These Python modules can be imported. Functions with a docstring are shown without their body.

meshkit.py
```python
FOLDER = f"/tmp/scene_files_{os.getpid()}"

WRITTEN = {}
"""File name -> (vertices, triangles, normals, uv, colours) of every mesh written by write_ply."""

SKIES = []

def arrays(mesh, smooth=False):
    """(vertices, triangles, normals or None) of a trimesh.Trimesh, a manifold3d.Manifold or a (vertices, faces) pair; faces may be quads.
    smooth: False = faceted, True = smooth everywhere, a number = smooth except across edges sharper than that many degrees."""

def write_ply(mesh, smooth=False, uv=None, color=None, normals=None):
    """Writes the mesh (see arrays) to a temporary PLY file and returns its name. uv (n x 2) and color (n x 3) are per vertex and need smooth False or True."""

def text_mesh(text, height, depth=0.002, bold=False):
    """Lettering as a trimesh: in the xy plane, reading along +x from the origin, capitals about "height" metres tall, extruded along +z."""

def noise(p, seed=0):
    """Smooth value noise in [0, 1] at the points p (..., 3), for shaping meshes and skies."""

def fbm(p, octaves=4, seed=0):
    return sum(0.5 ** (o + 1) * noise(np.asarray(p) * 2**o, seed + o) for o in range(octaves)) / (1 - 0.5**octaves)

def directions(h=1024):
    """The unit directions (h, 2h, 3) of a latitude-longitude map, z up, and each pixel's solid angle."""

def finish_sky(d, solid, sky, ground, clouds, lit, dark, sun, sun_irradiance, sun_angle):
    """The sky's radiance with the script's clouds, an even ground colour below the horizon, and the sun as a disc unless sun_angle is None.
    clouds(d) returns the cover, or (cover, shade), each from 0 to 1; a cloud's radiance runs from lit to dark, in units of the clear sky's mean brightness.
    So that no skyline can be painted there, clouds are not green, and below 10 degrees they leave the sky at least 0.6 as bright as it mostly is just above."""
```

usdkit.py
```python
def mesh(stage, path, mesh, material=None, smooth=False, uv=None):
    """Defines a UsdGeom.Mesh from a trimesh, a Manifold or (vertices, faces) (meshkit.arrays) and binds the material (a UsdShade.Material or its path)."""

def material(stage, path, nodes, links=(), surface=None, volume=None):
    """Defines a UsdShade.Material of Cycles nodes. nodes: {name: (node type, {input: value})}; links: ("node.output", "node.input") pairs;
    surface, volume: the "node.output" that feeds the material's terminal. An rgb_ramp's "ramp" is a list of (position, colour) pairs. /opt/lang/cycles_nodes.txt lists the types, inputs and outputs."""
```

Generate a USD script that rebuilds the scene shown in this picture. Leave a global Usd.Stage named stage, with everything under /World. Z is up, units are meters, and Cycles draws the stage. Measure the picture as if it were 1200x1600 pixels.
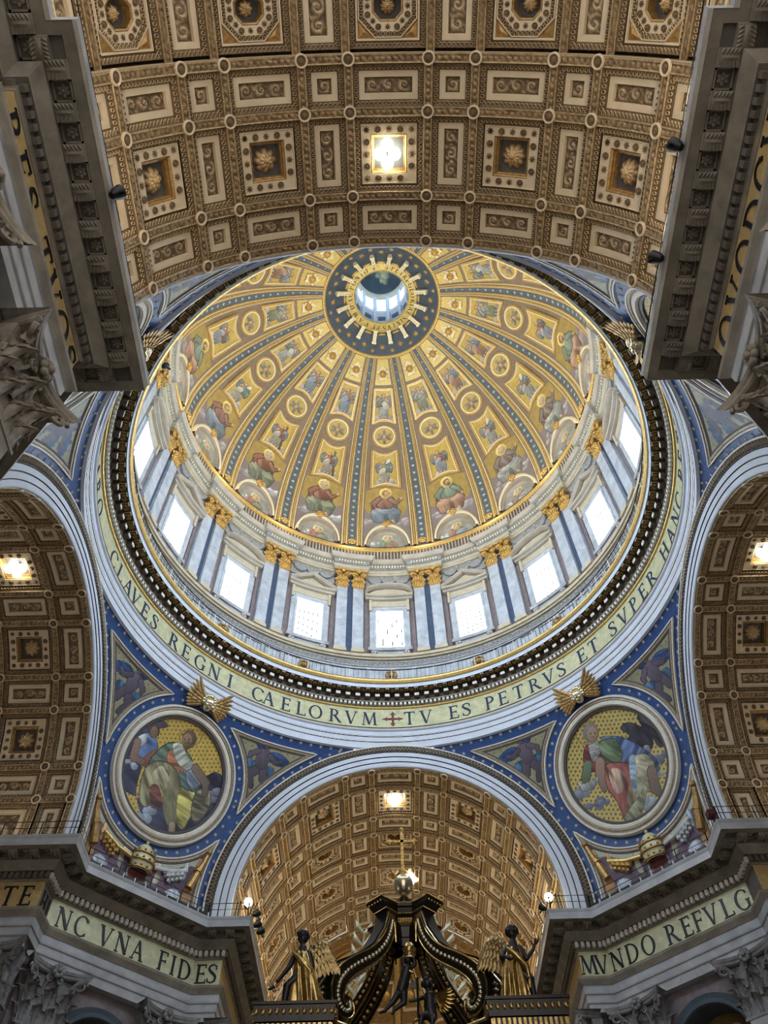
import math, random
import numpy as np
import trimesh, usdkit, meshkit, shapely
from shapely import affinity
from shapely.geometry import Polygon, Point, box as sbox, LineString
from shapely.ops import unary_union
from pxr import Usd, UsdGeom, UsdLux, UsdShade, Gf, Sdf, Vt

PI = math.pi
stage = Usd.Stage.CreateInMemory()
UsdGeom.Xform.Define(stage, '/World')

# ------------------------------------------------------------------ camera, daylight, exposure
CAM = (-0.7304, -32.3582, 1.6)
RIGHT, UP, FWD = (0.99977055, 0.01474104, -0.01554215), (0.02085956, -0.83498987, 0.5498698), (0.00487189, 0.55006783, 0.83510577)
cam = UsdGeom.Camera.Define(stage, '/World/camera')
cam.AddTransformOp().Set(Gf.Matrix4d(*RIGHT, 0, *UP, 0, *(-x for x in FWD), 0, *CAM, 1))
cam.CreateHorizontalApertureAttr(24.0)
cam.CreateVerticalApertureAttr(32.0)
cam.CreateFocalLengthAttr(24.0 * 1244.0957 / 1200)
cam.CreateClippingRangeAttr(Gf.Vec2f(0.05, 1000))
cam.CreateExposureAttr(0.0)
sky = UsdLux.DomeLight.Define(stage, '/World/sky')      # an overcast daylight sky; it reaches the nave through the open ends of the arms
sky.CreateColorAttr(Gf.Vec3f(1.0, 0.97, 0.92))
sky.CreateIntensityAttr(0.5)
WINDOW_LIGHT = 66.0      # daylight behind the drum windows
LANTERN_LIGHT = 3.2
DOME_FLOOD = 470.0       # warm floodlights on the drum cornice
ARM_FLOOD = (500.0, 70.0, 230.0, 90.0)        # warm floodlights on the pier cornices

# ------------------------------------------------------------------ helpers
count = {}
def uniq(parent, name):
    k = (parent, name)
    n = count.get(k, 0); count[k] = n + 1
    return parent + '/' + (name if n == 0 else '%s_%03d' % (name, n))

class MB:
    """Collects triangles of one mesh."""
    def __init__(s): s.v, s.f, s.c, s.n = [], [], [], 0
    def add(s, v, f, col=None):
        v = np.asarray(v, float).reshape(-1, 3); f = np.asarray(f, int)
        if f.shape[1] == 4: f = np.vstack([f[:, [0, 1, 2]], f[:, [0, 2, 3]]])
        s.v.append(v); s.f.append(f + s.n); s.n += len(v)
        if col is not None: s.c.append(np.broadcast_to(np.asarray(col, float), v.shape))
        return s
    def grid(s, P, cu=False, cv=False, flip=False, col=None):
        P = np.asarray(P, float); n, m = P.shape[:2]
        i = np.arange(n if cu else n - 1)[:, None]; j = np.arange(m if cv else m - 1)[None, :]
        i2, j2 = (i + 1) % n, (j + 1) % m
        q = np.stack(np.broadcast_arrays(i * m + j, i2 * m + j, i2 * m + j2, i * m + j2), -1).reshape(-1, 4)
        if flip: q = q[:, ::-1]
        return s.add(P.reshape(-1, 3), q, None if col is None else (np.asarray(col).reshape(-1, 3) if np.ndim(col) > 1 else col))
    def strips(s, P, flip=False):
        """A swept profile: each profile segment (second axis) is a strip of its own, so edges along the sweep stay sharp."""
        P = np.asarray(P, float)
        for k in range(P.shape[1] - 1): s.grid(P[:, k:k + 2], flip=flip)
        return s
    def box(s, c, size, R=None):
        b = trimesh.creation.box(size); v = np.array(b.vertices)
        if R is not None: v = v @ np.asarray(R).T
        return s.add(v[b.faces].reshape(-1, 3) + np.asarray(c, float), np.arange(len(b.faces) * 3).reshape(-1, 3))
    def tm(s, m, M=None, col=None):
        v = np.array(m.vertices)
        if M is not None: v = v @ np.asarray(M)[:3, :3].T + np.asarray(M)[:3, 3]
        return s.add(v, np.array(m.faces), col)
    def ball(s, c, r, sub=2, sc=(1, 1, 1), R=None, col=None):
        m = trimesh.creation.icosphere(sub, 1.0); v = np.array(m.vertices) * np.asarray(sc) * r
        if R is not None: v = v @ np.asarray(R).T
        return s.add(v + np.asarray(c, float), m.faces, col)
    def tube(s, pts, r, k=8, closed=False, up=None, prof=None, cap=True):
        """A tube (or any closed profile [(a, b)] scaled by r) along points."""
        p = np.asarray(pts, float); n = len(p)
        t = (np.roll(p, -1, 0) - np.roll(p, 1, 0)) if closed else np.gradient(p, axis=0)
        t /= np.linalg.norm(t, axis=1, keepdims=True) + 1e-12
        if up is None: up = np.where(np.abs(t[:, 2:]) < 0.9, [0, 0, 1.0], [1.0, 0, 0])
        a = np.cross(t, np.broadcast_to(up, t.shape)); a /= np.linalg.norm(a, axis=1, keepdims=True) + 1e-12
        b = np.cross(a, t)
        if prof is None:
            g = np.arange(k) * 2 * PI / k; prof = np.stack([np.cos(g), np.sin(g)], 1)
        prof = np.asarray(prof, float); r = np.broadcast_to(r, (n,))
        V = p[:, None] + r[:, None, None] * (prof[None, :, :1] * a[:, None] + prof[None, :, 1:] * b[:, None])
        s.grid(V, cu=closed, cv=True)
        if cap and not closed:
            for e, fl in ((0, False), (-1, True)):
                c = V[e].mean(0); idx = np.arange(len(prof)); f = np.stack([idx, (idx + 1) % len(prof), np.full(len(prof), len(prof))], 1)
                s.add(np.vstack([V[e], c]), f[:, ::-1] if fl else f)
        return s
    def lathe(s, prof, k=24, M=None):
        p = np.asarray(prof, float); g = np.arange(k) * 2 * PI / k
        V = np.stack([p[None, :, 0] * np.cos(g)[:, None], p[None, :, 0] * np.sin(g)[:, None], np.broadcast_to(p[None, :, 1], (k, len(p)))], -1)
        if M is not None: V = V @ np.asarray(M)[:3, :3].T + np.asarray(M)[:3, 3]
        return s.grid(V, cu=True)
    def poly(s, shape, d, M=None):
        """A flat shapely shape extruded along +z by d, then placed by M."""
        for g in getattr(shape, 'geoms', [shape]):
            if g.geom_type == 'Polygon' and g.area > 1e-7: s.tm(trimesh.creation.extrude_polygon(g, d, engine='earcut'), M)
        return s
    def out(s, M=None):
        v, f = np.vstack(s.v), np.vstack(s.f)
        if M is not None: v = v @ np.asarray(M)[:3, :3].T + np.asarray(M)[:3, 3]
        return v, f

def rotz(a): c, s = math.cos(a), math.sin(a); return np.array([[c, -s, 0, 0], [s, c, 0, 0], [0, 0, 1, 0], [0, 0, 0, 1.0]])
def move(x, y, z): M = np.eye(4); M[:3, 3] = x, y, z; return M
def frame(o, x, y, z=None):
    x, y = np.asarray(x, float), np.asarray(y, float); M = np.eye(4)
    M[:3, 0], M[:3, 1], M[:3, 2], M[:3, 3] = x, y, np.cross(x, y) if z is None else z, o
    return M

def put(path, mb, mat, smooth=False, paint=None):
    v, f = mb.out() if isinstance(mb, MB) else mb
    m = usdkit.mesh(stage, path, (v, f), '/World/Looks/' + mat, smooth)
    m.CreateDoubleSidedAttr(True)
    if paint is None and isinstance(mb, MB) and mb.c: paint = np.vstack(mb.c)
    if paint is not None:
        UsdGeom.PrimvarsAPI(m).CreatePrimvar('paint', Sdf.ValueTypeNames.Color3fArray, 'vertex').Set(Vt.Vec3fArray.FromNumpy(np.asarray(paint, np.float32)))
    return m
def part(parent, name, mb, mat, smooth=False, paint=None, label=None, kind=None):
    p = put(uniq(parent, name), mb, mat, smooth, paint).GetPrim()
    if label: p.SetCustomDataByKey('label', label)
    if kind: p.SetCustomDataByKey('kind', kind)
    return str(p.GetPath())
def tag(path, label, cat, group=None, kind=None):
    p = stage.GetPrimAtPath(path)
    for k, v in (('label', label), ('category', cat), ('group', group), ('kind', kind)):
        if v: p.SetCustomDataByKey(k, v)
    return path
def thing(name, label, cat, group=None, kind=None, M=None):
    path = uniq('/World', name); x = UsdGeom.Xform.Define(stage, path)
    if M is not None: x.AddTransformOp().Set(Gf.Matrix4d(*np.asarray(M, float).T.ravel()))
    return tag(path, label, cat, group, kind)
def group_part(parent, name, M=None):
    path = uniq(parent, name); x = UsdGeom.Xform.Define(stage, path)
    if M is not None: x.AddTransformOp().Set(Gf.Matrix4d(*np.asarray(M, float).T.ravel()))
    return path
stage.CreateClassPrim('/World/patterns')
def proto(name, mb, mat, smooth=False, paint=None):
    return str(put(uniq('/World/patterns', name), mb, mat, smooth, paint).GetPath())
def proto_group(name):
    return str(UsdGeom.Xform.Define(stage, uniq('/World/patterns', name)).GetPath())
def ref(parent, name, src, M=None, inst=None):
    path = uniq(parent, name); mesh = stage.GetPrimAtPath(src).IsA(UsdGeom.Mesh)
    p = stage.DefinePrim(path, 'Mesh' if mesh else 'Xform'); p.GetReferences().AddInternalReference(src)
    if not mesh and inst is not False: p.SetInstanceable(True)
    if M is not None:
        UsdGeom.Xformable(p).AddTransformOp().Set(Gf.Matrix4d(*np.asarray(M, float).T.ravel()))
    return path

# ------------------------------------------------------------------ materials
def mat(name, color, rough=0.6, metal=0.0, var=0.25, scale=1.5, bump=0.0, bscale=20.0, color2=None, detail=4.0, emit=None, dist=0.05, spec=0.4):
    n = {'g': ('geometry', {}), 'p': ('principled_bsdf', {'roughness': rough, 'metallic': metal, 'specular_ior_level': spec})}
    L = []
    c2 = color2 or tuple(x * (1 - var) for x in color)
    if emit:
        n['e'] = ('emission', {'color': emit[0], 'strength': emit[1]})
        return usdkit.material(stage, '/World/Looks/' + name, {'e': n['e']}, [], surface='e.emission')
    n['n'] = ('noise_texture', {'scale': scale, 'detail': detail, 'roughness': 0.6, 'distortion': 0.4})
    n['r'] = ('rgb_ramp', {'ramp': [(0.32, c2), (0.68, color)]})
    L += [('g.position', 'n.vector'), ('n.fac', 'r.fac'), ('r.color', 'p.base_color')]
    if bump:
        n['bn'] = ('noise_texture', {'scale': bscale, 'detail': 3.0, 'roughness': 0.6})
        n['b'] = ('bump', {'strength': bump, 'distance': dist})
        L += [('g.position', 'bn.vector'), ('bn.fac', 'b.height'), ('b.normal', 'p.normal')]
    return usdkit.material(stage, '/World/Looks/' + name, n, L, surface='p.BSDF')
def paint_mat(name, rough=0.45, metal=0.0, speck=0.35, scale=14.0, spec=0.4):
    """Reads the mesh's own colours (mosaic and gilding) and breaks them up into tesserae."""
    n = {'a': ('attribute', {'attribute': 'paint'}), 'g': ('geometry', {}), 'v': ('voronoi_texture', {'scale': scale}),
         'k': ('map_range', {'from_min': 0.0, 'from_max': 1.0, 'to_min': 1.0 - speck, 'to_max': 1.0 + speck}), 's': ('separate_color', {}),
         'm': ('vector_math', {'math_type': 'scale'}), 'p': ('principled_bsdf', {'roughness': rough, 'metallic': metal, 'specular_ior_level': spec})}
    L = [('g.position', 'v.vector'), ('v.color', 's.color'), ('s.r', 'k.value'), ('a.color', 'm.vector1'), ('k.result', 'm.scale'), ('m.vector', 'p.base_color')]
    return usdkit.material(stage, '/World/Looks/' + name, n, L, surface='p.BSDF')

UsdGeom.Scope.Define(stage, '/World/Looks')
mat('cream', (0.70, 0.58, 0.42), 0.55, var=0.16, scale=0.8)
mat('brown', (0.20, 0.130, 0.068), 0.5, var=0.5, scale=3.0, bump=0.6, bscale=14)
mat('gilt', (0.74, 0.51, 0.18), 0.40, 0.5, var=0.3, scale=4.0)
mat('gilt_dark', (0.50, 0.31, 0.12), 0.42, 0.55, var=0.5, scale=5.0)
mat('gold_leaf', (0.95, 0.64, 0.22), 0.36, 0.7, color2=(0.42, 0.25, 0.08), scale=7.0, bump=0.7, bscale=11, dist=0.12)
mat('loop', (0.58, 0.46, 0.30), 0.5, 0.1, var=0.2, scale=2)
mat('slate', (0.10, 0.11, 0.13), 0.6, var=0.3, scale=2)
paint_mat('relief', 0.45, 0.25, 0.25, 9.0)
paint_mat('mosaic', 0.42, 0.0, 0.10, 14.0)
paint_mat('mosaic_far', 0.42, 0.0, 0.10, 9.0)
mat('stone', (0.30, 0.265, 0.21), 0.6, color2=(0.16, 0.14, 0.115), scale=0.9, bump=0.25, bscale=6, detail=6)
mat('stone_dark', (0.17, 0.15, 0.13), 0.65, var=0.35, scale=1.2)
mat('capital_stone', (0.31, 0.265, 0.21), 0.6, color2=(0.17, 0.145, 0.115), scale=2.5, bump=0.4, bscale=9)
mat('marble', (0.50, 0.51, 0.53), 0.35, color2=(0.30, 0.31, 0.34), scale=0.7, detail=8)
mat('marble_warm', (0.54, 0.47, 0.37), 0.4, var=0.25, scale=0.8)
mat('lunette_stone', (0.36, 0.31, 0.25), 0.45, var=0.25, scale=1.2)
mat('fascia', (0.62, 0.68, 0.80), 0.45, var=0.12, scale=0.8)
mat('bead', (0.10, 0.09, 0.09), 0.5, var=0.4, scale=8)
mat('frieze_gold', (0.66, 0.48, 0.22), 0.35, 0.15, color2=(0.46, 0.33, 0.14), scale=3.0, detail=8)
mat('frieze_pale', (0.68, 0.66, 0.42), 0.4, 0.1, color2=(0.45, 0.46, 0.30), scale=2.0, detail=8)
mat('letter_blue', (0.015, 0.04, 0.10), 0.4, var=0.3)
mat('letter_black', (0.008, 0.010, 0.018), 0.4, var=0.3)
mat('cross_red', (0.16, 0.05, 0.05), 0.5)
mat('blue', (0.035, 0.085, 0.26), 0.4, color2=(0.022, 0.06, 0.19), scale=3.5, detail=6)
mat('star', (0.62, 0.60, 0.50), 0.4)
mat('white_gilt', (0.78, 0.74, 0.66), 0.4, var=0.15, scale=2.5)
mat('leaf_gilt', (0.42, 0.35, 0.27), 0.45, 0.3, var=0.5, scale=9)
mat('leaf_dark', (0.045, 0.04, 0.04), 0.6)
mat('modillion', (0.115, 0.085, 0.06), 0.55, var=0.35, scale=3)
mat('dentil', (0.80, 0.77, 0.72), 0.5, var=0.12)
mat('taupe', (0.30, 0.225, 0.155), 0.5, color2=(0.23, 0.17, 0.12), scale=2.0, detail=6)
mat('cream_gilt', (0.95, 0.86, 0.60), 0.4, 0.1, var=0.12, scale=3)
mat('gold_ground', (0.80, 0.60, 0.19), 0.38, 0.2, var=0.3, scale=5)
mat('rib_blue', (0.130, 0.170, 0.225), 0.5, color2=(0.085, 0.115, 0.16), scale=3)
mat('disc_blue', (0.072, 0.098, 0.130), 0.5, var=0.3, scale=2)
mat('drum_marble', (0.56, 0.60, 0.65), 0.35, color2=(0.34, 0.38, 0.44), scale=1.0, detail=8)
mat('drum_blue', (0.075, 0.115, 0.20), 0.35, var=0.25, scale=2)
mat('drum_plum', (0.24, 0.20, 0.21), 0.4, var=0.3, scale=2)
mat('drum_cream', (0.60, 0.52, 0.38), 0.45, var=0.2, scale=1.5)
mat('garland', (0.40, 0.40, 0.39), 0.5, var=0.4, scale=6, bump=0.8, bscale=9)
mat('iron', (0.03, 0.03, 0.035), 0.45, 0.4, var=0.2)
mat('rail_white', (0.70, 0.72, 0.75), 0.4)
mat('bronze', (0.030, 0.025, 0.022), 0.24, 0.6, var=0.4, scale=3, spec=0.6)
mat('bronze_gilt', (0.66, 0.46, 0.18), 0.22, 0.9, color2=(0.26, 0.17, 0.06), scale=5)
mat('wing_gilt', (0.40, 0.28, 0.12), 0.3, 0.8, color2=(0.12, 0.08, 0.035), scale=7)
mat('capital_grey', (0.28, 0.28, 0.29), 0.55, color2=(0.15, 0.15, 0.16), scale=2.5, bump=0.4, bscale=9)
mat('dark_red', (0.10, 0.02, 0.02), 0.5)
mat('bronze_skin', (0.022, 0.020, 0.022), 0.35, 0.3, var=0.3, spec=0.5)
mat('silver_gold', (0.80, 0.72, 0.50), 0.22, 0.95, var=0.15)
mat('palm', (0.80, 0.76, 0.56), 0.35, 0.2, var=0.3)
mat('black_metal', (0.012, 0.012, 0.013), 0.4, 0.2)
mat('grey_metal', (0.45, 0.45, 0.46), 0.35, 0.7)
mat('floor_marble', (0.55, 0.52, 0.48), 0.3, color2=(0.34, 0.31, 0.28), scale=0.4)
mat('niche_gold', (0.30, 0.19, 0.07), 0.5, 0.2, var=0.4, scale=1.5)
mat('window_glow', None or (1, 1, 1), emit=((0.74, 0.87, 1.0), WINDOW_LIGHT))
mat('lantern_glow', (1, 1, 1), emit=((0.62, 0.86, 1.0), LANTERN_LIGHT))
mat('lamp_glow', (1, 1, 1), emit=((1.0, 0.90, 0.66), 16.0))
# ------------------------------------------------------------------ Roman capitals, drawn stroke by stroke
def _st(x0, y0, x1, y1, w):
    return LineString([(x0, y0), (x1, y1)]).buffer(w / 2, cap_style=2)
def _sf(x, y, w=0.26): return sbox(x - w / 2, y - 0.02, x + w / 2, y + 0.02)
def _el(cx, cy, rx, ry, n=32): return affinity.translate(affinity.scale(Point(0, 0).buffer(1, n // 4), rx, ry), cx, cy)
def _ring(cx, cy, rx, ry, w=0.13): return _el(cx, cy, rx, ry).difference(_el(cx, cy, rx - w, ry - 0.045))
def glyph(ch):
    """(shape, width) of one capital one unit tall."""
    T, t = 0.13, 0.055
    S = lambda *a: unary_union(list(a))
    full = sbox(-9, 0, 9, 1)
    if ch == 'I': return S(_st(.16, 0, .16, 1, T), _sf(.16, .02), _sf(.16, .98)), .32
    if ch in 'VU': return S(_st(.12, 1, .40, 0, T), _st(.70, 1, .40, 0, t), _sf(.12, .98), _sf(.70, .98, .22)).intersection(full), .82
    if ch == 'A': return S(_st(.12, 0, .40, 1, t), _st(.68, 0, .40, 1, T), _st(.24, .36, .58, .36, t), _sf(.12, .02, .22), _sf(.68, .02)).intersection(full), .80
    if ch == 'T': return S(_st(.36, 0, .36, 1, T), sbox(.03, .945, .69, 1), _st(.05, .84, .05, 1, t), _st(.67, .84, .67, 1, t), _sf(.36, .02)), .72
    if ch in 'EFL':
        g = [_st(.16, 0, .16, 1, T), _sf(.13, .98, .22), _sf(.13, .02, .24)]
        if ch in 'EF': g += [sbox(.16, .945, .56, 1), _st(.55, .82, .55, 1, t), sbox(.16, .49, .47, .54), _st(.47, .43, .47, .60, t)]
        if ch in 'EL': g += [sbox(.16, 0, .60, .055), _st(.59, 0, .59, .19, t)]
        return S(*g), .64 if ch != 'F' else .60
    if ch == 'H': return S(_st(.16, 0, .16, 1, T), _st(.68, 0, .68, 1, T), sbox(.16, .49, .68, .54), *[_sf(x, y) for x in (.16, .68) for y in (.02, .98)]), .84
    if ch == 'N': return S(_st(.14, 0, .14, 1, t), _st(.70, 0, .70, 1, t), _st(.14, 1, .70, 0, T + .02), _sf(.14, .02, .22), _sf(.10, .98, .2), _sf(.70, .98, .22)).intersection(full), .84
    if ch == 'M': return S(_st(.12, 0, .20, 1, t), _st(.84, 0, .76, 1, T), _st(.20, 1, .48, .05, T), _st(.76, 1, .48, .05, t), _sf(.12, .02, .2), _sf(.84, .02, .26), _sf(.16, .98, .16), _sf(.80, .98, .16)).intersection(full), .98
    if ch in 'OQ':
        g = _ring(.44, .5, .42, .52)
        if ch == 'Q': g = S(g, _st(.45, .05, .95, -.2, .09))
        return g, .90
    if ch in 'CG':
        g = _ring(.44, .5, .42, .52).difference(sbox(.62, .16 if ch == 'C' else -.2, 1, .80))
        g = S(g, _st(.70, .76, .70, .93, t))
        if ch == 'G': g = S(g, _st(.70, .06, .70, .44, T), _sf(.70, .44, .24), _el(.44, .5, .42, .52).difference(_el(.44, .5, .33, .47)).intersection(sbox(.3, -.1, .72, .2)))
        else: g = S(g, _st(.70, .06, .70, .2, t))
        return g, .80
    if ch == 'D': return S(_st(.16, 0, .16, 1, T), _ring(.30, .5, .50, .5).intersection(sbox(.16, -1, 2, 2)), sbox(.05, .955, .34, 1), sbox(.05, 0, .34, .045)), .84
    if ch in 'PRB':
        bowl = lambda cy, ry, rx: S(_ring(.26, cy, rx, ry, .12).intersection(sbox(.26, -1, 2, 2)), sbox(.1, cy + ry - .045, .27, cy + ry), sbox(.1, cy - ry, .27, cy - ry + .045))
        g = [_st(.16, 0, .16, 1, T), _sf(.14, .02), _sf(.11, .98, .2), bowl(.74, .26, .32)]
        if ch == 'R': g += [_st(.36, .50, .70, 0, T), _sf(.72, .02, .18)]
        if ch == 'B': g += [bowl(.27, .27, .36)]
        return S(*g).intersection(full), .66 if ch != 'R' else .76
    if ch == 'S':
        a = np.linspace(0, 1, 40); g = []
        pts = [(.50, .80), (.46, .93), (.30, .985), (.13, .90), (.10, .74), (.22, .60), (.38, .48), (.50, .34), (.48, .13), (.31, .015), (.12, .07), (.07, .22)]
        wd = [.05, .05, .05, .09, .12, .14, .14, .13, .10, .05, .05, .05]
        P = np.array(pts); q = np.linspace(0, len(P) - 1, 60); X, Y, W = np.interp(q, range(len(P)), P[:, 0]), np.interp(q, range(len(P)), P[:, 1]), np.interp(q, range(len(P)), wd)
        for k in range(59): g.append(unary_union([Point(X[k], Y[k]).buffer(W[k] / 2, 4), Point(X[k + 1], Y[k + 1]).buffer(W[k + 1] / 2, 4)]).convex_hull)
        return S(*g, _st(.51, .72, .51, .92, t), _st(.07, .06, .07, .26, t)), .60
    if ch == 'X': return S(_st(.12, 1, .66, 0, T), _st(.64, 1, .12, 0, t), *[_sf(x, y, .22) for x in (.12, .66) for y in (.02, .98)]).intersection(full), .78
    if ch == '.': return Point(.1, .5).buffer(.07), .20
    return None, .45
GLYPHS = {}
def letter(ch, h, depth):
    k = (ch, h, depth)
    if k not in GLYPHS:
        g, w = glyph(ch)
        GLYPHS[k] = (None if g is None else MB().poly(affinity.scale(g, h, h, origin=(0, 0)).simplify(0.006 * h), depth), w * h)
    return GLYPHS[k]
# ------------------------------------------------------------------ pigment: mosaic colours laid onto mesh vertices
def spline(pts, n=6):
    p = np.asarray(pts, float); k = len(p); out = []
    for i in range(k):
        a, b, c, d = p[i - 1], p[i], p[(i + 1) % k], p[(i + 2) % k]
        for t in np.arange(n) / n:
            out.append(0.5 * ((2 * b) + (c - a) * t + (2 * a - 5 * b + 4 * c - d) * t * t + (3 * b - a - 3 * c + d) * t ** 3))
    return np.array(out)
def inside(poly, X, Y):
    x0, y0 = poly[:, 0], poly[:, 1]; x1, y1 = np.roll(x0, -1), np.roll(y0, -1)
    r = np.zeros(X.shape, bool)
    m = (X >= x0.min()) & (X <= x0.max()) & (Y >= y0.min()) & (Y <= y0.max())
    if not m.any(): return r
    px, py = X[m], Y[m]; c = np.zeros(px.shape, bool)
    for a, b, d, e in zip(x0, y0, x1, y1):
        if b != e: c ^= ((b > py) != (e > py)) & (px < (d - a) * (py - b) / (e - b) + a)
    r[m] = c
    return r
class Paint:
    fine = 1.0; deep = 1.0
    def __init__(s, X, Y, base, seed=1):
        s.X, s.Y, s.seed = np.asarray(X, float), np.asarray(Y, float), seed
        s.C = np.zeros(s.X.shape + (3,)) + np.asarray(base, float)
    def nz(s, f, k=0): return meshkit.fbm(np.stack([s.X * f + 31.7 * s.seed, s.Y * f + 7.1, 0 * s.X + k], -1), 3, s.seed + k)
    def lay(s, m, col, fold=0.0, ang=0.0, freq=10.0, curve=0.6, grad=0.0):
        if not m.any(): return s
        q = np.ones(int(m.sum()))
        if grad:
            d = -.55 * s.X[m] + .83 * s.Y[m]; t = (d - d.min()) / (np.ptp(d) + 1e-9); q = q * (1 + grad * (t - .45))
        if fold:      # drapery: ridges drawn out along the fold direction
            a = math.radians(ang); fr = freq * s.fine; x, y = s.X[m], s.Y[m]
            d, e = x * math.cos(a) + y * math.sin(a), -x * math.sin(a) + y * math.cos(a); z = np.full(len(x), s.seed + ang * .1)
            w = meshkit.fbm(np.stack([d * fr * .34 + .35 * np.sin(e * fr * .12), e * fr * .07, z], -1), 3, s.seed) - .5
            w = np.tanh(w * 5.5); fold = fold * s.deep; q = q * (1 + fold * (w + .8 * np.maximum(w - .6, 0)))
        s.C[m] = np.clip(np.asarray(col, float) * q[:, None], 0, 1)
        return s
    def poly(s, pts, col, fold=0.0, ang=0.0, freq=10.0, edge=0.0, n=6, dark=0.35):
        p = spline(pts, n)
        if edge:
            c = p.mean(0); d = p - c; L = np.linalg.norm(d, axis=1, keepdims=True)
            s.lay(inside(c + d * (1 + edge / np.maximum(L, 1e-6)), s.X, s.Y), np.asarray(col) * dark)
        return s.lay(inside(p, s.X, s.Y), col, fold, ang, freq, grad=.7)
    def ell(s, cx, cy, rx, ry, col, rot=0.0, fold=0.0, edge=0.0, freq=10.0, dark=0.35, ang=0.0):
        a = math.radians(rot); dx, dy = s.X - cx, s.Y - cy
        u, v = dx * math.cos(a) + dy * math.sin(a), -dx * math.sin(a) + dy * math.cos(a)
        if edge: s.lay((u / (rx + edge)) ** 2 + (v / (ry + edge)) ** 2 < 1, np.asarray(col) * dark)
        return s.lay((u / rx) ** 2 + (v / ry) ** 2 < 1, col, fold, ang, freq, grad=.6)
    def limb(s, pts, w, col, edge=0.0):
        g = unary_union([LineString([pts[i], pts[i + 1]]).buffer((w[i] + w[i + 1]) / 4, 6) for i in range(len(pts) - 1)])
        for q, c in ((g.buffer(edge), np.asarray(col) * .35), (g, col)) if edge else ((g, col),):
            for h in getattr(q, 'geoms', [q]): s.lay(inside(np.array(h.exterior.coords)[:-1], s.X, s.Y), c, grad=.6)
        return s
    def cloud(s, cx, cy, r, col, k=6, seed=0):
        rnd = random.Random(seed * 77 + 5)
        for i in range(k):
            a, b = rnd.uniform(-1, 1), rnd.uniform(-.5, .5); q = r * rnd.uniform(.35, .6)
            sh = rnd.uniform(.72, 1.15)
            s.ell(cx + a * r, cy + b * r, q, q * .75, np.clip(np.asarray(col) * sh, 0, 1)); s.ell(cx + a * r - q * .15, cy + b * r + q * .2, q * .66, q * .5, np.clip(np.asarray(col) * sh * 1.25, 0, 1))
        return s
    def head(s, x, y, r, skin, hair, beard=False, halo=None, turn=0.0, edge=0.02):
        if halo is not None:
            s.ell(x, y + r * .2, r * 1.9, r * 1.9, halo); s.ell(x, y + r * .2, r * 1.72, r * 1.72, np.asarray(halo) * .82)
        s.ell(x, y + r * .12, r * 1.08, r * 1.2, hair, edge=edge)
        s.ell(x + turn * r * .3, y - r * .1, r * .72, r * .98, skin)
        if beard: s.ell(x + turn * r * .35, y - r * .75, r * .62, r * .62, hair)
        for d in (-.3, .3): s.ell(x + (turn * .4 + d) * r, y + r * .05, r * .13, r * .09, np.asarray(skin) * .25)
        s.ell(x + turn * r * .4, y - r * .42, r * .2, r * .07, np.asarray(skin) * .5)
        return s.ell(x + turn * r * .45, y - r * .15, r * .1, r * .22, np.clip(np.asarray(skin) * 1.25, 0, 1))

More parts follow.
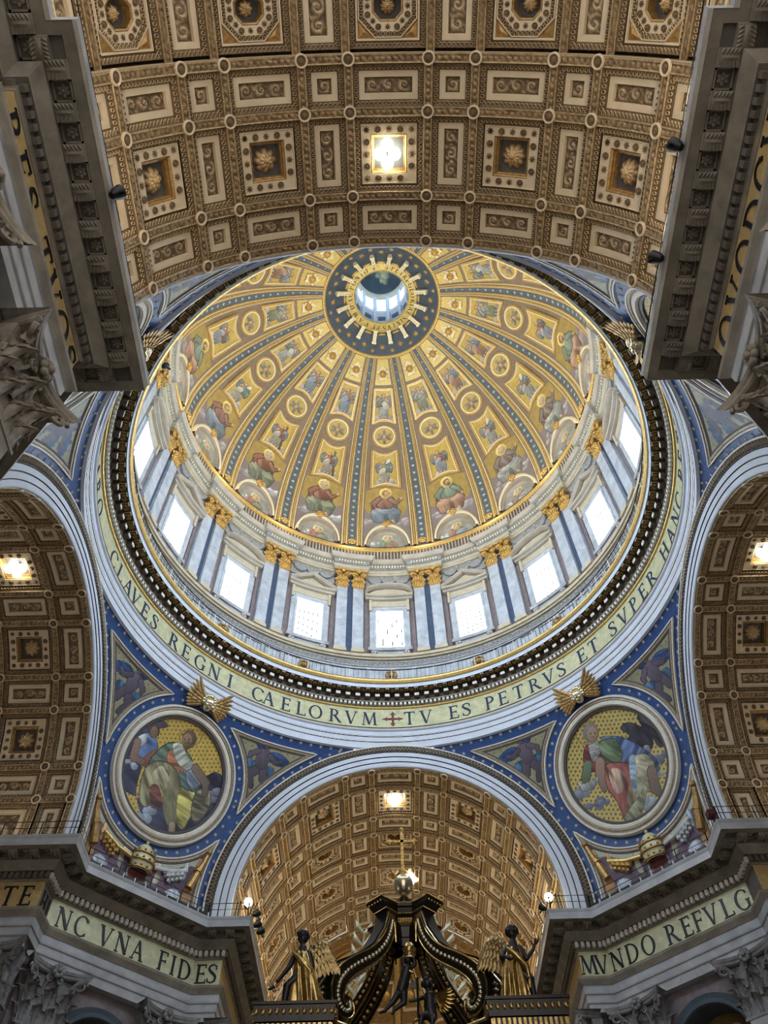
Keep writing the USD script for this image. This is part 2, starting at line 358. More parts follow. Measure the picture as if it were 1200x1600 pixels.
SKIN = (0.56, 0.36, 0.23)
def fig_seated(p, cx, y0, h, robe, mantle, turn=1, seed=0, beard=True, hair=(0.22, 0.14, 0.08), halo=(0.80, 0.64, 0.22), skin=SKIN):
    """A seated robed figure on clouds: h tall, seat at y0."""
    T = lambda x, y: (cx + turn * x * h, y0 + y * h)
    P = lambda *q: [T(*a) for a in q]
    e = .022 * h; r = random.Random(seed)
    m = np.asarray(mantle)
    p.poly(P((-.14, .78), (-.28, .62), (-.34, .36), (-.16, .30), (.16, .32), (.30, .40), (.24, .66), (.14, .78)), m * .75, .35, 10, 30 / h, e)
    p.poly(P((-.20, .40), (-.36, .26), (-.34, .06), (-.26, -.14), (-.04, -.10), (.02, -.04), (.08, -.12), (.26, -.16), (.34, .04), (.38, .24), (.22, .40)), m, .42, 4, 34 / h, e)
    p.poly(P((-.05, .16), (.06, .18), (.08, -.08), (-.02, -.08)), m * .5, .2, 5, 30 / h)
    p.poly(P((-.36, .24), (-.14, .40), (.04, .30), (-.02, .16), (-.22, .10), (-.34, .12)), m * 1.18, .35, 60, 30 / h); p.poly(P((.38, .22), (.16, .40), (.02, .28), (.08, .14), (.24, .08), (.36, .10)), m * 1.1, .35, -60, 30 / h)
    p.poly(P((-.16, .40), (-.20, .60), (-.12, .76), (.02, .78), (.15, .72), (.19, .55), (.15, .38)), robe, .35, 12, 34 / h, e)
    p.limb([T(-.16, .70), T(-.30, .54), T(-.24, .38)], [.13 * h, .11 * h, .07 * h], np.asarray(robe) * .95, e); p.ell(*T(-.22, .35), .035 * h, .035 * h, skin)
    arm = r.random() < .5
    p.limb([T(.14, .68), T(.28, .54), T(.40, .66) if arm else T(.34, .40)], [.12 * h, .09 * h, .05 * h], np.asarray(robe) * 1.15, e)
    p.ell(*(T(.42, .69) if arm else T(.35, .37)), .035 * h, .045 * h, skin)
    p.limb([T(.18, -.08), T(.22, -.16)], [.08 * h, .05 * h], skin, e)
    return p.head(*T(.02, .88), .085 * h, skin, hair, beard, halo, turn)
def fig_standing(p, cx, y0, h, robe, mantle, turn=1, wings=None, seed=0, hair=(0.30, 0.19, 0.09), skin=SKIN):
    T = lambda x, y: (cx + turn * x * h, y0 + y * h)
    P = lambda *q: [T(*a) for a in q]
    e = .022 * h; r = random.Random(seed); k = r.uniform(-.06, .06)
    if wings is not None:
        for q in (-1, 1): p.poly(P((q * .08, .76), (q * .26, .86), (q * .34, .66), (q * .28, .40), (q * .14, .52)), wings, .35, 60 * q, 60 / h, e)
    p.poly(P((-.15, .0), (-.20, .24), (-.13, .52), (.0, .58), (.13, .52), (.20 + k, .26), (.16, .0), (.0, -.03)), mantle, .28, 5 + 60 * k, 40 / h, e)
    p.poly(P((-.12, .48), (-.14, .70), (-.05, .80), (.07, .80), (.14, .68), (.12, .46)), robe, .2, 25, 40 / h, e)
    p.poly(P((.10, .66), (.22, .44), (.16, .20), (.02, .36), (-.06, .58)), np.asarray(mantle) * 1.3, .25, 120, 36 / h)
    p.limb([T(-.10, .72), T(-.22 - k, .58), T(-.12, .50 + k)], [.09 * h, .07 * h, .04 * h], np.asarray(robe) * 1.1, e)
    p.limb([T(.11, .72), T(.20, .62), T(.14 + k, .76)], [.09 * h, .07 * h, .04 * h], skin, e)
    for q in (-.07, .07): p.limb([T(q, .0), T(q + .02, -.05)], [.06 * h, .05 * h], skin)
    return p.head(*T(.0, .89), .072 * h, skin, hair, False, None, turn)
def fig_cherub(p, cx, cy, r, wing, skin=SKIN, hair=(0.28, 0.18, 0.09)):
    for a in (25, 90, 155, 205, 335, 270):
        t = math.radians(a); p.ell(cx + math.cos(t) * r * .58, cy + math.sin(t) * r * .50, r * .42, r * .17, np.asarray(wing) * (1.1 if a < 180 else .8), a, .3, .02 * r, 24 / r, ang=a)
    return p.head(cx, cy, r * .26, skin, hair)
# ------------------------------------------------------------------ the dome
R0, ZS, DCX, DCR = 20.72, 76.96, -1.55, 22.27
def dprof(u):
    """Dome section: u metres up the inner surface from the attic -> r, z and the inward normal (nr, nz)."""
    u = np.asarray(u, float); f = np.maximum(u - 2.56, 0) / DCR
    up = u < 2.56
    return np.where(up, R0, DCX + DCR * np.cos(f)), np.where(up, 74.4 + u, ZS + DCR * np.sin(f)), -np.cos(f), -np.sin(f)
def D(al, u, d=0.0, c=90.0):
    """Point at angle al (degrees) off the segment's middle, u up, d proud of the surface."""
    r, z, nr, nz = dprof(u); a = np.radians(c - np.asarray(al, float)); d = np.asarray(d, float)
    q = r + d * nr
    return np.stack(np.broadcast_arrays(q * np.cos(a), q * np.sin(a), z + d * nz), -1)
dome = thing('ceiling', 'great ribbed dome of gold and taupe mosaic with an open eye at its crown', 'ceiling', kind='structure')
u = np.concatenate([np.linspace(-.2, 2.56, 4)[:-1], np.linspace(2.56, 28.75, 44)])
part(dome, 'vault_shell', MB().grid(D(np.linspace(0, 360, 193)[:, None], u[None, :], 0)), 'taupe', True)

def lateral(u): return np.radians(1.0) * dprof(u)[0]        # metres per degree
def ribw(u): return 0.58 + (dprof(u)[0] - 7.3) / (20.72 - 7.3) * 0.63
def rib_proto():
    g = proto_group('dome_rib'); uu = np.linspace(0.2, 28.5, 64)
    def bands(items):
        mb = MB()
        for f0, f1, h in items:
            for s in (-1, 1):
                cols = [(f0, 0), (f0 + (f1 - f0) * .12, h), ((f0 + f1) / 2, h * 1.15), (f1 - (f1 - f0) * .12, h), (f1, 0)]
                mb.grid(np.stack([D(s * f * ribw(uu) / lateral(uu), uu, hh) for f, hh in cols], 1))
        return mb
    part(g, 'gilded_moulding', bands([(.86, .60, .30), (.47, .36, .2)]), 'gilt', True)
    part(g, 'cream_moulding', bands([(1.0, .87, .2), (.59, .48, .24)]), 'cream_gilt', True)
    part(g, 'rib_face', MB().grid(np.stack([D(f * ribw(uu) / lateral(uu), uu, .08) for f in (-.37, 0, .37)], 1)), 'rib_blue', True)
    st = MB()
    for k, q in enumerate(np.linspace(2.2, 27.6, 25)):
        w = ribw(q) * .24
        ring = [D(w * (1 if i % 2 == 0 else .42) * math.sin(i * PI / 6) / lateral(q), q + w * (1 if i % 2 == 0 else .42) * math.cos(i * PI / 6), .1) for i in range(12)]
        st.add(np.vstack([ring, [D(0, q, .13)]]), [[i, (i + 1) % 12, 12] for i in range(12)])
    part(g, 'star_row', st, 'frieze_pale', kind='stuff')
    hd = MB(); c = D(0, .95, .25)
    hd.ball(c, .26, 2, (1, .8, 1.25)).ball(c + [0, 0, .22], .3, 2, (1.1, .7, .5))
    for s in (-1, 1): hd.ball(c + [s * .32, 0, .1], .2, 1, (1.2, .6, .9)).ball(c + [s * .22, 0, -.3], .16, 1, (1, .6, 1.3))
    hd.tube([c + [-.3, 0, -.2], c + [0, -.05, -.55], c + [.3, 0, -.2]], .1, 6)
    part(g, 'rib_foot_mask', hd, 'gold_leaf', True)
    return g
RIB = rib_proto()
for k in range(16): ref(dome, 'rib', RIB, rotz(math.radians(11.25 + 22.5 * k)))

PAL0 = [((.56, .50, .38), (.60, .60, .52)), ((.50, .24, .16), (.30, .40, .50)), ((.34, .38, .46), (.52, .55, .58)), ((.52, .20, .12), (.34, .38, .24)), ((.46, .46, .42), (.44, .26, .20)), ((.30, .42, .30), (.56, .30, .18)), ((.56, .52, .40), (.24, .34, .46)), ((.40, .30, .24), (.50, .52, .46))]
PAL = [tuple(tuple(.44 * c + .18 * (sum(q) / 3) for c in q) for q in pr) for pr in PAL0]
def patch(fa, fu, n, m, d):
    """A curved panel: fa(s, q) degrees and fu(s, q) metres up, s and q in 0..1; returns points and local metres from the panel's foot."""
    s, q = np.meshgrid(np.linspace(0, 1, n), np.linspace(0, 1, m), indexing='ij')
    a, uu = fa(s, q), fu(s, q)
    return D(a, uu, d), -a * np.radians(1) * -dprof(uu)[0], uu
def outline(pts, d): return np.array([D(a, q, d) for a, q in pts])
def band(mb, pts, w, h, d=0.0):
    """A flat-topped moulding along a closed outline of (degrees, u)."""
    P = outline(pts, d); r = np.hypot(P[:, 0], P[:, 1])
    uu = np.array([q for a, q in pts]); _, _, nr, nz = dprof(uu)
    N = np.stack([nr * P[:, 0] / r, nr * P[:, 1] / r, nz], 1)
    return mb.tube(P, 1.0, closed=True, up=N, prof=[(-w / 2, -.05), (-w / 2 * .8, h), (w / 2 * .8, h), (w / 2, -.05)])
def ringpts(c, r, n=40): return [(r * math.cos(t) / lateral(c + r * math.sin(t)), c + r * math.sin(t)) for t in np.arange(n) * 2 * PI / n]
GOLD, GOLD2, CLOUD, SKYB = np.array((.40, .285, .095)), np.array((.56, .40, .11)), np.array((.42, .38, .38)), np.array((.36, .42, .46))
def seg_proto(i):
    g = proto_group('dome_segment'); rnd = random.Random(40 + i); robe, mantle = PAL[i % 8]; robe2, mantle2 = PAL[(i * 3 + 2) % 8]
    # seated figure above the lunette
    top = lambda s: 10.35 + .62 * (1 - (2 * s - 1) ** 2)
    P, X, Y = patch(lambda s, q: (2 * s - 1) * (7.55 - .35 * q), lambda s, q: .3 + (top(s) - .3) * q, 64, 96, .03)
    p = Paint(X, Y, GOLD, i + 1); p.C *= (1 + .35 * (p.nz(2.2) - .5))[..., None]
    p.lay(Y < 5.6 + 1.4 * p.nz(.9, 2) + .12 * X ** 2, CLOUD * (.62, .56, .56)); 
    for s in (-1, 1): p.cloud(s * 1.9, 5.2, 1.0, (.36, .33, .34) if rnd.random() < .5 else (.46, .46, .48), 7, i * 2 + s)
    fig_seated(p, rnd.uniform(-.15, .15), 5.9, 4.7, robe, mantle, rnd.choice((-1, 1)), i, beard=i % 3 != 1, hair=rnd.choice([(.2, .13, .07), (.42, .38, .32), (.30, .18, .09)]))
    if rnd.random() < .5: p.cloud(0, 5.0, .8, (.42, .41, .43), 5, i + 50)
    part(g, 'seated_figure_mosaic', MB().grid(P), 'mosaic_far', True, p.C.reshape(-1, 3))
    # lunette at the foot
    tt = np.linspace(0, PI, 33); hw, hh = 5.55, 2.55
    rr = np.linspace(0, 1, 14)
    A = -np.cos(tt)[:, None] * hw * rr; U = .35 + np.sin(tt)[:, None] * hh * rr
    P2 = D(A, U, .12); X2, Y2 = A * np.radians(1) * R0, U
    p = Paint(X2, Y2, (.30, .30, .27), i + 20); p.C *= (1 + .5 * (p.nz(1.6) - .5))[..., None]
    p.cloud(-1.2, .9, .6, (.55, .56, .56), 4, i); p.ell(0, .9, 1.0, .75, robe2, 0, .3, .04, 14); p.ell(.55, .7, .7, .5, mantle2, 20, .3, .04, 14, ang=60)
    p.head(.05, 1.95, .32, SKIN, (.35, .30, .25), i % 2 == 0, (.7, .6, .3))
    part(g, 'lunette_mosaic', MB().grid(P2), 'mosaic_far', True, p.C.reshape(-1, 3))
    sec = lambda a, b: np.stack([-np.cos(tt) * a, .3 + np.sin(tt) * b], 1)
    mb = MB()
    for a0, b0, d0, a1, b1, d1 in ((5.5, 2.5, .12, 5.75, 2.75, .34), (5.75, 2.75, .34, 6.5, 3.5, .26), (6.5, 3.5, .26, 6.7, 3.7, .42)):
        q0, q1 = sec(a0, b0), sec(a1, b1); mb.grid(np.stack([D(q0[:, 0], q0[:, 1], d0), D(q1[:, 0], q1[:, 1], d1)], 1))
    part(g, 'lunette_arch', mb, 'lunette_stone')
    q0, q1, q2 = sec(6.7, 3.7), sec(7.2, 4.2), sec(7.45, 4.4)
    part(g, 'lunette_archivolt', MB().grid(np.stack([D(q0[:, 0], q0[:, 1], .42), D(q1[:, 0], q1[:, 1], .5), D(q2[:, 0], q2[:, 1], .02)], 1)), 'cream_gilt', True)
    c = D(0, 4.35, .6); mb = MB().ball(c, .34, 2, (1, .8, 1.2)).ball(c + [0, 0, .3], .32, 2, (1.2, .7, .5)).ball(c + [-.34, 0, 0], .22, 1, (.8, .6, 1.2)).ball(c + [.34, 0, 0], .22, 1, (.8, .6, 1.2)).ball(c + [0, 0, -.42], .2, 1)
    part(g, 'keystone_mask', mb, 'gold_leaf', True)
    # trapezoid panel with a kneeling or standing figure
    lo = lambda s: 10.95 + .55 * (1 - (2 * s - 1) ** 2); hi = lambda s: 16.2 - .55 * (1 - (2 * s - 1) ** 2)
    P3, X3, Y3 = patch(lambda s, q: (2 * s - 1) * (4.75 + .05 * q), lambda s, q: lo(s) + (hi(s) - lo(s)) * q, 44, 60, .06)
    p = Paint(X3, Y3, GOLD2, i + 40); p.C *= (1 + .4 * (p.nz(2.5) - .5))[..., None]
    p.cloud(0, 11.7, .9, (.40, .38, .38), 7, i + 9)
    if i % 3 == 0: p.limb([(-.75 * (-1) ** i, 11.8), (-.45 * (-1) ** i, 15.2)], [.3, .3], (.16, .10, .06)); p.limb([(-1.1, 14.2), (.3, 14.5)], [.26, .26], (.16, .10, .06))
    if i % 3 == 1: p.limb([(-.7, 12.2), (.5, 15.0)], [.45, .4], (.55, .56, .52), .05)
    fig_standing(p, .1 * (-1) ** i, 11.95, 3.1, robe2, PAL[(i + 5) % 8][0], (-1) ** i, (.19, .22, .25) if i % 2 else (.36, .31, .22), i)
    part(g, 'figure_panel', MB().grid(P3), 'mosaic_far', True, p.C.reshape(-1, 3))
    ss = np.linspace(0, 1, 13)
    edge = lambda k: [((2 * s - 1) * k, lo(s)) for s in ss] + [((2 * s - 1) * k, hi(s)) for s in ss[::-1]]
    part(g, 'panel_frame', band(MB(), [(a * 1.09, q + (.18 if q > 13.5 else -.18)) for a, q in edge(4.95)], .34, .16), 'gilt')
    part(g, 'panel_fillet', band(MB(), edge(4.85), .13, .24), 'cream_gilt')
    # medallion
    cu = 18.25
    g2, r2 = np.meshgrid(np.arange(36) * 2 * PI / 36, np.linspace(0, 1.18, 20), indexing='ij')
    U4 = cu + r2 * np.sin(g2); A4 = r2 * np.cos(g2) / lateral(U4)
    p = Paint(r2 * np.cos(g2), r2 * np.sin(g2), GOLD2, i + 60); p.C *= (1 + .25 * np.sin(g2 * 18))[..., None]
    fig_cherub(p, 0, 0, 1.0, (.24, .23, .22))
    part(g, 'medallion_mosaic', MB().grid(D(A4, U4, .08), cu=True), 'mosaic_far', True, p.C.reshape(-1, 3))
    part(g, 'medallion_ring', band(MB(), ringpts(cu, 1.28), .2, .26), 'cream_gilt')
    part(g, 'medallion_gilding', band(MB(), ringpts(cu, 1.46), .16, .14), 'gilt')
    # upper panel with a standing figure
    lo1 = lambda s: 20.1 + .5 * (1 - (2 * s - 1) ** 2); hi1 = lambda s: 24.4 + 0 * s
    P5, X5, Y5 = patch(lambda s, q: (2 * s - 1) * (5.1 - .1 * q), lambda s, q: lo1(s) + (hi1(s) - lo1(s)) * q, 36, 56, .06)
    p = Paint(X5, Y5, GOLD2, i + 80); p.C *= (1 + .4 * (p.nz(2.5) - .5))[..., None]
    p.ell(0, 20.9, 1.2, .35, (.40, .36, .34)); fig_standing(p, 0, 20.95, 3.1, PAL[(i + 2) % 8][1], PAL[(i + 6) % 8][1], (-1) ** (i // 2), (.26, .25, .23), i + 7)
    part(g, 'angel_panel', MB().grid(P5), 'mosaic_far', True, p.C.reshape(-1, 3))
    edge1 = lambda k: [((2 * s - 1) * k, lo1(s)) for s in ss] + [((2 * s - 1) * k, hi1(s)) for s in ss[::-1]]
    part(g, 'upper_frame', band(MB(), [(a * 1.1, q + (.16 if q > 22.5 else -.16)) for a, q in edge1(5.3)], .3, .14), 'gilt')
    part(g, 'upper_fillet', band(MB(), edge1(5.2), .11, .22), 'cream_gilt')
    # gold field and winged head under the star ring
    P6, _, _ = patch(lambda s, q: (2 * s - 1) * (5.9 - .9 * q), lambda s, q: 25.1 + 3.3 * q, 10, 12, .03)
    part(g, 'gold_field', MB().grid(P6), 'gold_ground', True)
    mb = MB()
    o = D(0, 26.5, 0); t1, t2 = np.array([1.0, 0, 0]), None
    _, _, nr, nz = dprof(26.5); N = np.array([0, nr, nz]); t2 = np.cross(N, t1)
    for k, a in enumerate((20, 62, 90, 118, 160, 205, 235, 270, 305, 335)):
        q = math.radians(a); L = 1.05 if k % 2 == 0 else .85
        dirv = t1 * math.cos(q) * .78 + t2 * math.sin(q); side = np.cross(N, dirv)
        ring = [o + dirv * L * x + side * .24 * w + N * h for x, w, h in ((.2, .5, .12), (.55, 1, .18), (.85, .8, .22), (1, 0, .3), (.85, -.8, .22), (.55, -1, .18), (.2, -.5, .12))]
        mb.add(np.vstack([ring, [o + dirv * L * .6 + N * .3]]), [[j, (j + 1) % 7, 7] for j in range(7)])
    part(g, 'cherub_wings', mb, 'cream_gilt')
    h = MB().ball(o + N * .32, .34, 2, (1, 1, 1))
    for a in range(0, 360, 45): h.ball(o + N * .3 + (t1 * math.cos(math.radians(a)) + t2 * math.sin(math.radians(a))) * .36, .15, 1)
    part(g, 'cherub_head', h, 'gold_leaf', True)
    return g
SEG = [seg_proto(i) for i in range(8)]
for k in range(16): ref(dome, 'segment', SEG[(k * 3) % 8 if k % 2 else (k * 5 + 1) % 8], rotz(math.radians(22.5 * k)))

# star ring, inscription ring and consoles round the eye
def lathe_band(pts, n=128): return MB().lathe(pts, n)
part(dome, 'star_ring', MB().grid(np.stack([np.stack([r * np.cos(np.linspace(0, 2 * PI, 129)), r * np.sin(np.linspace(0, 2 * PI, 129)), 0 * np.linspace(0, 1, 129) + z], -1) for r, z in ((7.05, 97.46), (5.8, 98.2), (4.4, 99.0))], 1)), 'disc_blue', True)
part(dome, 'gilded_rim', lathe_band([(7.3, 97.35), (7.2, 97.2), (7.0, 97.3), (6.9, 97.5)]), 'gilt', True)
def star_mesh(r, n=8, inner=.38, h=.06):
    v = [(r * (1 if i % 2 == 0 else inner) * math.cos(i * PI / n), r * (1 if i % 2 == 0 else inner) * math.sin(i * PI / n), 0) for i in range(2 * n)] + [(0, 0, h)]
    return MB().add(v, [[i, (i + 1) % (2 * n), 2 * n] for i in range(2 * n)])
STAR_BIG, STAR_SMALL = proto('gold_star', star_mesh(.44), 'gold_leaf'), proto('gold_star', star_mesh(.34), 'gilt')
def disc_at(r, a, d=.03):
    z = 97.46 + (7.05 - r) * (1.54 / 2.65); a = math.radians(a); s = np.array([math.cos(a), math.sin(a), 0]); sl = np.array([-s[0] * 2.65, -s[1] * 2.65, 1.54]) / math.hypot(2.65, 1.54)
    y = np.array([-s[1], s[0], 0]); n = np.cross(sl, y); n = n if n[2] < 0 else -n
    x = np.cross(y, n)
    return frame(np.array([r * s[0], r * s[1], z]) + n * d, x, y, n)
for k in range(16):
    a = 90 + 22.5 * k
    ref(dome, 'star', STAR_BIG, disc_at(6.0, a)); ref(dome, 'star', STAR_SMALL, disc_at(6.45, a + 11.25))
    c = MB(); M = disc_at(5.05, a + 11.25)
    c.box((0, 0, .12), (1.7, .42, .28)).box((0, -.17, .34), (1.7, .11, .2)).box((0, .17, .34), (1.7, .11, .2)).box((-.72, 0, .36), (.26, .58, .34)).box((-.42, 0, .3), (.1, .5, .2)).box((.25, 0, .3), (.14, .5, .2)).box((.76, 0, .3), (.16, .52, .2))
    part(dome, 'console', c.out(M), 'cream_gilt')
    sc = MB().ball((0, 0, 0), 1, 2, (.16, .52, .22)); part(dome, 'scallop', sc.out(disc_at(4.62, a)), 'gilt', True)
part(dome, 'inscription_ring', lathe_band([(4.55, 98.95), (4.52, 99.12), (4.4, 99.2), (3.45, 99.32), (3.38, 99.2), (3.3, 99.3), (3.3, 99.6)]), 'gold_ground', 30)
txt = 'S.PETRI.GLORIAE.SIXTVS.PP.V.A.M.D.XC.PONTIF.V.'
adv = [glyph(c)[1] + .12 for c in txt]; tot = sum(adv); acc = 0
for c, w in zip(txt, adv):
    a = math.radians(-84 + 350 * (acc + w / 2) / tot); acc += w
    g, gw = letter(c, .62, .03)
    s, t = np.array([math.cos(a), math.sin(a), 0]), np.array([-math.sin(a), math.cos(a), 0])
    M = frame(s * 3.62 - t * gw / 2 + [0, 0, 99.26], t, s, np.array([0, 0, -1.0]))
    part(dome, 'letter' if c != '.' else 'dot', g.out(M), 'letter_black')
# attic ring under the dome
def ring_of(z0, z1, r0, r1, n=128): return MB().lathe([(r0, z0), (r1, z1)], n)
part(dome, 'attic_band', lathe_band([(20.75, 73.7), (20.52, 73.72), (20.47, 73.84), (20.56, 73.9), (20.56, 74.1), (20.44, 74.18), (20.42, 74.3), (20.72, 74.46)]), 'gilt', 30)
part(dome, 'attic_wall', lathe_band([(20.75, 71.2), (20.75, 73.75)]), 'drum_plum', True)
bal = MB()
for k in range(16 * 22):
    a = 2 * PI * k / 352; bal.box((20.62 * math.cos(a), 20.62 * math.sin(a), 72.95), (.2, .13, 1.4), rotz(a)[:3, :3])
part(dome, 'attic_balusters', bal, 'marble_warm', kind='stuff')

# ------------------------------------------------------------------ lantern above the eye
lan = thing('ceiling', 'small bright lantern with white windows and a blue cupola seen through the eye of the dome', 'ceiling', kind='structure')
part(lan, 'lower_wall', lathe_band([(3.3, 99.5), (3.55, 99.6), (3.55, 103.0)], 64), 'drum_marble', True)
part(lan, 'cornice', lathe_band([(3.55, 102.9), (3.25, 103.2), (3.15, 103.6), (3.5, 103.9), (3.6, 104.3)], 64), 'fascia', 30)
part(lan, 'upper_cornice', lathe_band([(3.6, 109.3), (3.3, 109.6), (3.1, 110.0), (3.15, 110.5), (3.4, 110.8)], 64), 'marble_warm', 30)
for k in range(12):
    a = 90 + 30 * k
    g = MB()
    for q, z0, z1, rr, w in ((15, 100.3, 103.0, 3.45, .32), (15, 104.2, 109.4, 3.42, .4)):
        b = math.radians(a + q); g.box((rr * math.cos(b), rr * math.sin(b), (z0 + z1) / 2), (.4, w * 1.25, z1 - z0), rotz(b)[:3, :3])
    part(lan, 'pier', g, 'fascia')
    b = math.radians(a)
    part(lan, 'panel', MB().box((3.5 * math.cos(b), 3.5 * math.sin(b), 101.6), (.1, .9, 1.2), rotz(b)[:3, :3]), 'drum_blue')
    part(lan, 'pane', MB().box((3.75 * math.cos(b), 3.75 * math.sin(b), 106.9), (.06, 1.75, 5.2), rotz(b)[:3, :3]), 'lantern_glow')
t, q = np.meshgrid(np.linspace(0, 2 * PI, 65), np.linspace(0, PI / 2, 16), indexing='ij')
p = Paint(np.cos(t) * np.cos(q) * 3, np.sin(t) * np.cos(q) * 3, (.085, .105, .13), 5); p.C *= (.7 + .8 * p.nz(1.5))[..., None]
p.cloud(0, 1.6, .9, (.45, .40, .24), 8, 3); p.ell(.3, .9, .5, .35, (.5, .42, .22)); p.cloud(-.6, .4, .7, (.2, .26, .36), 6, 8)
part(lan, 'cupola_mosaic', MB().grid(np.stack([3.4 * np.cos(q) * np.cos(t), 3.4 * np.cos(q) * np.sin(t), 110.8 + 3.4 * np.sin(q)], -1)), 'mosaic_far', True, p.C.reshape(-1, 3))
# ------------------------------------------------------------------ the drum: sixteen bays with windows between paired pilasters
DR = 20.98
def cyl(al, z, d=0.0, c=90.0):
    a = np.radians(c - np.asarray(al, float)); r = DR - np.asarray(d, float)
    return np.stack(np.broadcast_arrays(r * np.cos(a), r * np.sin(a), np.asarray(z, float)), -1)
def cblock(mb, a0, a1, z0, z1, d0, d1, taper=0.0):
    """A block on the drum wall between two angles, two heights and two depths."""
    n = max(2, int(abs(a1 - a0) / 2.0) + 2); A = np.linspace(a0, a1, n); f = 1 + taper
    m = (a0 + a1) / 2; B = m + (A - m) * f
    mb.grid(np.stack([cyl(A, z0, d1), cyl(B, z1, d1 + taper * .3)], 1))
    for z, q, dd in ((z0, A, d1), (z1, B, d1 + taper * .3)): mb.grid(np.stack([cyl(q, z, d0), cyl(q, z, dd)], 1))
    for e in (0, -1): mb.grid(np.array([[cyl(A[e], z0, d0), cyl(A[e], z0, d1)], [cyl(B[e], z1, d0), cyl(B[e], z1, d1 + taper * .3)]]))
    return mb
def leaf(w, h, curl, n=7, m=9, lobes=4):
    """An acanthus leaf standing in the xz plane, curling towards -y at its tip."""
    t, s = np.meshgrid(np.linspace(0, 1, m), np.linspace(-1, 1, n), indexing='ij')
    ww = w * .5 * (np.sin(PI * np.clip(t * .64 + .24, 0, 1)) ** .75) * (1 - .42 * np.abs(np.sin(t * PI * lobes)) * np.abs(s) ** 2)
    z = h * (t - .34 * np.maximum(t - .66, 0) ** 1.1 * 3) + .05 * h * np.abs(s) * np.cos(t * PI * lobes * 2)
    y = -curl * (t ** 2.6) * (1 - .35 * s ** 2) + .16 * w * np.abs(s) - .10 * w * np.exp(-(s * 5) ** 2) + .045 * w * np.cos(s * PI * 4) + .03 * w * np.cos(t * PI * lobes * 2) * np.abs(s)
    return np.stack([s * ww, y, z], -1)
def add_leaf(mb, M, w, h, curl, n=7, m=9):
    P = leaf(w, h, curl, n, m); return mb.grid(P @ M[:3, :3].T + M[:3, 3])
def cframe(al, z, d, c=90.0):
    """Frame on the drum wall: x to the right, -y out of the wall, z up."""
    a = math.radians(c - al); rad = np.array([math.cos(a), math.sin(a), 0]); x = np.array([math.sin(a), -math.cos(a), 0])
    return frame(cyl(al, z, d, c), x, rad, np.array([0, 0, 1.0]))
def scroll(mb, o, x, z, r, w, y, turns=1.6, flip=1):
    t = np.linspace(0, turns * 2 * PI, 22); rr = r * (1 - .8 * t / t[-1])
    P = np.asarray(o) + np.outer(rr * np.cos(t) * flip, x) + np.outer(rr * np.sin(t), z)
    return mb.tube(P, w, 5, up=y)
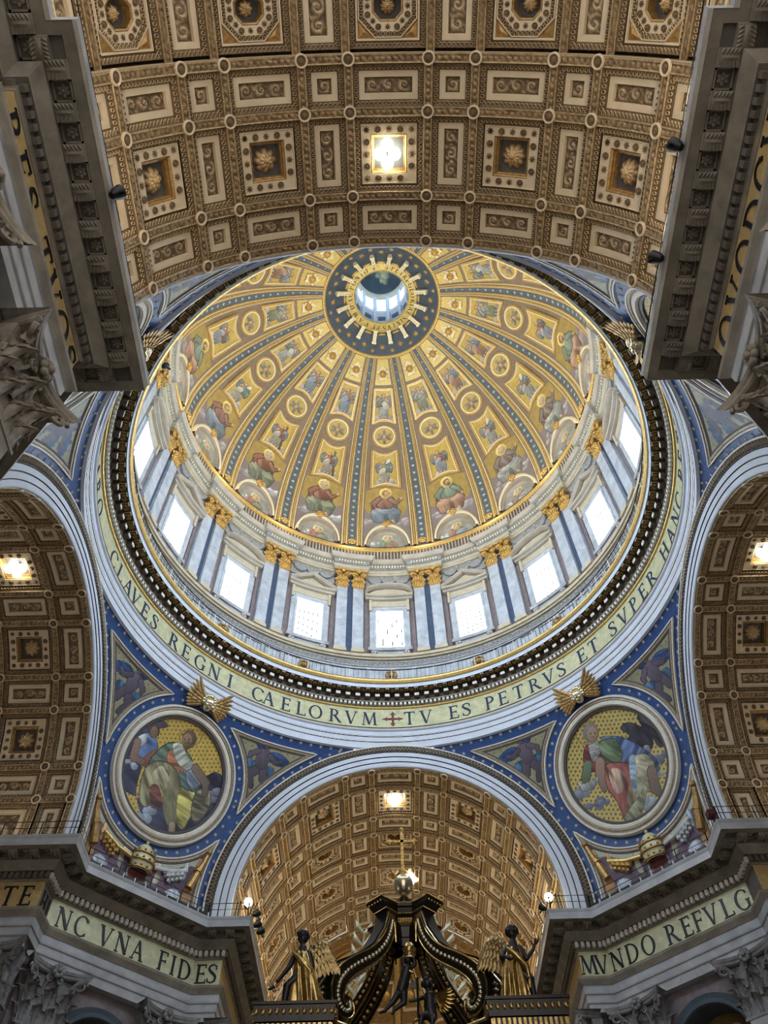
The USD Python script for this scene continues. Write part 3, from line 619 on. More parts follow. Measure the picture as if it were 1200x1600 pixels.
def bay_proto(kind):
    g = proto_group('drum_bay'); W = 3.75
    mb = MB()
    for a0, a1, z0, z1 in ((-11.25, -W, 57, 69.8), (W, 11.25, 57, 69.8), (-W, W, 57, 58.4), (-W, W, 63.75, 69.8)):
        mb.grid(cyl(np.linspace(a0, a1, 6)[:, None], np.array([z0, z1])[None, :], 0))
    part(g, 'wall_face', mb, 'drum_plum', True)
    mb = MB()
    for s in (-1, 1): mb.grid(cyl(s * W, np.array([58.4, 63.75])[None, :], np.array([-.004, -1.4])[:, None]))
    for z in (58.4, 63.75): mb.grid(cyl(np.linspace(-W, W, 4)[:, None], z, np.array([-.004, -1.4])[None, :]))
    part(g, 'window_reveal', mb, 'drum_marble')
    # marble strips beside the window surround
    mb = MB()
    for s in (-1, 1): cblock(mb, s * 6.05, s * 7.0, 57.5, 65.4, 0, .1)
    part(g, 'plum_strip', mb, 'drum_plum')
    for s in (-1, 1):
        mb = MB(); cblock(mb, s * 7.35, s * 10.4, 57.9, 67.0, 0, .42)
        part(g, 'pilaster_shaft', mb, 'drum_marble')
        mb = MB(); cblock(mb, s * 7.1, s * 10.6, 57.35, 57.7, 0, .62); cblock(mb, s * 7.2, s * 10.5, 57.7, 57.95, 0, .52)
        part(g, 'pilaster_base', mb, 'drum_cream')
        mb = MB(); cblock(mb, s * 10.4, s * 11.26, 57.4, 68.6, 0, .12)
        part(g, 'blue_strip', mb, 'drum_blue')
        mb = MB(); c = s * 8.87; cblock(mb, c - 1.5, c + 1.5, 67.0, 69.2, 0, .45, .12); cblock(mb, c - 2.0, c + 2.0, 69.25, 69.6, 0, .95)
        for row, (z, n, h) in enumerate(((67.05, 4, 1.05), (67.75, 3, 1.2))):
            for j in range(n):
                al = c + (j - (n - 1) / 2) * 2.7 / n; add_leaf(mb, cframe(al, z, .47), 1.05 if n == 3 else .8, h, .5, 5, 7)
        for q in (-1, 1):
            M = cframe(c + q * 1.35, 68.85, .75); scroll(mb, M[:3, 3], M[:3, 0] * q, M[:3, 2], .36, .1, M[:3, 1])
        M = cframe(c, 69.2, .9); mb.ball(M[:3, 3], .22, 1)
        part(g, 'gilded_capital', mb, 'gold_leaf', 40)
    # garland relief over the pediment
    mb = MB(); cblock(mb, -6.6, 6.6, 67.6, 69.5, 0, .1)
    for s in (-1, 0, 1):
        t = np.linspace(-1, 1, 14); A = s * 3.9 + t * 1.9; mb.tube(cyl(A, 69.1 - .75 * (1 - t ** 2), .2), .2 + .1 * (1 - t ** 2), 6)
        mb.ball(cyl(s * 3.9 + 1.95, 69.0, .25), .3, 1)
    part(g, 'garland_relief', mb, 'garland', 40)
    # plinth zone above the gallery: moulding, panels, small roundel
    mb = MB(); cblock(mb, -11.25, 11.25, 57.0, 57.35, 0, .45); cblock(mb, -11.25, 11.25, 56.8, 57.0, 0, .28)
    part(g, 'plinth_moulding', mb, 'drum_cream')
    mb = MB(); cblock(mb, -11.25, 11.25, 56.0, 56.75, 0, .08)
    for j in range(18):
        al = -10.6 + j * 1.25; M = cframe(al, 56.37, .1); scroll(mb, M[:3, 3], M[:3, 0], M[:3, 2], .24, .05, M[:3, 1], 1.4)
    part(g, 'scroll_band', mb, 'garland')
    for al in (-8.6, -3.2, 3.2, 8.6):
        mb = MB()
        for a0, a1, z0, z1 in ((-2.2, 2.2, 55.6, 55.75), (-2.2, 2.2, 53.4, 53.55), (-2.2, -2.0, 53.5, 55.7), (2.0, 2.2, 53.5, 55.7)): cblock(mb, al + a0, al + a1, z0, z1, 0, .14)
        part(g, 'plinth_panel', mb, 'marble')
    mb = MB(); mb.grid(cyl(np.linspace(-11.25, 11.25, 12)[:, None], np.array([52.6, 57.05])[None, :], 0))
    part(g, 'plinth_wall', mb, 'drum_marble')
    M = cframe(0, 54.9, .1); mb = MB().tube([M[:3, 3] + (M[:3, 0] * math.cos(t) + M[:3, 2] * math.sin(t)) * .5 for t in np.arange(20) * PI / 10], .1, 6, True); mb.ball(M[:3, 3], .3, 1)
    part(g, 'roundel', mb, 'gilt_dark', True)
    return g
BAY = bay_proto(0)
drum = thing('wall_drum', 'tall round drum wall of pale marble pilasters, blue strips and gilded capitals under the dome', 'wall', kind='structure')
for k in range(16): ref(drum, 'bay', BAY, rotz(math.radians(22.5 * k)))
def window_proto(kind):
    g = proto_group('drum_window')
    mb = MB()
    for s in (-1, 1): cblock(mb, s * 3.75, s * 4.35, 58.3, 64.1, 0, .3); cblock(mb, s * 4.35, s * 5.5, 58.3, 64.4, 0, .22)
    cblock(mb, -4.35, 4.35, 63.75, 64.15, 0, .3); cblock(mb, -5.5, 5.5, 64.15, 64.45, 0, .24)
    part(g, 'surround', mb, 'drum_marble')
    mb = MB(); cblock(mb, -5.9, 5.9, 57.95, 58.35, 0, .4); cblock(mb, -5.0, 5.0, 57.45, 57.95, 0, .2)
    for s in (-1, 1):
        M = cframe(s * 4.4, 57.7, .3); scroll(mb, M[:3, 3], M[:3, 0] * -s, M[:3, 2], .28, .08, M[:3, 1])
    part(g, 'sill', mb, 'marble')
    mb = MB(); cblock(mb, -5.6, 5.6, 64.5, 65.35, 0, .24)
    for s in (-1, 1): cblock(mb, s * 5.0, s * 5.7, 63.7, 65.35, .0, .42)
    part(g, 'entablature', mb, 'drum_cream')
    mb = MB(); cblock(mb, -6.7, 6.7, 65.35, 65.6, 0, .55); cblock(mb, -7.0, 7.0, 65.6, 65.9, 0, .85)
    t = np.linspace(-1, 1, 25)
    top = (65.95 + 1.65 * (1 - np.abs(t))) if kind == 'triangular' else (65.95 + 1.45 * np.sqrt(np.maximum(1 - (t * .93) ** 2, 0)) - .45 * np.abs(t) ** 8)
    sec = [(0, .35), (0.0, .72), (.18, .92), (.34, .92), (.36, .0)]
    mb.grid(np.stack([cyl(t * 7.0, top + dz - .12, d) for dz, d in sec], 1))
    for e in (0, -1): mb.add([cyl(t[e] * 7.0, top[e] + dz - .12, d) for dz, d in sec], [[0, 1, 2], [0, 2, 3], [0, 3, 4]])
    part(g, kind + '_pediment', mb, 'marble_warm', 25)
    mb = MB().grid(np.stack([cyl(t * 6.6, 65.9 + 0 * t, .3), cyl(t * 6.6, np.maximum(top - .1, 65.9), .3)], 1)); part(g, 'tympanum', mb, 'drum_cream')
    mb = MB()
    for al in np.linspace(-3.1, 3.1, 6): mb.box(cyl(al, 61.05, -.9), (.075, .075, 5.4))
    for z in (59.7, 61.05, 62.4): mb.tube(cyl(np.linspace(-3.7, 3.7, 5), z, -.9), .02, 4)
    part(g, 'window_bars', mb, 'iron')
    part(g, 'pane', MB().grid(cyl(np.linspace(-3.8, 3.8, 4)[:, None], np.array([58.3, 63.8])[None, :], -1.35)), 'window_glow')
    return g
WIN = [window_proto('segmental'), window_proto('triangular')]
CLOCK = ['straight ahead over the apse arch', 'first to the left of the apse arch axis', 'second to the left of the apse arch axis', 'third to the left of the apse arch axis', 'at the far left over the left arm']
for k in range(16):
    w = thing('window_%d' % (k + 1), '', 'window', 'windows round the drum', 'structure', rotz(math.radians(22.5 * k)))
    a = 22.5 * k if k <= 8 else 22.5 * k - 360; side = 'left' if a > 0 else 'right'
    where = 'on the axis over the apse arch' if k == 0 else 'over the nave arch, on the side of the camera' if k == 8 else '%s to the %s of the one over the apse arch' % (['', 'first', 'second', 'third', 'fourth', 'fifth', 'sixth', 'seventh'][abs(int(a / 22.5))], side)
    tag(w, '%s drum window, %s' % (('round-pedimented', 'triangle-pedimented')[k % 2], where), 'window', None, 'structure')
    for c in stage.GetPrimAtPath(WIN[k % 2]).GetAllChildren(): ref(w, c.GetName(), str(c.GetPath()))

# entablature of the drum, breaking forward over each pair of pilasters
ent = thing('trim_1', 'cream and gold cornice of the drum breaking forward over each pair of pilasters', 'cornice', kind='structure')
def resaut(profile, hw=4.2, fwd=.5):
    """Profile [(o, z)] round the ring; hw degrees either side of each pilaster pair it stands fwd metres forward, with mitred returns."""
    rows = []
    for k in range(16):
        c = 11.25 + 22.5 * k
        for a, f in ((-11.25, 0), (-7.8, 0), (-hw, 0), (-hw, fwd), (-hw / 2, fwd), (0, fwd), (hw / 2, fwd), (hw, fwd), (hw, 0), (7.8, 0)):
            o = np.array([p[0] for p in profile]); z = np.array([p[1] for p in profile])
            aa = a + (np.sign(a) * np.degrees(o / DR) if abs(abs(a) - hw) < .01 else 0 * o)
            rows.append(cyl(c + aa, z, o + f))
    rows.append(rows[0]); return MB().strips(np.stack(rows, 0))
part(ent, 'architrave', resaut([(.0, 69.5), (.32, 69.55), (.34, 69.8), (.42, 69.82), (.44, 70.05), (.56, 70.15), (.3, 70.25)]), 'drum_cream')
part(ent, 'blue_frieze', resaut([(.28, 70.2), (.28, 70.5)]), 'rib_blue')
part(ent, 'ornament_band', resaut([(.28, 70.5), (.42, 70.55), (.50, 70.95), (.58, 71.0)]), 'garland')
part(ent, 'corona', resaut([(.58, 71.0), (.80, 71.05), (.82, 71.3), (.95, 71.5), (1.0, 71.62), (.0, 71.66)]), 'marble_warm')
mb = MB()
for k in range(16 * 26):
    a = 90 + 360 * (k + .5) / 416; q = (360 * (k + .5) / 416) % 22.5; f = .5 if abs(q - 11.25) < 4.2 else 0
    mb.box(cyl(0, 70.76, .52 + f, a), (.16, .14, .3), rotz(math.radians(a))[:3, :3])
part(ent, 'dentils', mb, 'cream_gilt', kind='stuff')

# ------------------------------------------------------------------ ring entablature with the inscription under the gallery
rg = thing('trim_2', 'round gallery cornice with dark brackets above the gold inscription band under the drum', 'cornice', kind='structure')
def turn(pts, mat_, name, n=192, smooth=True):
    g = np.linspace(0, 2 * PI, n + 1); p = np.array(pts)
    P = np.stack([p[None, :, 0] * np.cos(g)[:, None], p[None, :, 0] * np.sin(g)[:, None], np.broadcast_to(p[None, :, 1], (n + 1, len(p)))], -1)
    return part(rg, name, MB().strips(P), mat_, smooth)
turn([(20.98, 46.28), (20.76, 46.3), (20.76, 46.36), (20.84, 46.4), (20.84, 46.98)], 'fascia', 'lower_fascia')
turn([(20.86, 46.98), (20.82, 47.0), (20.82, 47.06)], 'bead', 'bead_line')
turn([(20.80, 47.06), (20.76, 47.06), (20.76, 47.48)], 'fascia', 'middle_fascia')
turn([(20.76, 47.48), (20.72, 47.48), (20.72, 47.54)], 'bead', 'bead_line')
turn([(20.70, 47.54), (20.65, 47.55), (20.62, 47.95), (20.5, 48.02)], 'fascia', 'upper_fascia')
turn([(20.5, 48.02), (20.44, 48.1), (20.5, 48.2)], 'white_gilt', 'gilt_fillet')
turn([(20.5, 48.2), (20.46, 48.3), (20.6, 48.42), (20.84, 48.46)], 'bead', 'dark_bead')
turn([(20.84, 48.46), (20.84, 50.66)], 'frieze_pale', 'inscription_band')
turn([(20.84, 50.66), (20.7, 50.68), (20.66, 50.76), (20.6, 50.78)], 'gilt', 'gilt_fillet')
turn([(20.6, 50.78), (20.6, 51.14), (20.5, 51.15)], 'bead', 'dentil_ground')
turn([(20.5, 51.15), (20.42, 51.18), (20.40, 51.24)], 'leaf_gilt', 'bead_moulding')
turn([(20.40, 51.24), (20.38, 51.95), (19.5, 51.98), (19.42, 51.9)], 'modillion', 'soffit')
turn([(19.42, 51.9), (19.36, 51.86), (19.33, 52.2), (19.28, 52.22)], 'fascia', 'corona')
turn([(19.28, 52.22), (19.2, 52.26), (19.08, 52.42), (19.05, 52.56), (19.14, 52.68), (19.3, 52.7)], 'gilt', 'gilded_roll')
turn([(19.3, 52.7), (21.05, 52.7)], 'marble', 'gallery_floor')
NM = 144
def ring_bracket():
    g = proto_group('ring_modillion')
    part(g, 'bracket', MB().box((0, .16, -.38), (.42, .48, .32)), 'modillion')
    part(g, 'front_face', MB().box((0, .42, -.38), (.40, .05, .30)), 'dentil')
    part(g, 'soffit_bars', MB().box((-.1, .64, -.01), (.09, .46, .10)).box((.1, .64, -.01), (.09, .46, .10)), 'gilt_dark')
    part(g, 'end_cap', MB().box((0, .9, -.03), (.34, .05, .13)), 'white_gilt'); return g
MODR = ring_bracket()
for k in range(NM):
    a = 2 * PI * (k + .5) / NM; rad = np.array([math.cos(a), math.sin(a), 0]); t = np.array([-math.sin(a), math.cos(a), 0])
    ref(rg, 'modillion', MODR, frame(rad * 20.38 + [0, 0, 51.9], t, -rad, np.array([0, 0, 1.0])))
ROSR = proto('soffit_rosette', MB().ball((0, 0, 0), .10, 1, (1, 1, .5)).tube([(.17 * math.cos(t), .17 * math.sin(t), 0) for t in np.arange(10) * PI / 5], .05, 4, True), 'gilt_dark')
for k in range(NM):
    a = 2 * PI * k / NM; ref(rg, 'rosette', ROSR, move(19.78 * math.cos(a), 19.78 * math.sin(a), 51.93))
mb = MB()
for k in range(340):
    a = 2 * PI * k / 340; mb.box((20.5 * math.cos(a), 20.5 * math.sin(a), 50.97), (.2, .2, .26), rotz(a)[:3, :3])
part(rg, 'dentils', mb, 'dentil', kind='stuff')
def ring_text(seq, z0, h):
    for ch, az in seq:
        g, w = letter(ch, h, .05)
        if g is None: continue
        a = math.radians(az); rad = np.array([math.cos(a), math.sin(a), 0]); x = np.array([math.sin(a), -math.cos(a), 0]); up = np.array([0, 0, 1.0])
        part(rg, 'letter', g.out(frame(rad * 20.85 - x * w / 2 + up * z0, x, up, -rad)), 'letter_blue')
ring_text([('C', 123.2), ('A', 120.4), ('E', 116.0), ('L', 112.2), ('O', 108.6), ('R', 103.9), ('V', 100.0), ('M', 95.6), ('T', 86.0), ('V', 82.0), ('E', 75.3), ('S', 72.2), ('P', 66.3), ('E', 63.0), ('T', 59.0), ('R', 54.8), ('V', 50.9), ('S', 47.4),
  ('E', 41.4), ('T', 37.9), ('S', 31.6), ('V', 27.8), ('P', 23.8), ('E', 20.1), ('R', 16.2), ('H', 9.2), ('A', 5.0), ('N', .8), ('C', -3.2), ('R', 147.2), ('E', 143.3), ('G', 139.2), ('N', 135.0), ('I', 130.6), ('A', 164.6), ('V', 161.3), ('E', 157.4), ('S', 153.9), ('L', 168.2), ('C', 172.0),
  ('P', -9), ('E', -13), ('T', -17), ('R', -21), ('A', -25), ('M', -29.5), ('A', -37), ('E', -41), ('D', -45), ('I', -48.5), ('F', -51.5), ('I', -54.5), ('C', -58), ('A', -62), ('B', -66), ('O', -70), ('E', -77), ('C', -81), ('C', -85), ('L', -89), ('E', -93), ('S', -96.5), ('I', -99.5), ('A', -103), ('M', -107.5),
  ('M', -115), ('E', -119.5), ('A', -123.5), ('M', -128), ('E', -135), ('T', -139), ('T', -146), ('I', -149.5), ('B', -153), ('I', -156.5), ('D', -163), ('A', -167), ('B', -171), ('O', -175.5)], 48.86, 1.42)
cr = unary_union([sbox(-.1, -.72, .1, .72), sbox(-.72, -.1, .72, .1)] + [Polygon([(a * .5 + b * .22, a * .22 * 0 + b * 0 + 0), (0, 0), (.1, .1)]) for a, b in ()])
for a in (0, 90, 180, 270): cr = cr.union(affinity.rotate(Polygon([(.5, -.24), (.5, .24), (.62, .12), (.95 if a in (0, 180) else .82, 0), (.62, -.12)]), a, origin=(0, 0)))
part(rg, 'cross', MB().poly(cr, .06).out(frame((0, 20.86, 49.56), (1, 0, 0), (0, 0, 1), np.array([0, -1.0, 0]))), 'cross_red', label='dark red cross in the middle of the inscription')
rl = thing('railing', 'thin dark iron railing round the gallery at the foot of the drum', 'railing')
part(rl, 'top_rail', MB().tube([(19.4 * math.cos(t), 19.4 * math.sin(t), 54.05) for t in np.arange(128) * 2 * PI / 128], .045, 5, True), 'iron')
part(rl, 'bottom_rail', MB().tube([(19.4 * math.cos(t), 19.4 * math.sin(t), 52.95) for t in np.arange(128) * 2 * PI / 128], .035, 4, True), 'iron')
mb = MB()
for k in range(320):
    a = 2 * PI * k / 320; mb.box((19.4 * math.cos(a), 19.4 * math.sin(a), 53.4), (.025, .025, 1.2), rotz(a)[:3, :3])
part(rl, 'bars', mb, 'iron', kind='stuff')
for k in range(64):
    a = 2 * PI * k / 64; part(rl, 'post', MB().box((19.42 * math.cos(a), 19.42 * math.sin(a), 53.4), (.07, .07, 1.4), rotz(a)[:3, :3]), 'rail_white')
# ------------------------------------------------------------------ coffered barrel vaults of the four arms
RV1, RV2, ZV = 11.6, 12.3, 32.93
def V(sx, v, w, r=RV1):
    """Arc metres sx from the crown, v along the arm, w metres recessed -> arm-local point about the vault's axis; below the springing it goes straight down."""
    sx, v, w = np.broadcast_arrays(np.asarray(sx, float), np.asarray(v, float), np.asarray(w, float))
    th = np.clip(sx / r, -PI / 2, PI / 2); q = r + w; low = np.abs(sx) - r * PI / 2
    return np.stack([q * np.sin(th), v, q * np.cos(th) - np.maximum(low, 0)], -1)
def frame_ring(mb, r, s0, hu, hv, secs, S=0.0):
    """Nested rectangular rings in the vault surface: secs = [(inset, depth)] from the rim inwards."""
    n = max(2, int(hu / .6) + 2)
    def loop(i):
        a, b = hu - i, hv - i; x = np.linspace(-a, a, n)
        return np.concatenate([np.stack([x, -b + 0 * x], 1), [[a, -b], [a, b]], np.stack([x[::-1], b + 0 * x], 1), [[-a, b], [-a, -b]]])
    for (i0, d0), (i1, d1) in zip(secs[:-1], secs[1:]):
        l0, l1 = loop(i0), loop(i1)
        mb.grid(np.stack([V(s0 + l0[:, 0], l0[:, 1], d0, r), V(s0 + l1[:, 0], l1[:, 1], d1, r)], 1))
    return mb
def eggs(mb, r, s0, pts, d, rad=.085, closed=True):
    """Egg-and-dart: small raised loops along a path in the vault surface."""
    p = np.array(pts, float); q = np.roll(p, -1, 0) if closed else p[1:]
    for a, b in zip(p if closed else p[:-1], q):
        L = np.linalg.norm(b - a); k = max(1, int(L / (2.35 * rad)))
        for j in range(k):
            c = a + (b - a) * (j + .5) / k; t = np.arange(9) * PI / 4 / 1.0; dirv = (b - a) / L; nrm = np.array([-dirv[1], dirv[0]])
            rows = []
            for rr, dd in ((1.15, d), (.98, d - .07), (.72, d)):
                o = c + rad * rr * (np.outer(np.cos(t), dirv) * .9 + np.outer(np.sin(t), nrm) * 1.15); rows.append(V(s0 + o[:, 0], o[:, 1], dd, r))
            mb.grid(np.stack(rows, 1)[:8], cu=True)
    return mb
def relief(r, s0, hu, hv, d, seed, dens=1.0):
    """Scrolling acanthus relief in a panel; raised leaves are gilded, the ground is brown."""
    n, m = max(14, int(hu * 2 / .055 * dens)), max(14, int(hv * 2 / .055 * dens)); n, m = min(n, 56), min(m, 56)
    x, y = np.meshgrid(np.linspace(-hu, hu, n), np.linspace(-hv, hv, m), indexing='ij')
    L, S = (x, y) if hu >= hv else (y, x); hl, hs = max(hu, hv), min(hu, hv)
    k = max(1, int(round(hl / hs))); cell = 2 * hl / k
    idx = np.floor((L + hl) / cell); cx = (idx + .5) * cell - hl; fl = np.where(idx % 2 == 0, 1, -1)
    dx, dy = (L - cx), S * fl; rr = np.hypot(dx, dy) / (hs + 1e-6); th = np.arctan2(dy, dx)
    h = .5 + .5 * np.cos(th * 1 + np.log(rr + .07) * 4.6 + seed); h *= np.clip(1.3 - rr, 0, 1); h = np.maximum(h, .75 * (.5 + .5 * np.cos(L * 15 + 3 * np.sin(S * 9))) * (.5 + .5 * np.cos(S * 15 + 2 * np.sin(L * 8 + seed))) * np.clip(rr - .45, 0, 1) * 1.6)
    h += .45 * (meshkit.fbm(np.stack([x * 5, y * 5, 0 * x + seed], -1), 2, seed) - .4); h = np.clip(h, 0, 1.1)
    edge = np.minimum(hu - np.abs(x), hv - np.abs(y)); h *= np.clip(edge / .08, 0, 1)
    g = np.clip((h - .15) / .6, 0, 1)[..., None]
    col = np.array((.15, .105, .065)) * (1 - g) + np.array((.50, .38, .24)) * g
    return MB().grid(V(s0 + x, y, d - .12 * h, r)), col.reshape(-1, 3)
def rosette(r, s0, R_, d, petals=8, seed=0, n=48):
    t, q = np.meshgrid(np.arange(n) * 2 * PI / n, np.linspace(0, 1, 15), indexing='ij')
    lobe = lambda a, p: np.abs(np.cos(a * p / 2)) ** .6
    R1 = R_ * (.80 + .20 * lobe(t, petals)); R2 = R_ * .58 * (.78 + .22 * lobe(t + PI / petals, petals))
    rr = q * R1
    h1 = .22 * np.sin(PI * np.clip(q, 0, 1)) * (.55 + .45 * lobe(t, petals)); h2 = np.where(rr < R2, .16 + .16 * np.sin(PI * np.clip(rr / R2, 0, 1)) * (.5 + .5 * lobe(t + PI / petals, petals)), 0)
    h3 = np.where(q < .2, .42 * np.sqrt(np.maximum(1 - (q / .2) ** 2, 0)) + .1, 0)
    h = np.maximum(np.maximum(h1, h2), h3); h[:, -1] = 0
    g = np.clip(h / .3, 0, 1)[..., None]
    col = np.array((.16, .10, .05)) * (1 - g) + np.array((.66, .48, .26)) * g
    return MB().grid(V(s0 + rr * np.cos(t), rr * np.sin(t), d - h, r), cu=True), col.reshape(-1, 3)
EG = .24
def coffer_rect(name, r, hu, hv, seed, s0=0.0, build=None):
    g = build or proto_group(name)
    part(g, 'outer_moulding', frame_ring(MB(), r, s0, hu, hv, [(0, 0), (.03, .06), (EG, .14), (EG + .02, .20)]), 'brown')
    e = [(-hu + EG / 2, -hv + EG / 2), (hu - EG / 2, -hv + EG / 2), (hu - EG / 2, hv - EG / 2), (-hu + EG / 2, hv - EG / 2)]
    part(g, 'egg_moulding', eggs(MB(), r, s0, e, .10), 'loop', kind='stuff')
    part(g, 'cream_frame', frame_ring(MB(), r, s0, hu, hv, [(EG + .02, .22), (EG + .05, .18), (EG + .31, .18), (EG + .33, .36)]), 'cream')
    i = EG + .33; mb, col = relief(r, s0, hu - i, hv - i, .36, seed)
    part(g, 'relief_panel', mb, 'relief', True, col)
    return g
def surf_star(r, s0, x, y, rad, d, n=8):
    a = np.arange(2 * n) * PI / n; q = np.where(np.arange(2 * n) % 2 == 0, rad, rad * .45)
    return MB().add(np.vstack([V(s0 + x + q * np.cos(a), y + q * np.sin(a), d, r), [V(s0 + x, y, d - .07, r)]]), [[i, (i + 1) % (2 * n), 2 * n] for i in range(2 * n)])
def surf_disc(r, s0, x, y, rad, d):
    a = np.arange(12) * PI / 6
    return MB().grid(np.stack([V(s0 + x + q * rad * np.cos(a), y + q * rad * np.sin(a), dd, r) for q, dd in ((1, d), (.85, d - .06), (.6, d - .03), (.35, d - .06), (.0, d - .06))], 1), cu=True)
def coffer_square(name, r, hu, hv, seed, lamp=False):
    g = proto_group(name); o = EG + .05
    part(g, 'outer_moulding', frame_ring(MB(), r, 0, hu, hv, [(0, 0), (.03, .06), (EG, .14), (EG + .05, .10)]), 'brown')
    e = [(-hu + EG / 2, -hv + EG / 2), (hu - EG / 2, -hv + EG / 2), (hu - EG / 2, hv - EG / 2), (-hu + EG / 2, hv - EG / 2)]
    part(g, 'egg_moulding', eggs(MB(), r, 0, e, .10), 'loop', kind='stuff')
    part(g, 'cream_frame', frame_ring(MB(), r, 0, hu, hv, [(o, .2), (o + .03, .14), (o + .08, .14), (o + .09, .18), (o + .5, .18), (o + .51, .3)]), 'cream')
    c = o + .295
    for sx in (-1, 1):
        for k in range(4):
            f = -1 + 2 * k / 4
            for (x, y) in ((f * (hu - c), sx * (hv - c) * 1), (sx * (hu - c), -f * (hv - c))):
                x, y = (x, y) if sx > 0 else (-x if abs(y) == (hv - c) else x, y)
                part(g, 'star' if k % 2 == 0 else 'disc', surf_star(r, 0, x, y, .19, .17) if k % 2 == 0 else surf_disc(r, 0, x, y, .16, .17), 'brown')
    part(g, 'gilt_moulding', frame_ring(MB(), r, 0, hu, hv, [(o + .5, .26), (o + .54, .22), (o + .60, .28), (o + .62, .38), (o + .68, .40), (o + .70, .66)]), 'gilt_dark')
    i = o + .70
    part(g, 'recess', MB().grid(V(np.linspace(-hu + i, hu - i, 5)[:, None], np.array([-hv + i, hv - i])[None], .66, r)), 'slate')
    if not lamp:
        mb, col = rosette(r, 0, min(hu, hv) - i - .06, .66, 8 + seed % 3 * 2, seed); part(g, 'rosette', mb, 'relief', True, col)
    return g
def coffer_oct(name, r, hu, hv, seed):
    g = proto_group(name); o = EG + .05
    part(g, 'outer_moulding', frame_ring(MB(), r, 0, hu, hv, [(0, 0), (.03, .06), (EG, .14), (EG + .05, .10)]), 'brown')
    e = [(-hu + EG / 2, -hv + EG / 2), (hu - EG / 2, -hv + EG / 2), (hu - EG / 2, hv - EG / 2), (-hu + EG / 2, hv - EG / 2)]
    part(g, 'egg_moulding', eggs(MB(), r, 0, e, .10), 'loop', kind='stuff')
    part(g, 'cream_fillet', frame_ring(MB(), r, 0, hu, hv, [(o, .2), (o + .02, .13), (o + .10, .13), (o + .12, .22)]), 'cream')
    a, b = hu - o - .12, hv - o - .12
    def octo(i): 
        A, B = a - i, b - i; c = .586 * min(A, B); return np.array([(-A + c, -B), (A - c, -B), (A, -B + c), (A, B - c), (A - c, B), (-A + c, B), (-A, B - c), (-A, -B + c), (-A + c, -B)])
    for sx in (-1, 1):
        for sy in (-1, 1):
            q = octo(0)[0]; tri = [(sx * a, sy * b), (sx * -q[0], sy * b), (sx * a, sy * -octo(0)[7][1])]
            P = V([t[0] for t in tri] + [np.mean([t[0] for t in tri])], [t[1] for t in tri] + [np.mean([t[1] for t in tri])], [.22, .22, .22, .10], r); part(g, 'corner_relief', MB().add(P, [[0, 1, 3], [1, 2, 3], [2, 0, 3]]), 'gilt_dark')
    def orings(secs, mat_, nm):
        mb = MB()
        for (i0, d0), (i1, d1) in zip(secs[:-1], secs[1:]):
            l0, l1 = octo(i0), octo(i1); mb.grid(np.stack([V(l0[:, 0], l0[:, 1], d0, r), V(l1[:, 0], l1[:, 1], d1, r)], 1))
        part(g, nm, mb, mat_)
    orings([(0, .22), (.02, .12), (.06, .12), (.07, .18)], 'cream', 'octagon_fillet')
    orings([(.07, .18), (.25, .2)], 'brown', 'octagon_moulding'); part(g, 'egg_moulding', eggs(MB(), r, 0, octo(.16)[:-1], .18), 'loop', kind='stuff')
    orings([(.25, .24), (.27, .2), (.66, .2), (.67, .28)], 'cream', 'octagon_frame')
    l = octo(.46)
    for k in range(8):
        m = (l[k] + l[k + 1]) / 2
        part(g, 'disc', surf_disc(r, 0, *l[k], .14, .19), 'brown')
        part(g, 'star', surf_star(r, 0, *m, .16, .19), 'brown')
    orings([(.66, .28), (.69, .22), (.76, .24), (.78, .7)], 'gilt_dark', 'gilt_moulding')
    l = octo(.78); part(g, 'recess', MB().add(np.vstack([V(l[:-1, 0], l[:-1, 1], .7, r), [V(0, 0, .7, r)]]), [[i, (i + 1) % 8, 8] for i in range(8)]), 'slate')
    mb, col = rosette(r, 0, min(a, b) - .9, .7, 8 + seed % 3 * 2, seed); part(g, 'rosette', mb, 'relief', True, col)
    return g
DEG1 = math.radians(1)
WIDE = [0, 29.9, -29.9, 59.8, -59.8]; NARROW = [14.95, -14.95, 44.85, -44.85, 74.75, -74.75]
RIBS = [9.4, 20.5, 39.3, 50.4, 69.2, 80.3]
G = .225        # half a rib
ROWS1 = [('B', 21.45 - .02, 23.47), ('A', 23.47, 27.33), ('B', 27.33, 29.58)]
ROWS2 = [('O', 29.85, 33.45), ('B', 33.45, 35.7), ('O', 35.7, 39.55), ('B', 39.55, 41.8), ('O', 41.8, 45.65)]
def half(z, a): return z * a * DEG1 / 2 - G
KIT = {}
for z, r in ((1, RV1), (2, RV2)):
    w, n = half(r, 18.8), half(r, 11.1)
    KIT[z] = dict(w=w, n=n)
    for row, hv in (('B', 2.25 / 2 - G), ('A' if z == 1 else 'O', 3.855 / 2 - G)):
        if row == 'B':
            KIT[z]['wB'] = [coffer_rect('coffer_rect', r, w, hv, s) for s in (1, 2)]; KIT[z]['nB'] = [coffer_rect('coffer_small', r, n, hv, s) for s in (3, 4)]
        else:
            KIT[z]['n' + row] = [coffer_rect('coffer_tall', r, n, hv, s) for s in (5, 6)]
            KIT[z]['w' + row] = [coffer_square('coffer_square', r, w, hv, s) if row == 'A' else coffer_oct('coffer_octagon', r, w, hv, s) for s in (0, 1)]
KIT[1]['lamp'] = coffer_square('coffer_lamp', RV1, KIT[1]['w'], 3.86 / 2 - G, 0, True)
def low_coffers(side):     # the lowest column, half hidden behind the cornice
    g = {}
    for row, v0, v1 in ROWS1:
        q = coffer_rect('coffer_low', RV1, KIT[1]['w'], (v1 - v0) / 2 - G, 7, side * 89.7 * DEG1 * RV1); g[v0] = q
    return g
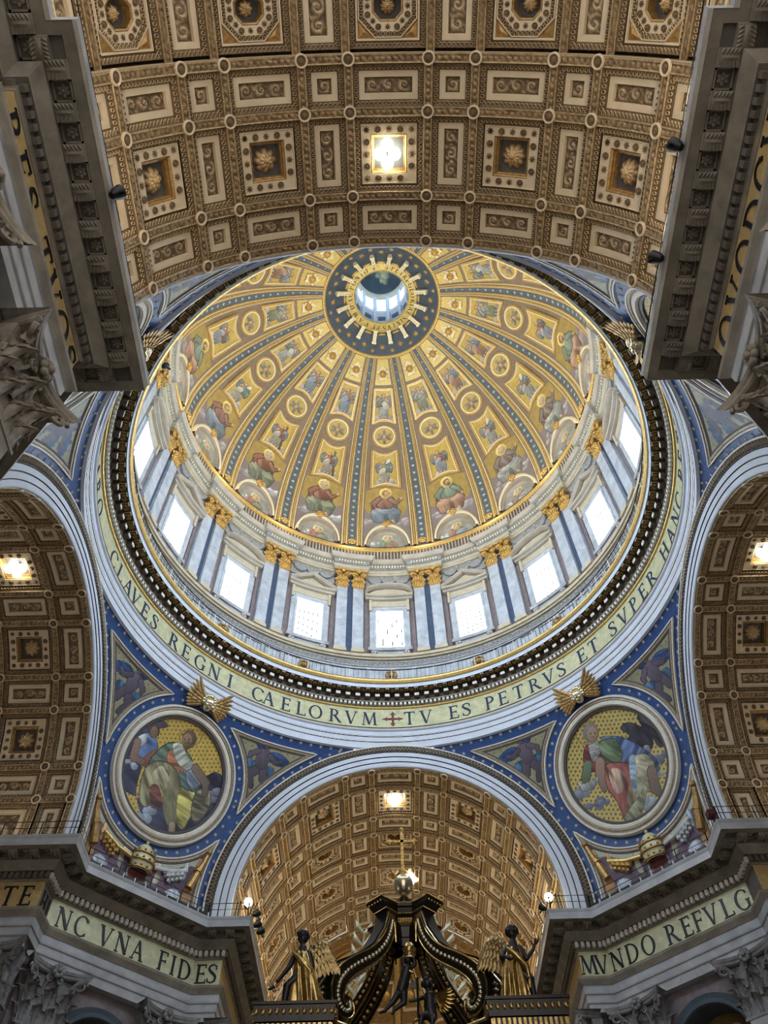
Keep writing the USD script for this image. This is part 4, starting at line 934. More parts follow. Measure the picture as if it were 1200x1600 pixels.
LOW = {1: low_coffers(1), -1: low_coffers(-1)}
def bossed(pts_fn, L, step, seed):
    """A rib face: raised fillets at its edges and a run of leafy bosses between them."""
    s = np.linspace(0, L, int(L / step) + 1); t = np.array([-1, -.86, -.80, -.5, -.25, 0, .25, .5, .80, .86, 1])
    S, T = np.meshgrid(s, t, indexing='ij')
    h = .5 + .5 * np.cos(2 * PI * S / .30) * np.cos(T * 3.4); h = h * np.cos(np.clip(T / .8, -1, 1) * PI / 2) + .8 * (meshkit.fbm(np.stack([S * 6, T * 2, 0 * S + seed], -1), 2, seed) - .45)
    h = np.where(np.abs(T) > .79, np.where(np.abs(T) < .99, .62, 0.0), np.clip(h, 0, 1)); h[:, [1, 9]] = .7
    g = np.clip(h / .7, 0, 1)[..., None]; col = np.array((.10, .065, .034)) * (1 - g) + np.array((.34, .235, .13)) * g; col = np.where((np.abs(T) > .79)[..., None] & (np.abs(T) < .99)[..., None], (.46, .34, .19), col)
    return MB().grid(pts_fn(S, T, .11 * h)), col.reshape(-1, 3)
RIBM = {}
for z, r, v0, v1, st in ((1, RV1, 21.0, 29.75, .07), (2, RV2, 29.75, 45.7, .14)):
    mb, col = bossed(lambda S, T, h: V(T * G, v0 + S, -h, r), v1 - v0, st, z); RIBM[z, 'long'] = proto('vault_rib', mb, 'relief', True, col)
    L = 2 * 98 * DEG1 * r
    mb, col = bossed(lambda S, T, h: V(S - L / 2, T * G, -h - .012, r), L, st + .03, z + 5); RIBM[z, 'across'] = proto('vault_rib', mb, 'relief', True, col)
ring_ = np.arange(20) * PI / 10
def knot_part(secs): return MB().grid(np.stack([np.stack([q * np.cos(ring_), q * np.sin(ring_), -.06 - .0 * ring_ - dz], -1) for q, dz in secs], 1), cu=True)
KNOT = proto_group('rib_knot'); part(KNOT, 'ring', knot_part(((.32, 0), (.31, .10), (.27, .12), (.23, .10), (.22, .04))), 'cream', 40); part(KNOT, 'boss', knot_part(((.30, .02), (.22, .05), (.15, .05), (.09, .12), (0, .13))), 'brown', 40)
def roty(a): c, s = math.cos(a), math.sin(a); return np.array([[c, 0, s, 0], [0, 1, 0, 0], [-s, 0, c, 0], [0, 0, 0, 1.0]])
ARMS = ['apse', 'left', 'nave', 'right']
VAULT_LABEL = ['golden coffered barrel vault of the apse arm behind the bronze canopy', 'coffered barrel vault of the left arm with a lit lamp at its crown', 'coffered nave vault directly overhead in the upper part of the picture, with the brightest lamp', 'coffered barrel vault of the right arm with a lit lamp at its crown']
for k, nm in enumerate(ARMS):
    vt = thing('ceiling', VAULT_LABEL[k], 'ceiling', kind='structure', M=rotz(PI / 2 * k) @ move(0, 0, ZV) @ roty(-.45 * DEG1 if k == 2 else 0))
    rows2 = ROWS2[:2] if k == 2 else ROWS2
    end = rows2[-1][2] + .1
    part(vt, 'vault_back', MB().grid(V(np.linspace(-98, 98, 60)[:, None] * DEG1 * 12.6, np.array([20.95, end])[None, :], 0.75, 12.6)), 'brown', True)
    part(vt, 'vault_step', MB().grid(np.stack([V(np.linspace(-98, 98, 60) * DEG1 * RV1, 29.8, 0, RV1), V(np.linspace(-98, 98, 60) * DEG1 * RV2, 29.8, .3, RV2)], 1)), 'loop')
    def rib(z, kind, M): ref(vt, 'vault_rib', RIBM[z, kind], M)
    cs = [(a, 'w') for a in WIDE] + [(a, 'n') for a in NARROW]
    for z, rows, r in ((1, ROWS1, RV1), (2, rows2, RV2)):
        for a in RIBS:
            for s in (-1, 1):
                if z == 1 or k != 2: rib(z, 'long', roty(s * a * DEG1))
        edges = [21.22] + [v1 for _, _, v1 in rows] if z == 1 else [v1 for _, _, v1 in rows]
        if z == 2 and k == 2:
            for a in RIBS:
                for s in (-1, 1):
                    mb, col = bossed(lambda S, T, h: V(T * G, 29.75 + S, -h, RV2), end - 29.75, .14, 3); part(vt, 'vault_rib', mb.out(roty(s * a * DEG1)), 'relief', True, col)
        for v in edges:
            rib(z, 'across', move(0, v, 0))
            for a in RIBS:
                for s in (-1, 1): ref(vt, 'rib_knot', KNOT, roty(s * a * DEG1) @ move(0, v, r + .0))
        for row, v0, v1 in rows:
            vc = (v0 + v1) / 2
            if z == 1 and row == 'B' and v0 < 22: vc = (21.22 + v1) / 2
            for j, (a, wn) in enumerate(cs):
                src = KIT[z][wn + row]; src = src[(j + int(v0)) % 2]
                if z == 1 and row == 'A' and a == 0: src = KIT[1]['lamp']
                ref(vt, 'coffer', src, roty(a * DEG1) @ move(0, vc, 0))
            if z == 1:
                for s in (-1, 1): ref(vt, 'coffer', LOW[s][v0], move(0, vc, 0))
    if k == 0:
        for a in RIBS:
            for s in (-1, 1):
                ln = MB()
                for q in (-1, 1):
                    ln.tube(V(s * a * DEG1 * RV1 + q * .205, np.array([21.4, 29.7]), -.10), .03, 5); ln.tube(V(s * a * DEG1 * RV2 + q * .205, np.array([29.9, 45.6]), -.10, RV2), .03, 5)
                part(vt, 'gilded_line', ln, 'gold_leaf')
    # plain wall band between cornice and springing
    for s in (-1, 1):
        part(vt, 'springing_band', MB().grid(V(s * np.array([RV1 * PI / 2 + 1.45, RV1 * PI / 2 + 1.9])[:, None], np.array([20.95, end])[None, :], -.05)), 'frieze_gold' if k in (1, 0) else 'marble')
# far ends of the closed arms: an arch rib, a half dome and the curved wall under it
APSE_LABEL = {0: 'gilded half dome of the apse behind the bronze canopy', 1: 'half dome at the far end of the left arm', 3: 'half dome at the far end of the right arm'}
WALL_LABEL = {0: 'golden curved wall of the apse under its half dome', 1: 'curved end wall of the left arm', 3: 'curved end wall of the right arm'}
for k in (0, 1, 3):
    ap = thing('ceiling', APSE_LABEL[k], 'ceiling', kind='structure', M=rotz(PI / 2 * k) @ move(0, 45.7, ZV))
    t = np.linspace(-98, 98, 70) * DEG1
    part(ap, 'arch_rib', MB().strips(np.stack([V(t * 11.7, v, w, 11.7) for v, w in ((-.05, .6), (0, .0), (.1, -.06), (.35, 0), (.4, .05), (1.3, .05), (1.35, 0), (1.6, -.06), (1.7, 0), (1.75, .6))], 1)), 'gilt_dark', True)
    th, ph = np.meshgrid(np.linspace(-90, 90, 49) * DEG1, np.linspace(0, 90, 30) * DEG1, indexing='ij')
    part(ap, 'half_dome', MB().grid(np.stack([12.2 * np.cos(ph) * np.sin(th), 1.7 + 12.2 * np.cos(ph) * np.cos(th), 12.2 * np.sin(ph)], -1)), 'gilt_dark', True)
    for a in range(-80, 81, 20):
        q = np.linspace(0, 86, 24) * DEG1; A = a * DEG1
        P = np.stack([12.0 * np.cos(q) * np.sin(A), 1.7 + 12.0 * np.cos(q) * np.cos(A), 12.0 * np.sin(q)], -1); up = -P / np.linalg.norm(P, axis=1, keepdims=True)
        part(ap, 'gilded_rib', MB().tube(P, 1, up=up, prof=[(-.3, 0), (-.25, .25), (.25, .25), (.3, 0)]), 'gilt', True)
    for el in (14, 34, 54):
        for a in range(-70, 71, 20):
            A, E = a * DEG1, el * DEG1; n = np.array([math.cos(E) * math.sin(A), math.cos(E) * math.cos(A), math.sin(E)]); x = np.cross([0, 0, 1.0], n); x /= np.linalg.norm(x); y = np.cross(n, x)
            w = 1.25 * math.cos(E); M = frame(n * 12.05 + [0, 1.7, 0], x, y, -n)
            mb = MB(); 
            for q, h in (((1, 1), 0),):
                for sx, sy, lx, ly in ((0, 1, w * 2, .25), (0, -1, w * 2, .25), (1, 0, .25, 3.0), (-1, 0, .25, 3.0)): mb.box((sx * w, sy * 1.4, 0), (lx, ly, .2))
            part(ap, 'panel_frame', mb.out(M), 'cream'); part(ap, 'rosette', MB().ball((0, 0, 0), .55, 2, (1, 1, .5)).out(M), 'gilt', True)
    yy = 45.7 + 1.7
    wl = thing('wall_apse', WALL_LABEL[k], 'wall', kind='structure', M=rotz(PI / 2 * k))
    part(wl, 'wall_face', MB().grid(np.stack([np.stack([12.2 * np.sin(np.linspace(-PI / 2, PI / 2, 40)), yy + 12.2 * np.cos(np.linspace(-PI / 2, PI / 2, 40)), 0 * np.linspace(0, 1, 40) + z], -1) for z in (0, ZV)], 1)), 'gilt_dark', True)

# ------------------------------------------------------------------ archivolts of the four great arches
ARCH_LABEL = ['pale blue and white arch band framing the apse vault at the bottom of the picture', 'pale blue and white arch band framing the left vault', 'arch band at the end of the nave vault, its edge in front of the dome', 'pale blue and white arch band framing the right vault']
def arch_sweep(pts, mat_, name, parent, smooth=True, zlow=31.26):
    t = np.linspace(-90, 90, 91) * DEG1
    rows = []
    for r, o in pts:
        x = np.concatenate([[-r], r * np.sin(t), [r]]); z = np.concatenate([[zlow - ZV], r * np.cos(t), [zlow - ZV]]); rows.append(np.stack([x, 0 * x + 20.93 - o, z], -1))
    return part(parent, name, MB().strips(np.stack(rows, 1)), mat_, smooth)
for k in range(4):
    ar = thing('trim_%d' % (3 + k), ARCH_LABEL[k], 'arch', kind='structure', M=rotz(PI / 2 * k) @ move(0, 0, ZV))
    arch_sweep([(11.6, -.3), (11.6, 0.05), (11.66, .1), (12.0, .1)], 'fascia', 'inner_fascia', ar)
    arch_sweep([(12.0, .1), (12.01, .06), (12.06, .06), (12.07, .14)], 'bead', 'bead_line', ar)
    arch_sweep([(12.07, .14), (12.46, .14)], 'fascia', 'middle_fascia', ar)
    arch_sweep([(12.46, .14), (12.47, .1), (12.53, .1), (12.54, .18)], 'bead', 'bead_line', ar)
    arch_sweep([(12.54, .18), (12.93, .18)], 'fascia', 'outer_fascia', ar)
    arch_sweep([(12.93, .18), (12.95, .21), (13.0, .21), (13.05, .22), (13.48, .26)], 'leaf_dark', 'leaf_ground', ar)
    arch_sweep([(13.48, .26), (13.5, .31), (13.6, .31), (13.64, .2), (13.64, -.3)], 'white_gilt', 'outer_fillet', ar)
    mb = MB(); n = 150
    for j in range(n):
        a0, a1, am = [(-90 + 180 * (j + q) / n) * DEG1 for q in (0, 1, .5)]
        def pt(r, a, o): return [r * math.sin(a), 20.93 - o, r * math.cos(a)]
        for (ra, aa), (rb, ab) in (((13.06, a0), (13.46, am)), ((13.46, am), (13.06, a1))):
            p, q = np.array(pt(ra, aa, .26 + (ra - 13.05) * .1)), np.array(pt(rb, ab, .26 + (rb - 13.05) * .1)); d = (q - p) / np.linalg.norm(q - p); w = np.cross(d, [0, 1, 0]) * .045
            mb.add([p - w, p + w, q + w, q - w, p - [0, .05, 0], q - [0, .05, 0]], [[0, 4, 5], [0, 5, 3], [1, 2, 5], [1, 5, 4]])
        c = np.array(pt(13.2, am, .26)); mb.add([c + np.array(pt(.12, am, 20.93)) , c - np.array(pt(.08, am, 20.93)), c + [.05 * math.cos(am), 0, -.05 * math.sin(am)], c - [.05 * math.cos(am), 0, -.05 * math.sin(am)], c - [0, .08, 0]], [[0, 2, 4], [2, 1, 4], [1, 3, 4], [3, 0, 4]])
        c = np.array(pt(12.97, am, .24)); mb.ball(c, .035, 0)
    part(ar, 'gilded_leaves', mb, 'leaf_gilt', kind='stuff')
# ------------------------------------------------------------------ the four pendentives: blue ground, roundel, winged figures, emblem
PR, PZ, PEL = 25.2, 32.4, 19.8
def chart(u, v, d=0.0):
    """Metres right and up from the roundel's middle, seen from the crossing -> point on the pendentive sphere (quadrant where x < 0 < y)."""
    u, v, d = np.broadcast_arrays(np.asarray(u, float), np.asarray(v, float), np.asarray(d, float))
    a, e = math.radians(135), math.radians(PEL)
    n = np.array([math.cos(a) * math.cos(e), math.sin(a) * math.cos(e), math.sin(e)]); x = np.array([math.sin(a), -math.cos(a), 0]); y = np.cross(x, n); y = y if y[2] > 0 else -y
    q = np.hypot(u, v); t = q / PR; k = np.where(q > 1e-9, np.sin(t) / np.maximum(q, 1e-9), 1 / PR)
    dirv = n * np.cos(t)[..., None] + (u * k)[..., None] * x + (v * k)[..., None] * y
    return dirv * (PR - d)[..., None] + np.array([0, 0, PZ])
def to_chart(p):
    p = np.asarray(p, float) - [0, 0, PZ]; p = p / np.linalg.norm(p, axis=-1, keepdims=True)
    a, e = math.radians(135), math.radians(PEL)
    n = np.array([math.cos(a) * math.cos(e), math.sin(a) * math.cos(e), math.sin(e)]); x = np.array([math.sin(a), -math.cos(a), 0]); y = np.cross(x, n); y = y if y[2] > 0 else -y
    t = np.arccos(np.clip(p @ n, -1, 1)); s = np.hypot(p @ x, p @ y) + 1e-12
    return np.stack([PR * t * (p @ x) / s, PR * t * (p @ y) / s], -1)
def pend_outline(ra=13.62, zt=46.42, zb=31.2):
    L = []
    rho = lambda z: math.sqrt(PR ** 2 - (z - PZ) ** 2)
    zs = np.linspace(zb, ZV + ra - .02, 40); zs = zs[zs < zt]
    def xa(z): return ra if z < ZV else math.sqrt(max(ra ** 2 - (z - ZV) ** 2, 0))
    for z in zs:
        x = min(xa(z), rho(z) * .7071); L.append((-x, math.sqrt(max(rho(z) ** 2 - x * x, 0)), z))
    a0 = math.atan2(L[-1][1], L[-1][0])
    top = [(rho(zt) * math.cos(a), rho(zt) * math.sin(a), zt) for a in np.linspace(a0, PI * 1.5 - a0, 40)]
    R_ = [(-y, -x, z) for x, y, z in L[::-1]]
    low = [(rho(zb) * math.cos(a), rho(zb) * math.sin(a), zb) for a in np.linspace(math.atan2(R_[-1][1], R_[-1][0]), math.atan2(L[0][1], L[0][0]), 14)]
    return Polygon(to_chart(np.array(L + top + R_ + low[1:-1]))).buffer(0)
PEND = pend_outline()
RCENTRE, RING_OUT, BLUE_R = Point(0, 0), 5.15, 5.95
INNER = PEND.buffer(-.66, join_style=2).intersection(pend_outline(zt=46.2).buffer(-.72, join_style=2)).difference(RCENTRE.buffer(BLUE_R, 48)).buffer(-.16, join_style=2).buffer(.16, join_style=2)
FIELDS = sorted([g for g in getattr(INNER, 'geoms', [INNER]) if g.area > 1.5], key=lambda g: -g.area)
def fill(poly, step, d, jit=0):
    """Points and triangles covering a chart polygon."""
    x0, y0, x1, y1 = poly.bounds
    X, Y = np.meshgrid(np.arange(x0 - step, x1 + 2 * step, step), np.arange(y0 - step, y1 + 2 * step, step), indexing='ij')
    m = shapely.contains_xy(poly.buffer(step * .8), X, Y); keep = m[:-1, :-1] & m[1:, :-1] & m[1:, 1:] & m[:-1, 1:]
    idx = -np.ones(X.shape, int); use = np.zeros(X.shape, bool)
    for a, b in ((0, 0), (1, 0), (1, 1), (0, 1)): use[a:X.shape[0] - 1 + a, b:X.shape[1] - 1 + b] |= keep
    idx[use] = np.arange(use.sum()); i, j = np.nonzero(keep)
    q = np.stack([idx[i, j], idx[i + 1, j], idx[i + 1, j + 1], idx[i, j + 1]], 1)
    return X[use], Y[use], np.vstack([q[:, [0, 1, 2]], q[:, [0, 2, 3]]])
def edge_band(mb, ring, secs, closed=True):
    """Moulding along a chart line: secs = [(offset inwards, height)]."""
    p = np.asarray(ring, float); t = np.roll(p, -1, 0) - np.roll(p, 1, 0) if closed else np.gradient(p, axis=0); t /= np.linalg.norm(t, axis=1, keepdims=True) + 1e-12
    n = np.stack([-t[:, 1], t[:, 0]], 1)
    P = np.stack([chart(*(p + n * o).T, h) for o, h in secs], 1)
    if closed: P = np.concatenate([P, P[:1]], 0)
    return mb.strips(P)
def ring_ccw(poly, step=.25):
    c = np.array(shapely.segmentize(poly.exterior, step).coords)[:-1]
    return c if poly.exterior.is_ccw else c[::-1]
def circle(r, n=120): t = np.arange(n) * 2 * PI / n; return np.stack([r * np.cos(t), r * np.sin(t)], 1)
rnd = random.Random(3)
STARS = []
blue = PEND.difference(RCENTRE.buffer(RING_OUT)).difference(unary_union([f.buffer(.12) for f in FIELDS]))
for q, dlt in ((PEND.exterior.parallel_offset(.31, 'left') if PEND.exterior.is_ccw else PEND.exterior.parallel_offset(.31, 'right'), 0), (LineString(np.vstack([circle(5.55), circle(5.55)[:1]])), 0)):
    for ln in getattr(q, 'geoms', [q]):
        for s in np.arange(.3, ln.length, .86):
            c = ln.interpolate(s)
            if blue.buffer(-.12).contains(c): STARS.append((c.x, c.y))
x0, y0, x1, y1 = PEND.bounds
for x in np.arange(x0, x1, .72):
    for y in np.arange(y0, y1, .72):
        c = Point(x + rnd.uniform(-.1, .1), y + rnd.uniform(-.1, .1))
        if blue.buffer(-.3).contains(c) and all(math.hypot(c.x - a, c.y - b) > .55 for a, b in STARS): STARS.append((c.x, c.y))
GREY, WINGB = np.array((.085, .07, .095)), np.array((.022, .05, .15))
def winged_figure(p, T, seed):
    """A small winged figure in blue and grey; T maps unit coordinates into the field."""
    P = lambda *q: [T(*a) for a in q]
    p.poly(P((-.10, .34), (-.26, .46), (-.44, .72), (-.52, 1.06), (-.40, 1.0), (-.24, .84), (-.10, .62), (-.02, .44)), WINGB, .7, 55, 16, .06)
    p.poly(P((.10, .36), (.26, .46), (.52, .44), (.80, .30), (.62, .22), (.36, .20), (.14, .22)), WINGB * 1.2, .7, 75, 16, .06)
    p.poly(P((.02, .06), (.28, .10), (.40, -.02), (.30, -.16), (.10, -.10), (-.14, -.16), (-.26, -.02), (-.12, .08)), (.04, .10, .19), .6, 40, 9, .06)
    p.limb(P((.02, .0), (-.14, -.24), (-.02, -.50)), [.72, .52, .26], GREY, .06); p.limb(P((.10, .02), (.20, -.24), (.36, -.46)), [.72, .5, .26], GREY * 1.15, .06)
    p.poly(P((-.17, .38), (-.15, .16), (-.06, -.02), (.12, -.02), (.16, .16), (.18, .36), (.02, .44)), GREY * 1.4, .18, 25, 5, .06)
    p.limb(P((-.15, .34), (-.32, .20), (-.28, .0)), [.40, .32, .22], GREY * 1.3, .06); p.limb(P((.15, .34), (.34, .24), (.46, .32)), [.40, .3, .2], GREY * 1.2, .06)
    p.poly(P((-.28, .10), (-.40, -.04), (-.30, -.16), (-.18, -.04)), (.05, .13, .24), .6, 60, 9, .05)
    h = T(.0, .58); p.head(h[0], h[1], .36, GREY * 2.0, (.035, .03, .04))
def emblem(p):
    """Tall tiered crown between crossed-out keys, rolled cloth and sceptres on a violet ground."""
    c = p; hold, hx = p.Y, p.X; p.Y = p.Y - .45; p.X = p.X / .70
    for s in (-1, 1):
        c.poly([(s * 6.6, -6.1), (s * 5.4, -8.6), (s * 2.2, -8.9), (s * .5, -8.2), (s * 1.4, -7.0), (s * 3.2, -6.9), (s * 5.0, -6.0)], (.09, .045, .085), .35, 60 * s, 5)
        c.poly([(s * 6.3, -4.9), (s * 6.75, -5.0), (s * 6.2, -8.4), (s * 5.2, -8.3)], (.36, .20, .07), .3, 90, 8, .1); c.ell(s * 6.5, -4.8, .42, .3, (.25, .04, .04), 0, 0, .06)
        c.poly([(s * 4.9, -5.6), (s * 4.6, -6.3), (s * 2.9, -6.9), (s * 3.0, -7.4), (s * 4.2, -7.2), (s * 5.1, -6.5)], (.55, .36, .13) if s < 0 else (.42, .52, .60), .5, 30 * s, 9, .1)
        for q in range(4): c.ell(s * (4.9 - q * .45), -6.75 - q * .22, .2, .22, (.62, .42, .18) if s < 0 else (.50, .60, .68), 0, 0, .05)
        c.poly([(s * 1.15, -6.6), (s * 1.9, -6.4), (s * 2.4, -7.0), (s * 2.35, -7.9), (s * 1.8, -8.1), (s * 1.9, -7.2), (s * 1.3, -7.2)], (.50, .46, .36), .45, 80, 7, .08)
        c.poly([(s * 3.4, -8.3), (s * 4.4, -7.9), (s * 5.1, -8.3), (s * 4.4, -8.8)], (.40, .46, .56), .4, 30, 7, .06)
        c.ell(s * .9, -8.1, .3, .6, (.46, .52, .62), 0, .3, .05)
    c.ell(0, -8.1, 1.0, .9, (.20, .06, .06), 0, .2, .05); p.Y, p.X = hold, hx
SAINT = {}
def saint_left(p):
    gold = np.array((.66, .47, .115)); p.C[:] = gold * (1 + .3 * (p.nz(1.3) - .5))[..., None]
    lat = np.hypot(((p.X + .18 * (np.floor(p.Y / .31) % 2)) % .36) - .18, (p.Y % .31) - .155) < .075; p.lay(lat, (.24, .14, .04))
    p.poly([(-4.2, 2.8), (-3.2, 3.3), (-2.2, 2.2), (-2.6, .4), (-3.0, -1.4), (-2.4, -3.2), (-.6, -4.2), (1.6, -4.2), (3.4, -2.4), (4.2, -.6), (3.6, .1), (2.6, -.3), (0, -2), (-3.9, -1.2), (-4.4, .6)], (.055, .055, .11), .35, 50, 2.4)
    p.cloud(-2.2, -3.0, 1.0, (.30, .36, .46), 7, 4); p.cloud(3.1, -1.7, .7, (.20, .20, .27), 6, 9); p.cloud(-3.3, .8, .55, (.42, .48, .55), 5, 2)
    # attendant with a book
    p.poly([(-3.9, 2.6), (-2.9, 3.4), (-1.2, 3.9), (-.5, 3.5), (-1.3, 3.3), (-2.2, 3.0)], (.10, .085, .13), .3, 20, 4, .06)
    p.poly([(-3.0, 2.7), (-1.7, 2.9), (-1.3, 1.9), (-1.6, .8), (-2.9, 1.0)], (.11, .17, .33), .4, 60, 4, .06); p.poly([(-2.9, 2.7), (-2.2, 2.9), (-2.4, 2.2), (-3.2, 2.0)], (.48, .52, .56), .3, 10, 6)
    p.poly([(-2.5, 1.0), (-1.4, 1.8), (-1.3, 1.0), (-2.2, .5)], (.27, .10, .07), 0, 0, 1, .05); p.limb([(-3.0, 2.3), (-3.3, 1.2), (-2.5, .9)], [.6, .5, .35], (.30, .19, .14), .05); p.head(-1.65, 3.1, .42, (.30, .19, .13), (.12, .08, .06))
    # seated bearded man
    p.poly([(-2.0, .6), (-1.0, 1.9), (.2, 2.3), (1.2, 1.6), (1.9, .2), (1.5, -1.0), (-.6, -.4)], (.10, .15, .12), .4, 60, 3.5, .08)
    p.poly([(-.4, 1.6), (.5, 1.7), (1.2, .6), (1.3, -.3), (.4, -.4), (-.3, .4)], (.42, .17, .09), .35, 70, 5, .05)
    p.poly([(.0, 2.2), (.75, 2.2), (1.2, 1.3), (1.75, .8), (1.6, .2), (.8, .5), (.2, 1.2)], (.47, .50, .43), .35, 120, 6, .07)
    p.poly([(-2.5, -.2), (-1.9, .7), (-.8, .9), (.3, .2), (.5, -1.4), (.1, -3.3), (-.3, -4.0), (-.8, -2.9), (-1.0, -1.0), (-2.0, -2.2), (-2.7, -1.8)], (.27, .25, .15), .45, 12, 4, .1)
    p.poly([(-1.7, -.1), (-1.0, .6), (-.3, .1), (-.5, -1.0), (-1.2, -1.0)], (.36, .32, .21), .5, 20, 5); p.poly([(-1.9, -.9), (-1.2, -.8), (-.9, -2.2), (-1.8, -2.3)], (.22, .09, .07), .4, 60, 5)
    p.poly([(.5, -1.3), (1.7, -.9), (2.2, -1.8), (1.2, -3.2), (.6, -3.9), (.2, -3.2)], (.44, .40, .13), .5, 60, 4, .08)
    p.poly([(.6, .3), (1.6, -.5), (2.2, -1.6), (1.9, -1.4), (.8, -.9)], (.12, .19, .17), .4, 45, 6, .05); p.poly([(1.9, -1.4), (2.9, -1.2), (2.9, -2.4), (1.9, -3.4), (1.4, -3.0)], (.25, .23, .15), .5, 70, 5, .08)
    p.poly([(1.2, .2), (2.0, .3), (2.6, -.3), (1.7, -1.1), (1.2, -.5)], (.26, .33, .42), .3, 40, 5, .08); p.limb([(1.9, .4), (2.7, -.7), (2.6, -1.5)], [.7, .55, .35], (.22, .16, .12), .06)
    p.head(1.35, 2.55, .55, (.36, .22, .15), (.17, .11, .08), True, None, -1)
    q = np.hypot((p.X - 1.45) / .95, (p.Y - 2.75) / .62); p.lay(np.abs(q - 1) < .045, (.30, .2, .05))
    p.limb([(-.2, -3.6), (-.3, -4.1)], [.5, .4], (.40, .28, .2), .05)
def saint_right(p):
    gold = np.array((.60, .47, .16)); p.C[:] = gold * (1 + .3 * (p.nz(1.3) - .5))[..., None]
    lat = np.hypot(((p.X + .18 * (np.floor(p.Y / .31) % 2)) % .36) - .18, (p.Y % .31) - .155) < .085; p.lay(lat, (.15, .11, .05))
    p.cloud(-2.6, -2.0, .9, (.22, .24, .30), 7, 4); p.cloud(-1.6, -2.7, .8, (.15, .16, .22), 6, 5); p.cloud(2.6, -2.9, 1.0, (.34, .38, .42), 7, 6); p.cloud(3.4, .4, .6, (.17, .17, .22), 6, 7); p.cloud(3.1, -.9, .5, (.36, .40, .45), 5, 8)
    # dark eagle
    p.poly([(.5, 2.6), (1.2, 3.0), (2.2, 2.6), (2.9, 2.2), (3.0, 1.2), (2.4, .9), (1.2, 1.0), (.4, 1.7), (1.2, 2.0)], (.045, .04, .055), .4, 30, 5, .06); p.poly([(2.0, 3.4), (2.6, 3.6), (3.5, 2.6), (3.9, 1.2), (3.3, 1.3), (2.9, 2.2), (2.3, 2.6)], (.06, .05, .07), .5, 60, 6, .05); p.cloud(2.3, .95, .5, (.26, .25, .30), 5, 3)
    # bearded old man leaning forward
    p.poly([(-2.6, 1.2), (-1.8, 1.8), (-1.2, .8), (-1.5, -.4), (-2.6, -.2)], (.22, .06, .06), .4, 70, 5, .06)
    p.poly([(-1.2, 2.0), (.6, 1.9), (2.4, .9), (3.2, .2), (3.2, -.6), (1.0, -.2), (-.3, -.2), (.2, 1.0)], (.10, .15, .30), .45, 150, 4, .08)
    p.poly([(-1.4, 1.6), (-.2, 1.9), (.4, 1.0), (.2, .1), (-.6, .0), (-1.1, .6)], (.15, .21, .12), .4, 60, 5, .07)
    p.poly([(-1.0, -.1), (.2, .1), (1.6, -.2), (1.5, -1.4), (1.1, -3.2), (.6, -4.0), (-.1, -2.6), (-.9, -1.5)], (.26, .09, .075), .4, 20, 4, .08); p.poly([(-.7, -.5), (.1, -.3), (.6, -.9), (.3, -2.0), (-.3, -1.9)], (.40, .28, .22), .5, 20, 5)
    p.poly([(.8, -2.0), (1.3, -1.0), (1.4, -2.6), (.8, -3.8)], (.30, .20, .13), .4, 30, 5)
    p.poly([(1.3, .4), (2.4, .6), (3.0, -.2), (2.6, -1.6), (1.6, -2.6), (1.3, -1.2)], (.36, .35, .24), .45, 75, 4, .07); p.poly([(1.5, .3), (2.2, .4), (2.6, -.4), (2.2, -1.2), (1.7, -.8)], (.48, .45, .32), .4, 75, 5); p.poly([(1.0, .3), (1.5, .5), (1.5, -1.8), (1.1, -1.6)], (.34, .44, .56), .3, 90, 6)
    p.poly([(1.6, -2.4), (2.3, -1.6), (1.9, -3.4), (1.0, -4.1), (.6, -3.7)], (.25, .26, .17), .45, 50, 5, .06)
    p.limb([(2.8, -.6), (3.0, -1.8), (3.6, -2.3)], [.9, .6, .4], (.20, .14, .11), .06)
    p.limb([(-1.4, .2), (-1.4, -.9), (-1.1, -1.7)], [.8, .6, .4], (.32, .22, .17), .06); p.limb([(-2.4, .0), (-2.6, -1.0)], [.8, .5], (.15, .20, .13), .06)
    p.poly([(-3.4, -.8), (-2.8, -1.9), (-1.8, -1.5), (-1.6, -.9), (-2.2, -1.2), (-3.0, -1.4)], (.40, .41, .42), .2, 20, 6, .06)
    p.poly([(-2.2, 1.9), (-1.5, 1.8), (-1.4, .9), (-1.9, .3), (-2.2, 1.0)], (.42, .42, .42), .4, 100, 8, .05); p.head(-2.0, 2.35, .6, (.38, .26, .20), (.24, .22, .22), False, None, .6)
    q = np.hypot((p.X + 2.35) / .95, (p.Y - 2.45) / .9); p.lay(np.abs(q - 1) < .05, (.28, .2, .06))
PEND_LABEL = ['blue starred pendentive at lower left with the roundel of a bearded man on gold and a companion with a book', 'starred pendentive above the left pier cornice, mostly hidden by the near capital', 'starred pendentive above the right pier cornice, mostly hidden by the near capital', 'blue starred pendentive at lower right with the roundel of an old man and a dark eagle']
RIMR = ring_ccw(PEND, .4)
